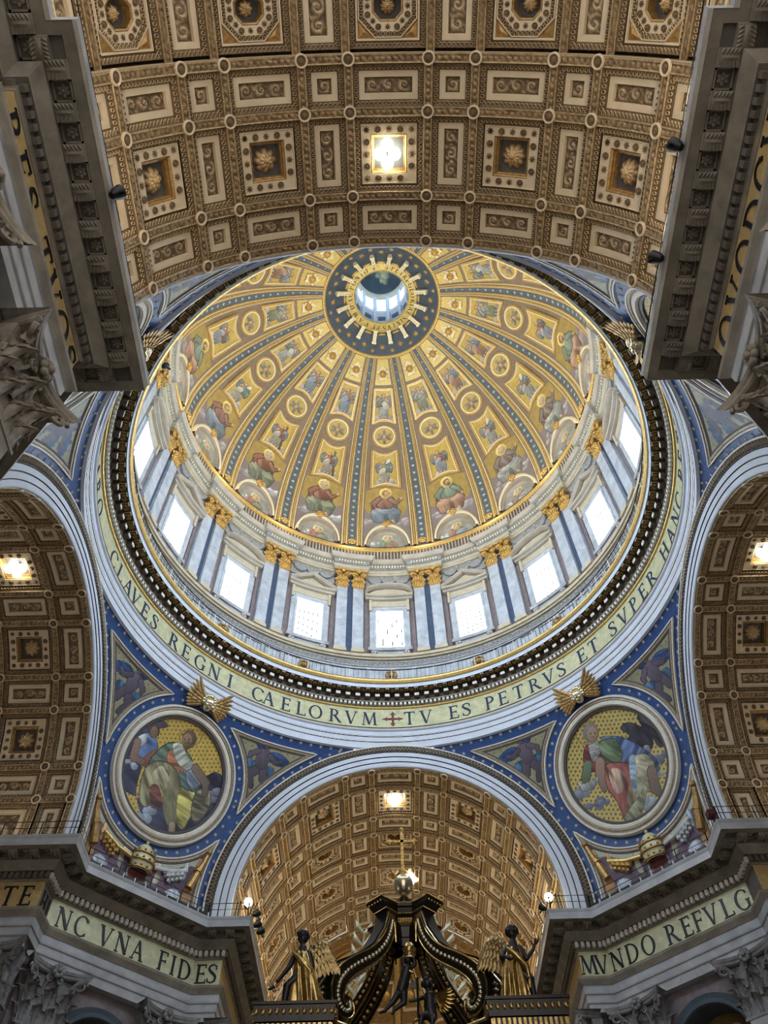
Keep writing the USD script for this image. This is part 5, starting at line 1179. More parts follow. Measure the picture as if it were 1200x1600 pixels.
for k in range(4):
    pw = thing('wall_pendentive', PEND_LABEL[k], 'wall', kind='structure', M=rotz(PI / 2 * k))
    X, Y, F = fill(PEND.buffer(-.06), .2, 0); part(pw, 'blue_ground', MB().add(chart(X, Y, 0), F), 'blue', True)
    st = proto('pendentive_star', star_mesh(.17, 6, .35, .03)) if False else None
    mb = MB()
    for x, y in STARS:
        t = np.arange(12) * PI / 6; q = np.where(np.arange(12) % 2 == 0, .19, .07); mb.add(np.vstack([chart(x + q * np.cos(t), y + q * np.sin(t), .03), [chart(x, y, .07)]]), [[i, (i + 1) % 12, 12] for i in range(12)])
    part(pw, 'stars', mb, 'star', kind='stuff')
    # roundel
    X, Y, F = fill(RCENTRE.buffer(4.1, 48), .05 if k in (0, 3) else .12, .1)
    a26 = math.radians(26 if k in (0, 2) else -26); p = Paint(X * math.cos(a26) + Y * math.sin(a26), Y * math.cos(a26) - X * math.sin(a26), GOLD2, k + 1); p.fine, p.deep = 2.3, 1.5; (saint_right if k in (3, 1) else saint_left)(p)
    part(pw, 'roundel_mosaic', MB().add(chart(X, Y, .1), F), 'mosaic', True, p.C * .88)
    c = circle(1.0)
    part(pw, 'inner_ring', edge_band(MB(), c * 4.1, [(0, .1), (-.02, .22), (-.2, .22), (-.24, .14)]), 'bead', True)
    part(pw, 'cream_ring', edge_band(MB(), c * 4.32, [(0, .14), (-.03, .28), (-.14, .4), (-.32, .38), (-.42, .3)]), 'white_gilt', True)
    part(pw, 'gilded_ring', edge_band(MB(), c * 4.74, [(0, .3), (-.06, .36), (-.16, .3), (-.24, .3)]), 'leaf_gilt', True)
    part(pw, 'outer_ring', edge_band(MB(), c * 4.98, [(0, .3), (-.03, .36), (-.14, .34), (-.2, .04)]), 'white_gilt', True)
    for f in FIELDS:
        r = ring_ccw(f, .3); low = f.centroid.y < -3
        part(pw, 'field_fillet', edge_band(MB(), r, [(-.1, 0), (-.06, .14), (.03, .14), (.06, .02)]), 'white_gilt', True)
        part(pw, 'field_moulding', edge_band(MB(), r, [(.06, .05), (.12, .10), (.24, .10), (.30, .03)]), 'leaf_gilt', True)
        part(pw, 'dark_bead', edge_band(MB(), r, [(.30, .05), (.34, .06), (.40, .04)]), 'bead', True)
        X, Y, F = fill(f.buffer(-.3), .06 if k in (0, 3) else .14, .03)
        p = Paint(X, Y, (.30, .285, .18), k * 7 + int(low)); p.C *= (1 + .35 * (p.nz(1.4) - .5))[:, None]
        if low: p.C[:] = (.10, .055, .10); p.C *= (1 + .5 * (p.nz(.8) - .5))[:, None]; p.lay((np.hypot(X, Y) < 6.75) & (np.abs(X) > 1.6), (.40, .43, .34)); emblem(p)
        else:
            sgn = 1 if f.centroid.x > 0 else -1; cx, cy = f.representative_point().x, f.representative_point().y
            lat = (np.abs((X % .6) - .3) < .06) & (np.abs((Y % .5) - .25) < .06); p.lay(lat, (.16, .12, .06))
            cx, cy = sgn * 6.3, 4.0
            winged_figure(p, lambda a, b, s=sgn, x=cx, y=cy: (x + s * a * 3.3, y + b * 3.3 - .5), k)
        part(pw, 'figure_field' if not low else 'emblem_field', MB().add(chart(X, Y, .035), F), 'mosaic', True, p.C)
    # tiered crown in relief over the emblem
    o = chart(0, -6.6, .15); n = -(chart(0, -6.6, 0) - [0, 0, PZ]) / PR; x = np.array([.7071, .7071, 0]); up = np.cross(n, x); up = up if up[2] > 0 else -up; M = frame(o, x, up, n)
    cr = MB().lathe([(.72, -.85), (.82, -.8), (.82, -.66), (.74, -.6), (.86, -.3), (.92, -.22), (.84, -.1), (.80, .25), (.84, .34), (.70, .42), (.6, .75), (.35, 1.0), (.0, 1.1)], 20, np.array([[1, 0, 0, 0], [0, 0, 1, 0], [0, -.6, 0, .1], [0, 0, 0, 1.0]])).ball((0, 1.2, .1), .14, 1)
    cp = part(pw, 'tiered_crown', cr.out(M), 'frieze_pale', True)
    mb = MB()
    for z, r_ in ((-.74, .84), (-.2, .93), (.34, .86)): mb.tube([(r_ * math.cos(t), z, .1 + .6 * r_ * math.sin(t)) for t in np.linspace(0, PI, 16)], .08, 6); [mb.ball((r_ * math.cos(t), z + .14, .1 + .62 * r_ * math.sin(t)), .09, 1) for t in np.linspace(.2, PI - .2, 6)]
    part(pw, 'crown_band', mb.out(M), 'gilt_dark')
    part(pw, 'crown_cross', MB().box((0, 1.55, .1), (.06, .5, .06)).box((0, 1.62, .1), (.3, .06, .06)).out(M), 'gilt')
    for s_, m_ in ((-1, 'gilt'), (1, 'rail_white')):
        kx = lambda a, b, h: chart(a * s_, b, h)
        rod = MB().tube([kx(4.75, -4.3, .15), kx(4.6, -5.0, .2), kx(4.25, -6.1, .25), kx(3.95, -7.1, .2)], [.16, .20, .26, .28], 8).ball(kx(4.78, -4.15, .2), .24, 1).tube([kx(4.4, -5.6, .22), kx(4.3, -5.85, .24)], .32, 8)
        part(pw, 'scroll_rod', rod, 'gilt_dark', 40)
        key = MB().tube([kx(.9, -6.75, .25), kx(2.2, -6.55, .3), kx(3.5, -6.0, .25)], .14, 7)
        for q in range(4): key.box(kx(2.2 + q * .33, -6.85 + q * .16, .28), (.24, .24, .24)); key.box(kx(2.3 + q * .3, -7.15 + q * .16, .22), (.16, .16, .2))
        part(pw, 'key', key, m_, 40)
    # gilded winged head where the roundel meets the ring
    o = chart(0, 5.85, .2); n = -(chart(0, 5.85, 0) - [0, 0, PZ]) / PR; up = np.cross(n, x); up = up if up[2] > 0 else -up; M = frame(o, x, up, n)
    ch = thing('cherub_head', 'gilded winged head over %s' % ['the lower left roundel with the bearded man', 'a roundel hidden by the left near cornice', 'a roundel hidden by the right near cornice', 'the lower right roundel with the dark eagle'][k], 'sculpture', 'winged heads over the roundels', M=rotz(PI / 2 * k) @ M)
    hd = MB().ball((0, 0, .38), .52, 2, (.9, 1.1, .95))
    for a in range(-20, 201, 24): hd.ball((.48 * math.cos(a * DEG1), .16 + .48 * math.sin(a * DEG1), .34), .19, 1)
    for s in (-1, 1): hd.ball((s * .18, .07, .84), .07, 1); hd.ball((s * .25, -.14, .76), .15, 1)
    hd.ball((0, -.05, .92), .09, 1).ball((0, -.26, .84), .11, 1, (1.3, .5, .6))
    part(ch, 'head', hd, 'silver_gold', True)
    for s in (-1, 1):
        w = MB()
        for row, (L, wd, nf, h) in enumerate(((2.15, .30, 9, .08), (1.45, .30, 7, .2), (.85, .28, 5, .3))):
            for j in range(nf):
                f0 = j / max(nf - 1, 1); a = (50 - 74 * f0) * DEG1; ln = L * (1 - .42 * f0); dr = np.array([s * math.cos(a), math.sin(a), .10]); sd = np.array([-dr[1], dr[0], 0])
                b = np.array([s * (.34 + .10 * f0), .16 - .34 * f0, h]); q = [b + dr * ln * f + sd * wd * .5 * g + np.array([0, 0, e]) - [0, s * 0 + .18 * f * f * ln * .4, 0] for f, g, e in ((0, .5, 0), (.5, 1, .05), (.85, .8, .03), (1, 0, 0), (.85, -.8, .0), (.5, -1, 0), (0, -.5, 0))]
                w.add(np.vstack([q, [b + dr * ln * .5 + [0, -.02, .1]]]), [[i, (i + 1) % 7, 7] for i in range(7)])
        part(ch, 'wing', w, 'gilt_dark')
# ------------------------------------------------------------------ piers: entablature with its inscription, pilasters, niches
FX, FY, FD, FO = 11.74, 21.05, 13.5, 1.87      # frieze line; the cornice projects FO
def mitre(path, profile, side=1):
    """Sweeps [(o, z)] along a plan polyline, offset o to the room side, with mitred corners."""
    p = np.asarray(path, float); d = np.diff(p, axis=0); d /= np.linalg.norm(d, axis=1, keepdims=True); n = np.stack([-d[:, 1], d[:, 0]], 1) * side
    N = np.vstack([n[:1], [(a + b) / (1 + a @ b) for a, b in zip(n[:-1], n[1:])], n[-1:]])
    o = np.array([q[0] for q in profile]); z = np.array([q[1] for q in profile])
    P = p[:, None, :] + N[:, None, :] * o[None, :, None]
    return np.concatenate([P, np.broadcast_to(z[None, :, None], P.shape[:2] + (1,))], -1)
def seg_sweep(path, profile, side=1):
    P = mitre(path, profile, side); mb = MB()
    for i in range(len(P) - 1): mb.strips(P[i:i + 2])
    return mb
ARCHI = [(-1.1, 25.62), (.0, 25.62), (.0, 26.12), (.07, 26.14), (.09, 26.2), (.09, 26.62), (.16, 26.64), (.18, 26.72), (.18, 27.14), (.24, 27.16)]
TAENIA = [(.24, 27.16), (.28, 27.24), (.40, 27.46), (.42, 27.62), (.38, 27.64), (-.02, 27.66)]
BED = [(-.02, 29.36), (.05, 29.38), (.08, 29.46), (.14, 29.48)]
DENT = [(.14, 29.48), (.14, 29.86), (.36, 29.88)]
OVOLO = [(.36, 29.88), (.40, 29.95), (.62, 30.18), (.72, 30.3), (.74, 30.36)]
SOFF = [(.74, 30.36), (.74, 30.74), (1.42, 30.74), (1.42, 30.62)]
OUTER = [(1.42, 30.62), (1.81, 30.62)]
CORONA = [(1.80, 30.62), (1.82, 30.6), (1.82, 31.05)]
CYMA = [(1.82, 31.05), (1.84, 31.08), (1.86, 31.16), (1.88, 31.22), (1.88, 31.27)]
TOPC = [(1.88, 31.27), (-.6, 31.3)]
# modillion: a scrolled bracket with an acanthus leaf underneath; local x along the cornice, y outwards, z up
def modillion_mesh():
    t = np.linspace(0, 1, 12); y = .0 + .66 * t; z = -.36 + .06 * np.cos(t * PI) + .22 * t ** 2
    mb = MB(); x = np.linspace(-.27, .27, 7)
    top = 0.0
    X, T = np.meshgrid(x, t, indexing='ij'); Z = np.interp(T, t, z) - .05 * (1 - (X / .27) ** 2) * np.sin(T * PI) - .025 * np.cos(X * 46) * np.sin(T * PI)
    Yg = .66 * T; mb.grid(np.stack([X, Yg, Z], -1))
    for s in (-.27, .27): mb.grid(np.stack([np.stack([s + 0 * t, y, z], 1), np.stack([s + 0 * t, y, 0 * z + top], 1)], 1))
    mb.grid(np.array([[[-.27, .66, z[-1]], [.27, .66, z[-1]]], [[-.27, .66, top], [.27, .66, top]]]))
    for j in range(5):
        for s in (-1, 1):
            c = np.array([s * .17, .1 + .12 * j, np.interp(.15 + .18 * j, t, z) - .03]); mb.add([c + [-.1 * s, -.04, .02], c + [.12 * s, -.07, -.05], c + [.10 * s, .03, -.01], c + [-.06 * s, .05, -.05]], [[0, 1, 3], [1, 2, 3]])
    mb.tube([(-.28, .62, z[-1] + .05), (.28, .62, z[-1] + .05)], .08, 6)
    return mb
MODP = proto('modillion', modillion_mesh(), 'stone')
def rose(R_=.23):
    mb = MB().ball((0, 0, -.06), .07, 1)
    for k in range(6):
        a = k * PI / 3; mb.ball((.13 * math.cos(a), .13 * math.sin(a), -.02), .1, 1, (1, .75, .5), rotz(a)[:3, :3])
    return mb
ROSP = proto('soffit_rosette', rose(), 'stone')
def coffer_rim():
    mb = MB()
    for c, s in (((0, -.29, 0), (.66, .06, .13)), ((0, .29, 0), (.66, .06, .13)), ((-.30, 0, 0), (.06, .64, .13)), ((.30, 0, 0), (.06, .64, .13))): mb.box(c, s)
    return mb
RIMP = proto('soffit_coffer', coffer_rim(), 'stone')
DENP = proto('dentil', MB().box((0, .11, .17), (.21, .22, .34)), 'dentil'); DENS = proto('dentil', MB().box((0, .09, .17), (.21, .18, .34)), 'stone_dark')
def text_on(parent, a, b, seq, h, z0, mat_, o=.0):
    """Letters standing on the wall line from a to b (room on the left of the direction read): seq = [(char, metres from a)]."""
    a, b = np.asarray(a, float), np.asarray(b, float); d = (b - a) / np.linalg.norm(b - a); x = np.array([d[0], d[1], 0]); up = np.array([0, 0, 1.0]); n = np.cross(x, up)
    for ch, s in seq:
        g, w = letter(ch, h, .05)
        if g is None: continue
        part(parent, 'letter', g.out(frame(np.array([*(a + d * s), z0]) + n * (o + .0) - x * w / 2, x, up, n)), mat_)
def spell(s, start, h, gap=.16, word=.62):
    out, x = [], start
    for ch in s:
        if ch == ' ': x += word * h; continue
        w = glyph(ch)[1] * h; out.append((ch, x + w / 2)); x += w + gap * h
    return out, x
PIER_LABEL = ['left pier cornice and entablature at bottom left, inscribed NC VNA FIDES on gold', 'left near pier cornice seen from below, with brackets and rosettes and letters ending TRES TVOS', 'right near pier cornice seen from below, with brackets and rosettes and letters starting QVOD', 'right pier cornice and entablature at bottom right, inscribed MVNDO REFVLG on pale gold']
def acanthus_capital(w, dp, h=3.0):
    """Corinthian pilaster capital, local x along the wall, -y out of it, z up from the astragal; returns dict of meshes."""
    bell, leaves, ab = MB(), MB(), MB()
    hw = w / 2
    zz = np.linspace(0, h * .86, 8); fl = 1 + .20 * (zz / (h * .86)) ** 3
    rows = np.stack([np.stack([[-hw * f, 0, z], [-hw * f, -dp * f, z], [hw * f, -dp * f, z], [hw * f, 0, z]]) for f, z in zip(fl, zz)], 0); bell.strips(np.swapaxes(rows, 0, 1).swapaxes(0, 1))
    bell.box((0, -dp / 2, -.06), (w + .16, dp + .16, .14))
    def LM(x, y, z, rot=0): 
        M = rotz(rot) @ np.eye(4); M[:3, 3] = x, y, z; return M
    for row, (z, n, lw, lh, cu) in enumerate(((0.02, 4, w / 3.3, h * .42, .55), (h * .26, 3, w / 3.0, h * .48, .75))):
        for j in range(n):
            x = (j - (n - 1) / 2) * w / (n - .4); add_leaf(leaves, LM(x, -dp - .04 - .06 * row, z), lw, lh, cu, 17, 26)
        for s in (-1, 1): add_leaf(leaves, LM(s * (hw + .04), -dp * .5, z, s * PI / 2), lw * .8, lh, cu * .8, 13, 22)
    for s in (-1, 1):
        for (x, d, f) in ((s * hw * 1.12, .95, 1), ):
            o = np.array([x, -dp - .62, h * .80]); scroll(leaves, o, np.array([s * .8, -.6, 0]), np.array([0, 0, 1.0]), .36, .09, np.array([.6 * s, .8, 0]), 1.7)
            leaves.tube([(s * hw * .45, -dp - .1, h * .50), (s * hw * .7, -dp - .28, h * .66), (s * hw * 1.0, -dp - .55, h * .86), (s * hw * 1.25, -dp - .78, h * .88)], [.12, .12, .12, .1], 6)
        o = np.array([s * .32, -dp - .28, h * .80]); scroll(leaves, o, np.array([-s, 0, 0.0]), np.array([0, 0, 1.0]), .24, .06, np.array([0, 1.0, 0]), 1.5)
        leaves.tube([(s * hw * .45, -dp - .1, h * .50), (s * hw * .3, -dp - .2, h * .68), (s * .34, -dp - .28, h * .86)], .07, 5)
        for q in range(3): add_leaf(leaves, LM(s * hw * (.5 + .22 * q), -dp - .16 - .14 * q, h * (.46 + .10 * q), s * .5), .5, .6, .35, 7, 8)
    # abacus with hollow sides and horned corners
    xs = np.linspace(-1, 1, 25); ex = hw * 1.36
    front = lambda e: np.stack([xs * (ex + e), -dp - .30 - (.72) * np.abs(xs) ** 2.2 - e, 0 * xs], 1)
    for (e0, z0), (e1, z1) in zip([(-.12, h * .87), (-.02, h * .89), (0, h * .93), (.06, h * .95), (.10, h * 1.0)][:-1], [(-.02, h * .89), (0, h * .93), (.06, h * .95), (.10, h * 1.0)]):
        a, b = front(e0), front(e1); a[:, 2] = z0; b[:, 2] = z1; ab.grid(np.stack([a, b], 1))
        for s in (0, -1): ab.grid(np.array([[a[s], b[s]], [[a[s][0] * .8, 0, z0], [b[s][0] * .8, 0, z1]]]))
    a = front(-.12); a[:, 2] = h * .87; b = a.copy(); b[:, 1] = 0; b[:, 0] *= .8; ab.grid(np.stack([a, b], 1)); a = front(.1); a[:, 2] = h; b = a.copy(); b[:, 1] = 0; ab.grid(np.stack([a, b], 1))
    fl = MB()
    for k in range(7):
        t = k * 2 * PI / 7; fl.ball((.24 * math.cos(t), -dp - .5, h * .94 + .24 * math.sin(t)), .17, 1, (1, .8, 1))
    fl.ball((0, -dp - .62, h * .94), .15, 2)
    return dict(bell=bell, acanthus_leaves=leaves, abacus=ab, fleuron=fl)
def capital_proto(w, dp, m_):
    g = proto_group('capital')
    for nm, mb in acanthus_capital(w, dp).items(): part(g, nm, mb, m_, 35)
    return g
CAPS = [capital_proto(2.75, .55, m_) for m_ in ('capital_grey', 'capital_stone')]
RS = 8.8
for k in range(4):
    # quadrant x < 0 < y turned by k quarter turns; leg A runs along the left arm, leg B along the apse arm
    Mk = rotz(PI / 2 * k)
    LA, LB = 24, 24
    path = [(-FY - LA, FX), (-FY, FX), (-FY, FD), (-FD, FY), (-FX, FY), (-FX, FY + LB)]
    if k == 1: path[:1] = [(-FY - LA, FX + .8), (-FY - RS, FX + .8), (-FY - RS, FX)]
    if k == 2: path[-1:] = [(-FX, FY + RS), (-FX - .8, FY + RS), (-FX - .8, FY + LB)]
    path = np.array(path); i0 = 2 if k == 1 else 0; NS = len(path) - 1
    dd_ = np.diff(path, axis=0); dd_ /= np.linalg.norm(dd_, axis=1, keepdims=True); CUT = [0] + [(-(a[0] * b[1] - a[1] * b[0])) / (1 + a @ b) for a, b in zip(dd_[:-1], dd_[1:])] + [0]
    en = thing('trim_%d' % (7 + k), PIER_LABEL[k], 'cornice', kind='structure', M=Mk)
    S = -1
    part(en, 'architrave', seg_sweep(path, ARCHI, S), 'marble')
    part(en, 'taenia', seg_sweep(path, TAENIA, S), 'stone')
    for i in range(NS):
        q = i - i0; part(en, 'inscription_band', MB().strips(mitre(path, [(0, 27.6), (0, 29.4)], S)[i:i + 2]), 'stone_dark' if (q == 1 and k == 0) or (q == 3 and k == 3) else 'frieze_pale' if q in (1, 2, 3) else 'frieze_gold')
    part(en, 'bed_moulding', seg_sweep(path, BED + OVOLO[:0], S), 'stone')
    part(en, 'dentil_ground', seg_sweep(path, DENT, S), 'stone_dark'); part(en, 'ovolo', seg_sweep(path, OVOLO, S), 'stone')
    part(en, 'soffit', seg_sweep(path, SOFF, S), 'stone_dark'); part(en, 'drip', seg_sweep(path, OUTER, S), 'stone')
    part(en, 'corona', seg_sweep(path, CORONA, S), 'marble' if k in (0, 3) else 'stone'); part(en, 'cymatium', seg_sweep(path, CYMA, S), 'marble'); part(en, 'cornice_top', seg_sweep(path, TOPC, S), 'stone')
    nb = MB()
    for i in range(NS):
        a, b = path[i], path[i + 1]; d = (b - a); L = np.linalg.norm(d); d /= L; n = np.array([-d[1], d[0]]) * S
        cut = (CUT[i], CUT[i + 1])
        def span(o): return (cut[0] * o, L - cut[1] * o)
        x3, n3, up = np.array([*d, 0]), np.array([*n, 0]), np.array([0, 0, 1.0])
        s0, s1 = span(.25); m = max(1, int((s1 - s0 - .1) / .356))
        for j in range(m):
            s = s0 + (j + .5) * (s1 - s0) / m; ref(en, 'dentil', DENP if k in (0, 3) and i - i0 in (1, 2, 3) else DENS, frame(np.array([*(a + d * s), 29.5]) + n3 * .14, x3, n3, up))
        s0, s1 = span(1.1); m = max(0, int(round((s1 - s0) / 1.24)))
        for j in range(m):
            s = s0 + (j + .5) * (s1 - s0) / m; o = np.array([*(a + d * s), 30.74])
            ref(en, 'modillion', MODP, frame(o + n3 * .74, x3, n3, up))
            if j < m - 1 or L > 9.5:
                s = s0 + (j + 1) * (s1 - s0) / m; o = np.array([*(a + d * s), 30.74]); ref(en, 'soffit_coffer', RIMP, frame(o + n3 * 1.08 - up * .06, x3, n3, up)); ref(en, 'rosette', ROSP, frame(o + n3 * 1.08, x3, n3, up))
    # inscription, read with the room on the right of the way the path runs
    zt, hh = 27.92, 1.18
    if k == 0:
        text_on(en, path[0], path[1], [('T', 22.1), ('E', 23.15), ('M', 19.3), ('A', 20.4)], hh, zt, 'letter_black')
        text_on(en, path[1], path[2], [('H', .62), ('I', 1.4)], hh * .9, zt, 'letter_black')
        text_on(en, path[2], path[3], [('N', 1.05), ('C', 2.25), ('V', 4.0), ('N', 5.2), ('A', 6.35), ('F', 8.25), ('I', 9.05), ('D', 9.95)], hh, zt, 'letter_black')
        text_on(en, path[3], path[4], [('E', .5), ('S', 1.22)], hh, zt, 'letter_black')
    if k == 3:
        text_on(en, path[1], path[2], [('M', .5), ('V', 1.38)], hh, zt, 'letter_black')
        text_on(en, path[2], path[3], [('N', .75), ('D', 1.95), ('O', 3.2), ('R', 5.0), ('E', 6.1), ('F', 6.95), ('V', 7.9), ('L', 9.0), ('G', 10.05)], hh, zt, 'letter_black')
    if k == 1:     # near left: the line along the nave ends at the corner
        seq, _ = spell('CONFIRMA FRATRES TVOS', 0, hh + .12, .15, .5); L = seq[-1][1]
        text_on(en, path[2], path[3], [(c, RS - .42 - (L - s)) for c, s in seq if RS - .42 - (L - s) > .2], hh + .12, zt - .05, 'letter_black')
    if k == 2:     # near right: the line starts at the corner
        seq, _ = spell('QVODCVMQVE LIGAVERIS', .35, hh + .12, .15, .5)
        text_on(en, path[4], path[5], [(c, s) for c, s in seq if s < RS - .4], hh + .12, zt - .05, 'letter_black')
    # pier body and pilasters
    pr = thing('wall_pier', ['left far pier under the inscription NC VNA FIDES, grey marble with a round-headed niche', 'left near pier of brown-grey stone with leafy capitals, under the letters TRES TVOS', 'right near pier of brown-grey stone with leafy capitals, under the letters QVOD', 'right far pier under the inscription MVNDO REFVLG, grey marble with a round-headed niche'][k], 'wall', kind='structure', M=Mk)
    back = .55
    wp = np.array([(-FY - LA, FX), (-FY - .0, FX), (-FY, FD), (-FD, FY), (-FX, FY), (-FX, FY + LB)]); P = mitre(wp, [(-back, 0.0), (-back, 25.7)], S)
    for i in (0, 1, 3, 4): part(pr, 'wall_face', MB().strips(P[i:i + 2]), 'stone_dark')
    # chamfer face with an arched niche
    a, b = P[2, 0, :2], P[3, 0, :2]; L = np.linalg.norm(b - a); d = (b - a) / L; x3 = np.array([*d, 0]); n3 = np.array([d[1], -d[0], 0]); M = frame(np.array([*a, 0]), x3, (0, 0, 1.0), n3)
    nr, nz = 2.35, 21.9
    face = sbox(0, 0, L, 25.7).difference(unary_union([sbox(L / 2 - nr, 14, L / 2 + nr, nz), Point(L / 2, nz).buffer(nr, 24)]))
    part(pr, 'niche_face', MB().poly(face, .05).out(M), 'drum_plum')
    t = np.linspace(0, PI, 25)
    arc = lambda r, o: np.stack([L / 2 + r * np.concatenate([[1], np.cos(t), [-1]]), np.concatenate([[13.6], nz + r * np.sin(t), [13.6]]), np.full(27, o)], 1)
    nb = MB(); nb.strips(np.stack([arc(r, o) for r, o in ((2.35, -1.5), (2.35, .1), (2.42, .22), (2.62, .22), (2.7, .14), (2.95, .18), (3.0, .05))], 1)); part(pr, 'niche_arch', nb.out(M), 'disc_blue', True)
    part(pr, 'niche_back', MB().box((L / 2, 13.8, -.7), (5.4, .4, 1.8)).grid(np.array([[[L / 2 - 2.4, 13.6, -1.5], [L / 2 + 2.4, 13.6, -1.5]], [[L / 2 - 2.4, 24.4, -1.5], [L / 2 + 2.4, 24.4, -1.5]]])).out(M), 'niche_gold')
    sc = MB(); u_ = np.linspace(-1.2, 1.2, 16); sc.grid(np.stack([np.stack([L / 2 + u_, 22.9 + .35 * np.sin(u_ * 2.2) + q, -1.3 + .1 * np.cos(u_ * 5)], 1) for q in (-.3, .3)], 1)).tube([(L / 2 - 1.2, 22.3, -1.25), (L / 2 - 1.2, 22.95, -1.25)], .14, 8)
    part(pr, 'niche_scroll', sc.out(M), 'marble_warm', True)
    fg = MB().ball((L / 2 + .7, 22.3, -1.2), .3, 2).ball((L / 2 + .75, 21.5, -1.15), .55, 2, (1, 1.3, .6)).tube([(L / 2 + .5, 21.9, -1.1), (L / 2 - .1, 22.2, -.95), (L / 2 - .6, 22.6, -1.05)], [.18, .14, .09], 8); part(pr, 'niche_figure', fg.out(M), 'marble_warm', True)
    pil = []
    off = back
    def pilaster(a, b, s, w=2.75, lab=None):
        d = (np.asarray(b) - a) / np.linalg.norm(np.asarray(b) - a); n = np.array([d[1], -d[0]]); o = np.asarray(a) + d * s - n * back
        x3, n3 = np.array([*d, 0]), np.array([*n, 0]); Mp = frame(np.array([*o, 0]), x3, -n3, np.array([0, 0, 1.0]))
        part(pr, 'pilaster_shaft', MB().box((0, -back / 2 - .02, 11.3), (w - .25, back + .04, 22.6)).box((0, -back / 2 - .06, .6), (w, back + .2, 1.2)).out(Mp), 'marble' if k in (0, 3) else 'stone')
        ref(pr, 'capital', CAPS[k in (1, 2)], Mp @ move(0, 0, 22.62))
    P0, P1, P4, P5 = [np.array(q) for q in ((-FY - LA, FX), (-FY, FX), (-FX, FY), (-FX, FY + LB))]; A, B = np.array((-FY, FD)), np.array((-FD, FY)); LL = np.linalg.norm(B - A)
    pilaster(A, B, 1.55); pilaster(A, B, LL - 1.55)
    if k == 0: pilaster(P0, P1, LA - 1.45); pilaster(P4, P5, 1.45)
    if k == 3: pilaster(P0, P1, LA - 1.45); pilaster(P4, P5, 1.45)
    if k == 1: pilaster(P0, P1, LA - 1.3); pilaster(P0, P1, LA - 7.1)
    if k == 2: pilaster(P4, P5, 1.3); pilaster(P4, P5, 7.1)
fl = thing('floor', 'polished marble floor of the basilica, below the picture', 'floor', kind='structure')
part(fl, 'paving', MB().box((0, 2, -.1), (90, 130, .2)), 'floor_marble')
# ------------------------------------------------------------------ bronze canopy (baldachin) under the dome
from manifold3d import Manifold
def body(bones, refine=.05, smooth=6):
    """One continuous figure: bones = [(point, radius, point, radius)]; hulls of spheres joined and smoothed."""
    parts_ = []
    for a, ra, b, rb in bones:
        s = [Manifold.sphere(r, 14).translate(tuple(map(float, p))) for p, r in ((a, ra), (b, rb))]; parts_.append(Manifold.batch_hull(s))
    m = parts_[0]
    for q in parts_[1:]: m = m + q
    m = m.refine_to_length(refine).to_mesh(); t = trimesh.Trimesh(m.vert_properties[:, :3], m.tri_verts, process=True)
    trimesh.smoothing.filter_taubin(t, iterations=smooth); return MB().tm(t)
BX, BY = 0.0, 3.0
bald = thing('bronze_canopy', 'dark bronze and gilded canopy with scrolled ribs rising to a crown under the apse vault', 'canopy', M=move(BX, BY, 0))
def mold_square(hx, cx, cy, prof):
    p = [(cx - hx, cy - hx), (cx + hx, cy - hx), (cx + hx, cy + hx), (cx - hx, cy + hx), (cx - hx, cy - hx)]
    P = mitre(p, prof, -1); P[0], P[-1] = P[0], P[0]
    q = np.array(p, float); out = []
    for o, z in prof: out.append([(cx + sx * (hx + o), cy + sy * (hx + o), z) for sx, sy in ((-1, -1), (1, -1), (1, 1), (-1, 1), (-1, -1))])
    A = np.swapaxes(np.array(out), 0, 1); mb = MB()
    for i in range(4): mb.strips(A[i:i + 2])
    return mb
for sx in (-1, 1):
    for sy in (-1, 1):
        g = [sx * 4.1, sy * 4.1]
        part(bald, 'corner_block', mold_square(1.15, *g, [(-.2, 11.6), (0, 11.6), (0, 12.9), (.06, 12.95), (.06, 13.3), (0, 13.32), (0, 14.55)]), 'bronze')
        part(bald, 'corner_cornice', mold_square(1.15, *g, [(0, 14.52), (.12, 14.56), (.1, 14.7), (.16, 14.98), (.24, 15.0), (.27, 15.2), (.3, 15.5), (.34, 15.52), (.34, 15.62), (-1.1, 15.64)]), 'bronze')
        mb = MB()
        for i in range(4):
            ax = np.array([(1, 0), (0, 1), (1, 0), (0, 1)][i]); nn = np.array([(0, -1), (1, 0), (0, 1), (-1, 0)][i])
            for j in range(15):
                c = np.array(g) + nn * 1.3 + ax * (-1.26 + .18 * j); mb.box((c[0], c[1], 14.84), (.1, .1, .24))
            for j in range(12):
                c = np.array(g) + nn * 1.43 + ax * (-1.32 + .24 * j); mb.ball((c[0], c[1], 15.3), .09, 1, (1, 1, 1.3))
        part(bald, 'gilded_ornament', mb, 'bronze_gilt', kind='stuff')
# hollowed cornice between the corners and the valance below
for i in range(4):
    t = np.linspace(-1, 1, 25); x = t * 2.95; dip = 3.55 + .9 * np.abs(t) ** 2
    mb = MB().strips(np.stack([np.stack([x, -(dip + o), 0 * x + z + .25 * np.abs(t) ** 2], 1) for o, z in ((-.4, 14.0), (.05, 14.1), (.1, 14.5), (.3, 14.6), (.35, 14.85), (.5, 14.95), (.5, 15.1), (-.6, 15.15))], 1))
    part(bald, 'hollow_cornice', mb.out(rotz(PI / 2 * i)), 'bronze')
    mb = MB().tube(np.stack([x, -(dip + .52), 15.03 + .25 * np.abs(t) ** 2], 1), .07, 6); part(bald, 'gilt_edge', mb.out(rotz(PI / 2 * i)), 'bronze_gilt')
    vl = MB()
    for j in range(7): vl.poly(Polygon([(-.36, 0), (.36, 0), (.36, -1.3), (.0, -1.75), (-.36, -1.3)]), .08, frame((-2.4 + .8 * j, -4.2, 13.9), (1, 0, 0), (0, 0, 1.0)))
    part(bald, 'valance', vl.out(rotz(PI / 2 * i)), 'bronze_gilt')
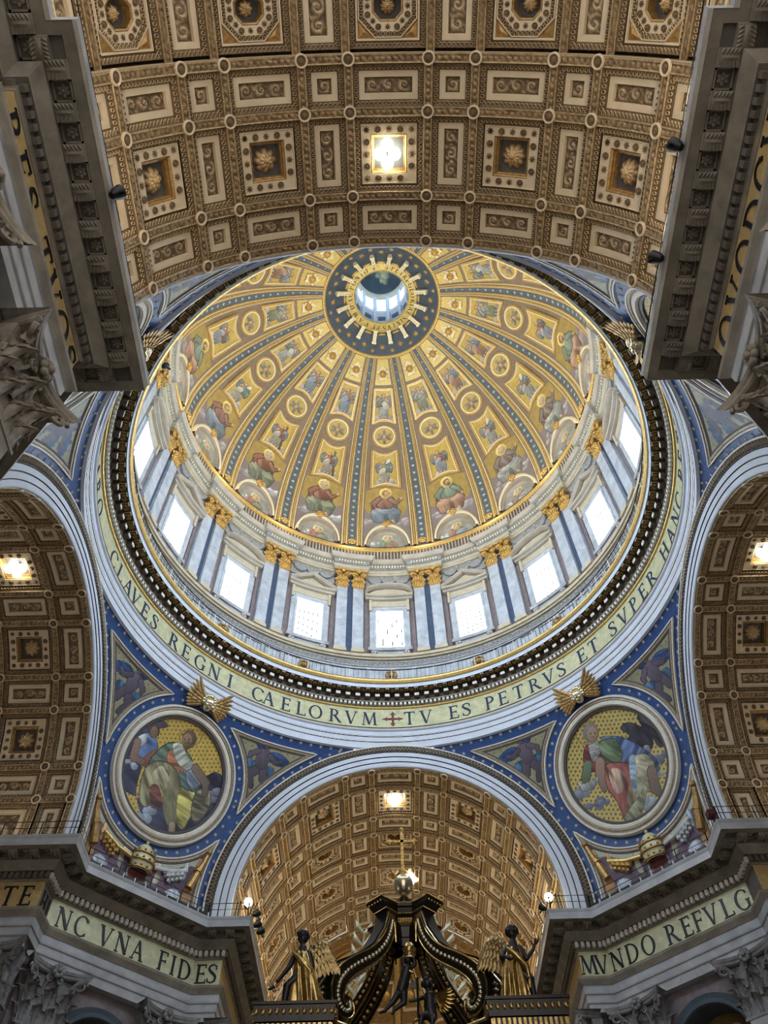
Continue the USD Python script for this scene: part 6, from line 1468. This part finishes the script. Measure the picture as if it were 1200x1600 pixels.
# twisted columns
for sx in (-1, 1):
    for sy in (-1, 1):
        z = np.linspace(2.4, 10.4, 90); a = z * 1.25; P = np.stack([sx * 4.1 + .22 * np.cos(a), sy * 4.1 + .22 * np.sin(a), z], 1)
        part(bald, 'twisted_column', MB().tube(P, .72 + .05 * np.sin(z * 5), 18), 'bronze', True)
        part(bald, 'pedestal', MB().box((sx * 4.1, sy * 4.1, 1.2), (2.3, 2.3, 2.4)), 'marble'); part(bald, 'column_capital', MB().lathe([(.7, 10.3), (.8, 10.5), (.95, 11.0), (1.2, 11.4), (1.2, 11.6), (0, 11.6)], 20, move(sx * 4.1, sy * 4.1, 0)), 'bronze_gilt', 30)
# scrolled ribs
RC = np.array([(1.05, 21.15), (1.16, 20.8), (1.34, 20.27), (1.70, 19.68), (2.25, 19.1), (2.95, 18.6), (3.6, 18.12), (4.12, 17.6), (4.38, 17.1), (4.30, 16.6), (3.92, 16.36), (3.56, 16.52), (3.50, 16.86), (3.72, 17.02), (3.9, 16.86)])
q = np.linspace(0, len(RC) - 1, 90); SC, ZC = [np.interp(q, np.arange(len(RC)), RC[:, j]) for j in (0, 1)]
ker = np.ones(7) / 7; pad = lambda a: np.convolve(np.pad(a, 3, 'edge'), ker, 'valid'); SC, ZC = pad(SC), pad(ZC)
for k in range(4):
    a = math.radians(225 + 90 * k); e = np.array([math.cos(a), math.sin(a), 0]); w = np.array([-e[1], e[0], 0])
    P = np.outer(SC, e) + np.outer(ZC, [0, 0, 1.0]); n = len(P); up = np.broadcast_to(w, P.shape)
    wd = np.interp(np.arange(n), [0, 20, 50, 70, 89], [.30, .40, .52, .36, .16]); th = np.interp(np.arange(n), [0, 20, 50, 70, 89], [.20, .26, .34, .22, .1])
    T = np.gradient(P, axis=0); T /= np.linalg.norm(T, axis=1, keepdims=True); N = np.cross(T, w)
    def ribsweep(sec): return np.stack([P + w * (wd * b)[:, None] + N * (th * c)[:, None] for b, c in sec], 1)
    rb = part(bald, 'rib', MB().strips(ribsweep([(-1, -1), (-1, 1), (-.55, 1.05), (.55, 1.05), (1, 1), (1, -1), (.55, -1.05), (-.55, -1.05), (-1, -1)])), 'bronze', True)
    mb = MB()
    for b, c in ((-1, -1), (1, -1), (-1, 1), (1, 1), (-.5, -1.05), (.5, -1.05)): mb.tube(P + w * (wd * b)[:, None] + N * (th * c)[:, None], .035 if abs(b) == 1 else .02, 5)
    part(rb, 'gilt_edge', mb, 'bronze_gilt')
    mb = MB()
    for j in range(3, 78, 2):
        for b, c, r_ in ((0, -1.12, .11), (-1.03, 0, .09), (1.03, 0, .09), (0, 1.12, .10)):
            o = P[j] + w * wd[j] * b + N[j] * th[j] * c; mb.ball(o, r_ * (1 if j % 4 else .7), 1, (1, 1, 1))
    part(rb, 'leaf_beading', mb, 'silver_gold' if k in (0, 1) else 'bronze_gilt', kind='stuff')
    # ridge running out to the corner behind the statue
    R2 = np.array([(1.35, 21.3), (1.6, 20.5), (2.2, 19.55), (2.8, 19.0), (3.45, 18.55), (4.1, 18.15), (4.7, 17.6), (5.2, 16.9), (5.5, 16.1), (5.6, 15.5)])
    Q = np.outer(R2[:, 0], e) + np.outer(R2[:, 1], [0, 0, 1.0]); part(bald, 'outer_rib', MB().tube(Q, 1.0, up=np.broadcast_to(w, Q.shape), prof=[(-.12, -.28), (.12, -.34), (.16, 0), (.12, .34), (-.12, .28)]), 'bronze', 30)
    mb = MB()
    for s in (-1, 1): mb.tube(Q + w * .33 * s, .04, 5)
    part(bald, 'outer_gilt_edge', mb, 'silver_gold')
    t = np.linspace(0, 1.6 * 2 * PI, 26); rr = .30 * (1 - .8 * t / t[-1]); o = e * .93 + np.array([0, 0, 20.98])
    part(bald, 'crown_scroll', MB().tube(o + np.outer(rr * np.cos(t), e) + np.outer(rr * np.sin(t), [0, 0, 1.0]), 1, up=np.broadcast_to(w, (26, 3)), prof=[(-.05, -.3), (.05, -.3), (.05, .3), (-.05, .3)]), 'bronze', 40)
# crown
def crown_plan(m, c, hw):
    L = []
    for k in range(4):
        a = math.radians(225 + 90 * k); e = np.array([math.cos(a), math.sin(a)]); w = np.array([-e[1], e[0]])
        L += [tuple(e * (c - .34) - w * hw), tuple(e * c - w * hw), tuple(e * c + w * hw), tuple(e * (c - .34) + w * hw)]
        a2 = a + PI / 4; L += [tuple(np.array([math.cos(a2), math.sin(a2)]) * m + np.array([-math.sin(a2), math.cos(a2)]) * s) for s in (-.32, 0, .32)]
    return np.array(L)
def crown_ring(secs):
    rows = [np.concatenate([crown_plan(m, c, hw), np.full((28, 1), z)], 1) for m, c, hw, z in secs]; A = np.stack(rows, 1); mb = MB()
    for i in range(28): mb.strips(np.stack([A[i], A[(i + 1) % 28]], 0))
    return mb
part(bald, 'crown_neck', crown_ring([(.42, .75, .2, 20.2), (.46, .8, .22, 20.5), (.42, .76, .2, 20.6), (.5, .86, .24, 21.0), (.55, 1.0, .28, 21.1)]), 'bronze')
part(bald, 'crown_frieze', crown_ring([(.6, 1.15, .3, 21.02), (.72, 1.35, .34, 21.1), (.7, 1.3, .33, 21.3)]), 'bronze_gilt')
part(bald, 'crown_cornice', crown_ring([(.7, 1.3, .33, 21.3), (.85, 1.55, .40, 21.42), (.95, 1.8, .45, 21.62), (1.05, 1.95, .48, 21.66), (1.05, 1.95, .48, 21.8), (.0, .0, .0, 21.85)]), 'bronze')
mb = MB()
for k in range(4):
    a = math.radians(270 + 90 * k); e = np.array([math.cos(a), math.sin(a), 0]); w = np.array([-e[1], e[0], 0])
    for j in range(9): mb.ball(e * .72 + w * (-.48 + .12 * j) + [0, 0, 21.2], .05, 1)
for secs in ((1.05, 1.95, .48, 21.81), (.85, 1.55, .40, 21.43), (.72, 1.35, .34, 21.1)):
    mb.tube(np.concatenate([crown_plan(*secs[:3]), np.full((28, 1), secs[3])], 1), .03, 5, True)
for k in range(4):
    a = math.radians(225 + 90 * k); e = np.array([math.cos(a), math.sin(a), 0]); w = np.array([-e[1], e[0], 0])
    for j in range(-2, 3): mb.ball(e * 1.88 + w * .18 * j + [0, 0, 21.64], .06, 1, (1, 1, 1.4)); mb.ball(e * 1.36 + w * .13 * j + [0, 0, 21.2], .05, 1, (1, 1, 1.5))
    for s_ in (-1, 1): mb.tube([e * .95 + w * s_ * .34 + [0, 0, 20.1], e * 1.0 + w * s_ * .36 + [0, 0, 20.7], e * 1.05 + w * s_ * .34 + [0, 0, 21.0]], .045, 5)
part(bald, 'crown_beads', mb, 'bronze_gilt', kind='stuff')
mb = MB()
for k in range(8):
    a = k * PI / 4; e = np.array([math.cos(a), math.sin(a), 0]); mb.tube([e * .85 + [0, 0, 21.85], e * .6 + [0, 0, 22.05], e * .3 + [0, 0, 22.35], e * .16 + [0, 0, 22.6]], [.1, .12, .09, .06], 6)
part(bald, 'crown_leaves', mb, 'bronze', True)
part(bald, 'globe_stem', MB().lathe([(.34, 21.85), (.22, 22.2), (.12, 22.5), (.2, 22.62), (.12, 22.75), (.2, 22.85)], 20), 'bronze_gilt', 30)
part(bald, 'globe', MB().ball((0, 0, 23.27), .46, 4, (1, 1, 1.12)), 'silver_gold', True, label='polished golden globe under the cross')
part(bald, 'cross', MB().lathe([(.0, 23.75), (.1, 23.78), (.16, 23.9), (.08, 24.0), (.06, 24.1)], 12).box((0, 0, 25.1), (.15, .12, 2.2)).box((0, 0, 25.55), (1.2, .12, .15)).ball((-.66, 0, 25.55), .11, 1, (1.3, .8, 1)).ball((.66, 0, 25.55), .11, 1, (1.3, .8, 1)).ball((0, 0, 26.22), .12, 1, (1, .8, 1.2)).ball((-.6, 0, 25.67), .07, 1).ball((-.6, 0, 25.43), .07, 1).ball((.6, 0, 25.67), .07, 1).ball((.6, 0, 25.43), .07, 1), 'gold_leaf', label='gilded cross on the globe')
# palm branches behind the ribs
for s in (-1, 1):
    mb = MB(); t = np.linspace(0, 1, 14); sp = np.stack([s * (3.6 - 1.5 * t ** .6 - .15 * t), 4.0 + 0 * t, 17.6 + 5.6 * t ** 1.5], 1); mb.tube(sp, .10 * (1 - t) + .05, 6)
    for j in range(1, 14):
        for q in (-1, 1):
            o = sp[j]; L = 1.15 - .4 * t[j]; d = np.array([s * (-.25 if q * s < 0 else .35), .2 * q, .95]); d /= np.linalg.norm(d); e2 = o + d * L + np.array([q * .18, 0, -.05])
            m_ = (o + e2) / 2 + np.array([q * .14, 0, 0]); mb.tube([o, m_, e2], [.07, .15, .03], 5)
    part(bald, 'palm_spray', mb, 'palm')

# ------------------------------------------------------------------ statues on the canopy
def feather_wing(root, dirs, L, side, mb, rows=((1.0, 9), (.66, 8), (.4, 6))):
    root, a0, a1 = np.asarray(root, float), *[np.asarray(d, float) / np.linalg.norm(d) for d in dirs]
    n = np.cross(a0, a1); n /= np.linalg.norm(n)
    for r_, (f, m) in enumerate(rows):
        for j in range(m):
            q = j / (m - 1); d = a0 * (1 - q) + a1 * q; d /= np.linalg.norm(d); sd = np.cross(n, d); ln = L * f * (1 - .25 * abs(q - .35))
            o = root + n * side * .05 * r_; wv = .15 * L / 2
            ring = [o + d * ln * t + sd * wv * g + n * side * h for t, g, h in ((.05, .3, 0), (.45, 1, .03), (.8, .9, .05), (1, 0, 0), (.8, -.9, 0), (.45, -1, 0), (.05, -.3, 0))]
            mb.add(np.vstack([ring, [o + d * ln * .55 + n * side * .09]]), [[i, (i + 1) % 7, 7] for i in range(7)])
    return mb
def folded_wing(mb, s, y):
    """A half-folded wing: feathers hang from a leading edge that rises from the shoulder."""
    for row, (L, m, off) in enumerate(((1.75, 10, 0), (1.15, 9, -.06), (.7, 8, -.12), (.4, 7, -.17))):
        for j in range(m):
            q = j / (m - 1); o = np.array([s * (.10 + .72 * q), y + off + .12 * q, 2.15 + 1.0 * math.sin(q * 1.9) - .05 * row]); d = np.array([s * (.05 + .42 * q), .05, -1.0]); d /= np.linalg.norm(d); ln = L * (.62 + .5 * q - .25 * q * q); sd = np.array([1.0, .15 * s, .3 * s])
            r_ = [o + d * ln * t + sd * .115 * g + [0, h, 0] for t, g, h in ((0, .6, 0), (.5, 1, -.03), (.85, .8, -.04), (1, 0, -.02), (.85, -.8, -.02), (.5, -1, 0), (0, -.6, 0))]
            mb.add(np.vstack([r_, [o + d * ln * .55 + [0, -.07, 0]]]), [[i, (i + 1) % 7, 7] for i in range(7)])
    return mb
def robe(cx, cy, z0, z1, prof, k=13, amp=.10, seed=0, lean=(0, 0)):
    """Hanging drapery: prof = [(height fraction, rx, ry)]; deep vertical folds that gather at the waist."""
    t, f = np.meshgrid(np.arange(96) * 2 * PI / 96, np.linspace(0, 1, 40), indexing='ij')
    rx, ry = [np.interp(f, [p[0] for p in prof], [p[i] for p in prof]) for i in (1, 2)]
    w = amp * (1 - .6 * f) * (np.sin(t * k + 2.2 * f + seed) + .5 * np.sin(t * (k // 2) - 3 * f + seed * 2)); w += .10 * np.sin(5 * f + t * 2 + seed)
    m = 1 + w; return MB().grid(np.stack([cx + lean[0] * (1 - f) + rx * m * np.cos(t), cy + lean[1] * (1 - f) + ry * m * np.sin(t), z0 + (z1 - z0) * f], -1), cu=True)
for s, lab in ((-1, 'bronze angel in a gilded robe on the left corner of the canopy, one arm lowered'), (1, 'bronze angel in a gilded robe on the right corner of the canopy, hand raised')):
    st = thing('angel_statue', lab, 'statue', 'angels on the canopy corners', M=move(s * 4.1, -1.1, 15.64))
    part(st, 'robe', robe(0, 0, .06, 2.52, [(0, .58, .44), (.25, .52, .42), (.5, .46, .38), (.66, .38, .32), (.8, .34, .28), (.93, .26, .22), (1, .12, .12)], 9, .20, s + 2, (-s * .30, 0)), 'bronze_gilt', True)
    b = [((0, 0, 2.2), .24, (0, 0, 2.6), .16), ((0, 0, 2.55), .11, (s * .02, -.02, 2.85), .10), ((s * .02, -.02, 2.95), .20, (s * .04, -.04, 3.14), .18), ((s * .04, -.2, 2.98), .05, (s * .04, -.22, 3.04), .05)]
    if s < 0: b += [((-.24, 0, 2.4), .13, (-.46, -.1, 1.85), .10), ((-.46, -.1, 1.85), .10, (-.74, -.2, 1.42), .07), ((-.74, -.2, 1.42), .07, (-.84, -.22, 1.28), .07), ((-.12, 0, 1.5), .2, (-.48, -.08, 1.15), .16), ((-.48, -.08, 1.15), .15, (-.58, .0, .35), .09), ((-.58, 0, .3), .09, (-.62, .02, .1), .09), ((-.60, .02, .08), .08, (-.86, -.1, .06), .06), ((.24, 0, 2.4), .13, (.40, .05, 1.95), .10), ((.3, 0, .1), .1, (.34, -.2, .08), .08)]
    else: b += [((.24, 0, 2.4), .13, (.42, -.1, 1.95), .10), ((.42, -.1, 1.95), .10, (.70, -.15, 2.22), .07), ((.70, -.15, 2.22), .07, (.80, -.16, 2.42), .06), ((.10, 0, 1.5), .2, (.45, -.06, 1.2), .16), ((.45, -.06, 1.2), .14, (.52, 0, .4), .09), ((.52, 0, .4), .09, (.58, 0, .1), .08), ((.56, 0, .08), .08, (.82, -.06, .06), .06), ((-.24, 0, 2.4), .14, (-.5, -.05, 2.05), .12), ((-.5, -.05, 2.05), .12, (-.2, -.3, 1.85), .08), ((-.2, 0, .1), .1, (-.3, -.2, .08), .08)]
    part(st, 'body', body(b, .06), 'bronze_skin', True)
    h = MB(); rr = random.Random(9 + s)
    for j in range(34):
        a, e = rr.uniform(0, 2 * PI), rr.uniform(-.3, 1.4); h.ball((s * .03 + .2 * math.cos(a) * math.cos(e), .02 + .2 * math.sin(a) * math.cos(e), 3.06 + .2 * math.sin(e)), .085, 1)
    part(st, 'hair', h, 'bronze_skin', True)
    if s > 0:
        f = MB()
        for j in range(4): f.tube([(.80 + .03 * j, -.16, 2.45), (.84 + .05 * j, -.18, 2.6), (.83 + .06 * j, -.2, 2.68)], .025, 5)
        f.tube([(.74, -.16, 2.44), (.68, -.2, 2.56)], .028, 5); part(st, 'fingers', f, 'bronze_skin', True)
    part(st, 'wing', folded_wing(MB(), -s, .22), 'wing_gilt'); part(st, 'wing', folded_wing(MB(), -s * .6, .48), 'wing_gilt')
    sash = MB().tube([(-.30, -.25, 2.3), (0, -.38, 1.95), (.34, -.28, 1.6), (.42, -.1, 1.2), (.36, -.2, .8)], [.07, .10, .11, .10, .05], 8); part(st, 'sash', sash, 'bronze_gilt', True)
    part(st, 'base_plate', MB().box((0, 0, -.0), (1.9, 1.2, .1)), 'bronze')
pt = thing('putto', 'dark bronze flying putto holding up a tiered crown in the middle of the canopy', 'statue', M=move(0, -.8, 0))
part(pt, 'body', body([((-.06, 0, 17.5), .21, (-.22, .05, 17.0), .20), ((-.22, .05, 17.0), .22, (-.30, .05, 16.75), .21), ((0, 0, 17.62), .09, (.02, -.02, 17.75), .09), ((-.20, -.05, 17.62), .08, (-.20, -.1, 17.86), .07), ((-.20, -.1, 17.86), .07, (-.08, -.1, 17.98), .06),
  ((.08, 0, 17.55), .09, (.24, -.08, 17.62), .07), ((.24, -.08, 17.62), .07, (.20, -.1, 17.86), .06), ((-.38, .05, 16.7), .15, (-.62, .0, 16.35), .11), ((-.62, 0, 16.35), .10, (-.95, 0, 16.02), .065), ((-.95, 0, 16.02), .06, (-1.1, -.05, 15.95), .05), ((-.22, .05, 16.7), .16, (-.22, 0, 16.3), .12), ((-.22, 0, 16.3), .11, (-.6, 0, 16.05), .07), ((-.6, 0, 16.05), .06, (-.66, -.06, 15.9), .05)], .05), 'bronze_skin', True)
part(pt, 'head', MB().ball((-.02, -.04, 17.86), .17, 2, (1, 1, 1.1)).ball((-.02, -.2, 17.85), .04, 1), 'bronze_skin', True)
part(pt, 'sash', MB().tube([(.0, -.1, 17.4), (.22, -.1, 17.3), (.32, -.05, 16.95), (.42, 0, 16.7)], [.07, .05, .05, .03], 6), 'bronze_gilt', True)
tc = thing('tiered_crown', 'gilded bronze tiered crown held aloft by the flying putto', 'crown', M=move(.05, -.85, 17.82))
part(tc, 'tiara', MB().lathe([(.19, 0), (.23, .02), (.2, .1), (.24, .2), (.27, .22), (.23, .26), (.26, .4), (.28, .42), (.23, .46), (.17, .6), (.06, .68), (0, .7)], 18), 'bronze_gilt', 30)
p2 = thing('putto', 'dark bronze seated putto with a gilded wing, lower right of the flying one', 'statue', M=move(0, -.8, 0))
part(p2, 'body', body([((.74, 0, 16.5), .2, (.74, .02, 16.1), .24), ((.74, .02, 16.0), .24, (.78, 0, 15.8), .22), ((.70, 0, 16.6), .09, (.69, -.02, 16.75), .09), ((.6, 0, 16.5), .09, (.32, -.1, 16.35), .07), ((.32, -.1, 16.35), .07, (.0, -.14, 16.28), .05), ((.86, 0, 16.5), .09, (.95, -.1, 16.2), .07), ((.68, 0, 15.85), .16, (.4, -.2, 15.7), .12), ((.4, -.2, 15.7), .1, (.3, -.2, 15.3), .07), ((.85, 0, 15.8), .15, (.78, -.25, 15.55), .11), ((.78, -.25, 15.55), .1, (.75, -.25, 15.2), .07)], .05), 'bronze_skin', True)
h = MB().ball((.68, -.04, 16.93), .2, 2)
for j in range(18):
    a = j * 2.4; h.ball((.68 + .17 * math.cos(a), -.02 + .17 * math.sin(a), 16.98 + .1 * math.sin(j)), .075, 1)
part(p2, 'head', h, 'bronze_skin', True)
part(p2, 'wing', feather_wing((.95, .15, 16.6), ((.6, .1, .3), (.45, .1, -1.0)), .8, 1, MB()), 'bronze_gilt')
ky = thing('bronze_key', 'dark bronze key held upright by the seated putto', 'key', M=move(.28, -.95, 15.6))
part(ky, 'shaft', MB().tube([(0, 0, 0), (.03, 0, 1.5)], .045, 8), 'bronze'); part(ky, 'bit', MB().box((-.12, 0, 1.25), (.2, .06, .26)).box((-.18, 0, 1.4), (.08, .06, .1)), 'bronze'); part(ky, 'bow', MB().tube([(.2 * math.cos(t), 0, -.15 + .2 * math.sin(t)) for t in np.arange(14) * 2 * PI / 14], .05, 6, True), 'bronze_gilt')

# ------------------------------------------------------------------ lamps, floodlights and rails
def lamp(name, lab, M, power=None):
    l = thing(name, lab, 'lamp', M=M)
    part(l, 'mount', MB().lathe([(.0, .1), (.3, .08), (.32, -.02), (.2, -.08), (0, -.1)], 20), 'black_metal', 30)
    for x, y in ((.36, 0), (-.36, 0), (0, .42), (0, -.42)): part(l, 'bulb', MB().ball((x, y, -.3), .33, 2), 'lamp_glow', True)
    return l
LAMPN = ['lit lamp in the crown coffer of the apse vault, above the cross', 'lit lamp in the crown coffer of the left vault', 'brightest lit lamp, in the crown coffer of the nave vault overhead', 'lit lamp in the crown coffer of the right vault']
for k in range(4): lamp('ceiling_lamp', LAMPN[k], rotz(PI / 2 * k) @ move(0, 25.4, ZV + RV1 + .5))
lamp('ceiling_lamp', 'lit lamp in the apse vault just left of the golden globe', move(1.5, 37.6, ZV + RV2 + .2)); lamp('ceiling_lamp', 'lit lamp low in the apse seen through the canopy beside the putto', move(2.6, 47.5, ZV + 10.9))
def flood(lab, pos, aim, lit=False, cat='floodlight'):
    f = np.asarray(aim, float) / np.linalg.norm(aim); x = np.cross(f, [0, 0, 1.0]); x = x / np.linalg.norm(x) if np.linalg.norm(x) > .1 else np.array([1.0, 0, 0]); M = frame(pos, x, np.cross(f, x), f)
    l = thing('floodlight', lab, 'floodlight', M=M)
    part(l, 'housing', MB().lathe([(0, -.32), (.12, -.3), (.2, -.16), (.25, .1), (.25, .16), (.22, .14), (.2, .06), (0, .05)], 18), 'black_metal', 30)
    part(l, 'lens', MB().lathe([(0, .1), (.2, .1)], 18) if not lit else MB().ball((0, 0, .16), .3, 2), 'lamp_glow' if lit else 'grey_metal')
    part(l, 'bracket', MB().box((0, .3, -.05), (.08, .3, .08)).box((0, .36, -.05), (.12, .06, .12)), 'black_metal'); return l
flood('black floodlight on the edge of the left near cornice', (-9.66, -26.5, 31.1), (.5, -.1, .85)); flood('black floodlight on the edge of the right near cornice, upper one', (9.62, -27.7, 31.1), (-.5, -.1, .85)); flood('black floodlight on the edge of the right near cornice, lower one', (9.62, -23.9, 31.1), (-.5, .1, .85))
flood('small black spotlight on the gallery rim at the left, beside the near cornice', (-15.25, -10.9, 52.95), (.3, .15, .9))
flood('lit floodlight at the end of the left far cornice, in front of the golden vault', (-10.5, 20.6, 32.92), (.35, -.75, .3), True); flood('lit floodlight at the end of the right far cornice, in front of the golden vault', (10.45, 20.6, 32.78), (-.35, -.75, .3), True)
for i, (x, y, z) in enumerate(((-9.92, 21.5, 32.75), (-9.80, 21.7, 32.1), (-9.5, 21.5, 31.5))): flood('black floodlight of the three at the corner of the left far cornice, %s' % ['topmost', 'middle one', 'lowest'][i], (x, y, z), (.6, .3, .6))
flood('black floodlight at the corner of the right far cornice', (9.85, 20.6, 32.2), (-.6, .3, .6)); flood('black floodlight lower down the left apse-arm cornice beside the angel statue', (-9.6, 29.8, 31.9), (.7, .1, .6))
bx = thing('signal_box', 'small dark red box fixed beside the right arch band above the pier cornice', 'box', M=move(19.9, 11.9, 33.0))
part(bx, 'housing', MB().box((0, 0, 0), (.5, .5, .42)).box((-.05, -.28, 0), (.36, .08, .3)), 'dark_red'); part(bx, 'bracket', MB().box((.3, .3, -.1), (.5, .08, .08)).box((.2, .3, -.9), (.06, .06, 1.6)), 'black_metal')
for k, lab in ((0, 'thin iron rail with a dark light strip along the left far pier cornice'), (3, 'thin iron rail with a dark light strip along the right far pier cornice'), (1, 'thin iron rail along the left near pier cornice'), (2, 'thin iron rail along the right near pier cornice')):
    LA, LB = 24, 24; S = -1
    rl = thing('railing', lab, 'railing', M=rotz(PI / 2 * k))
    pth = mitre(np.array([(-FY - LA, FX), (-FY, FX), (-FY, FD), (-FD, FY), (-FX, FY), (-FX, FY + LB)]), [(1.55, 32.35), (1.5, 31.95)], S)
    part(rl, 'top_rail', MB().tube(pth[:, 0], .025, 5), 'iron'); part(rl, 'lower_rail', MB().tube(pth[:, 1], .02, 5), 'iron')
    for i in range(5):
        a, b = pth[i, 0], pth[i + 1, 0]; L = np.linalg.norm(b - a); m = max(1, int(L / 2.2))
        for j in range(m + 1): part(rl, 'post', MB().box(a + (b - a) * j / m - [0, 0, .54], (.05, .05, 1.08)), 'iron')
    a, b = mitre(np.array([(-FY, FX), (-FY, FD), (-FD, FY), (-FX, FY)]), [(1.7, 31.29)], S)[1:3, 0]; d = (b - a); L = np.linalg.norm(d); d /= L; ang = math.atan2(d[1], d[0])
    for j in range(11):
        c = a + d * (.45 + j * (L - .9) / 10); part(rl, 'light_strip', MB().box(c + [0, 0, .11], (.62, .16, .2), rotz(ang)[:3, :3]), 'black_metal'); part(rl, 'clip', MB().box(c + d * .4 + [0, 0, .16], (.07, .2, .3), rotz(ang)[:3, :3]), 'rail_white')
# ------------------------------------------------------------------ lamp light: floodlights hidden on the cornices
def disk(name, pos, aim, r, inten, col):
    l = UsdLux.DiskLight.Define(stage, '/World/' + name); f = -np.asarray(aim, float) / np.linalg.norm(aim); x = np.cross([0, 0, 1.0], f)
    x = x / np.linalg.norm(x) if np.linalg.norm(x) > .05 else np.array([1.0, 0, 0]); y = np.cross(f, x)
    l.AddTransformOp().Set(Gf.Matrix4d(*x, 0, *y, 0, *f, 0, *map(float, pos), 1)); l.CreateRadiusAttr(r); l.CreateIntensityAttr(inten); l.CreateColorAttr(Gf.Vec3f(*col)); return l
for k in range(16):
    a = math.radians(11.25 + 22.5 * k); e = np.array([math.cos(a), math.sin(a), 0])
    disk('dome_flood_%02d' % k, e * 19.5 + [0, 0, 71.95], -e * 1.0 + np.array([0, 0, .8]), .25, DOME_FLOOD, (1.0, .86, .60))
for k in range(4):
    M = rotz(PI / 2 * k)[:3, :3]
    for s in (-1, 1):
        for j, y in enumerate((24.5, 29.0, 34.0, 39.0, 44.0)[:5 if k == 0 else 3]):
            disk('vault_flood_%d_%d_%d' % (k, s + 1, j), M @ np.array([s * 10.6, y, 31.7]), M @ np.array([-s * .55, .0, 1.0]), .22, ARM_FLOOD[k], (1.0, .84, .58) if k == 0 else (1.0, .82, .58))
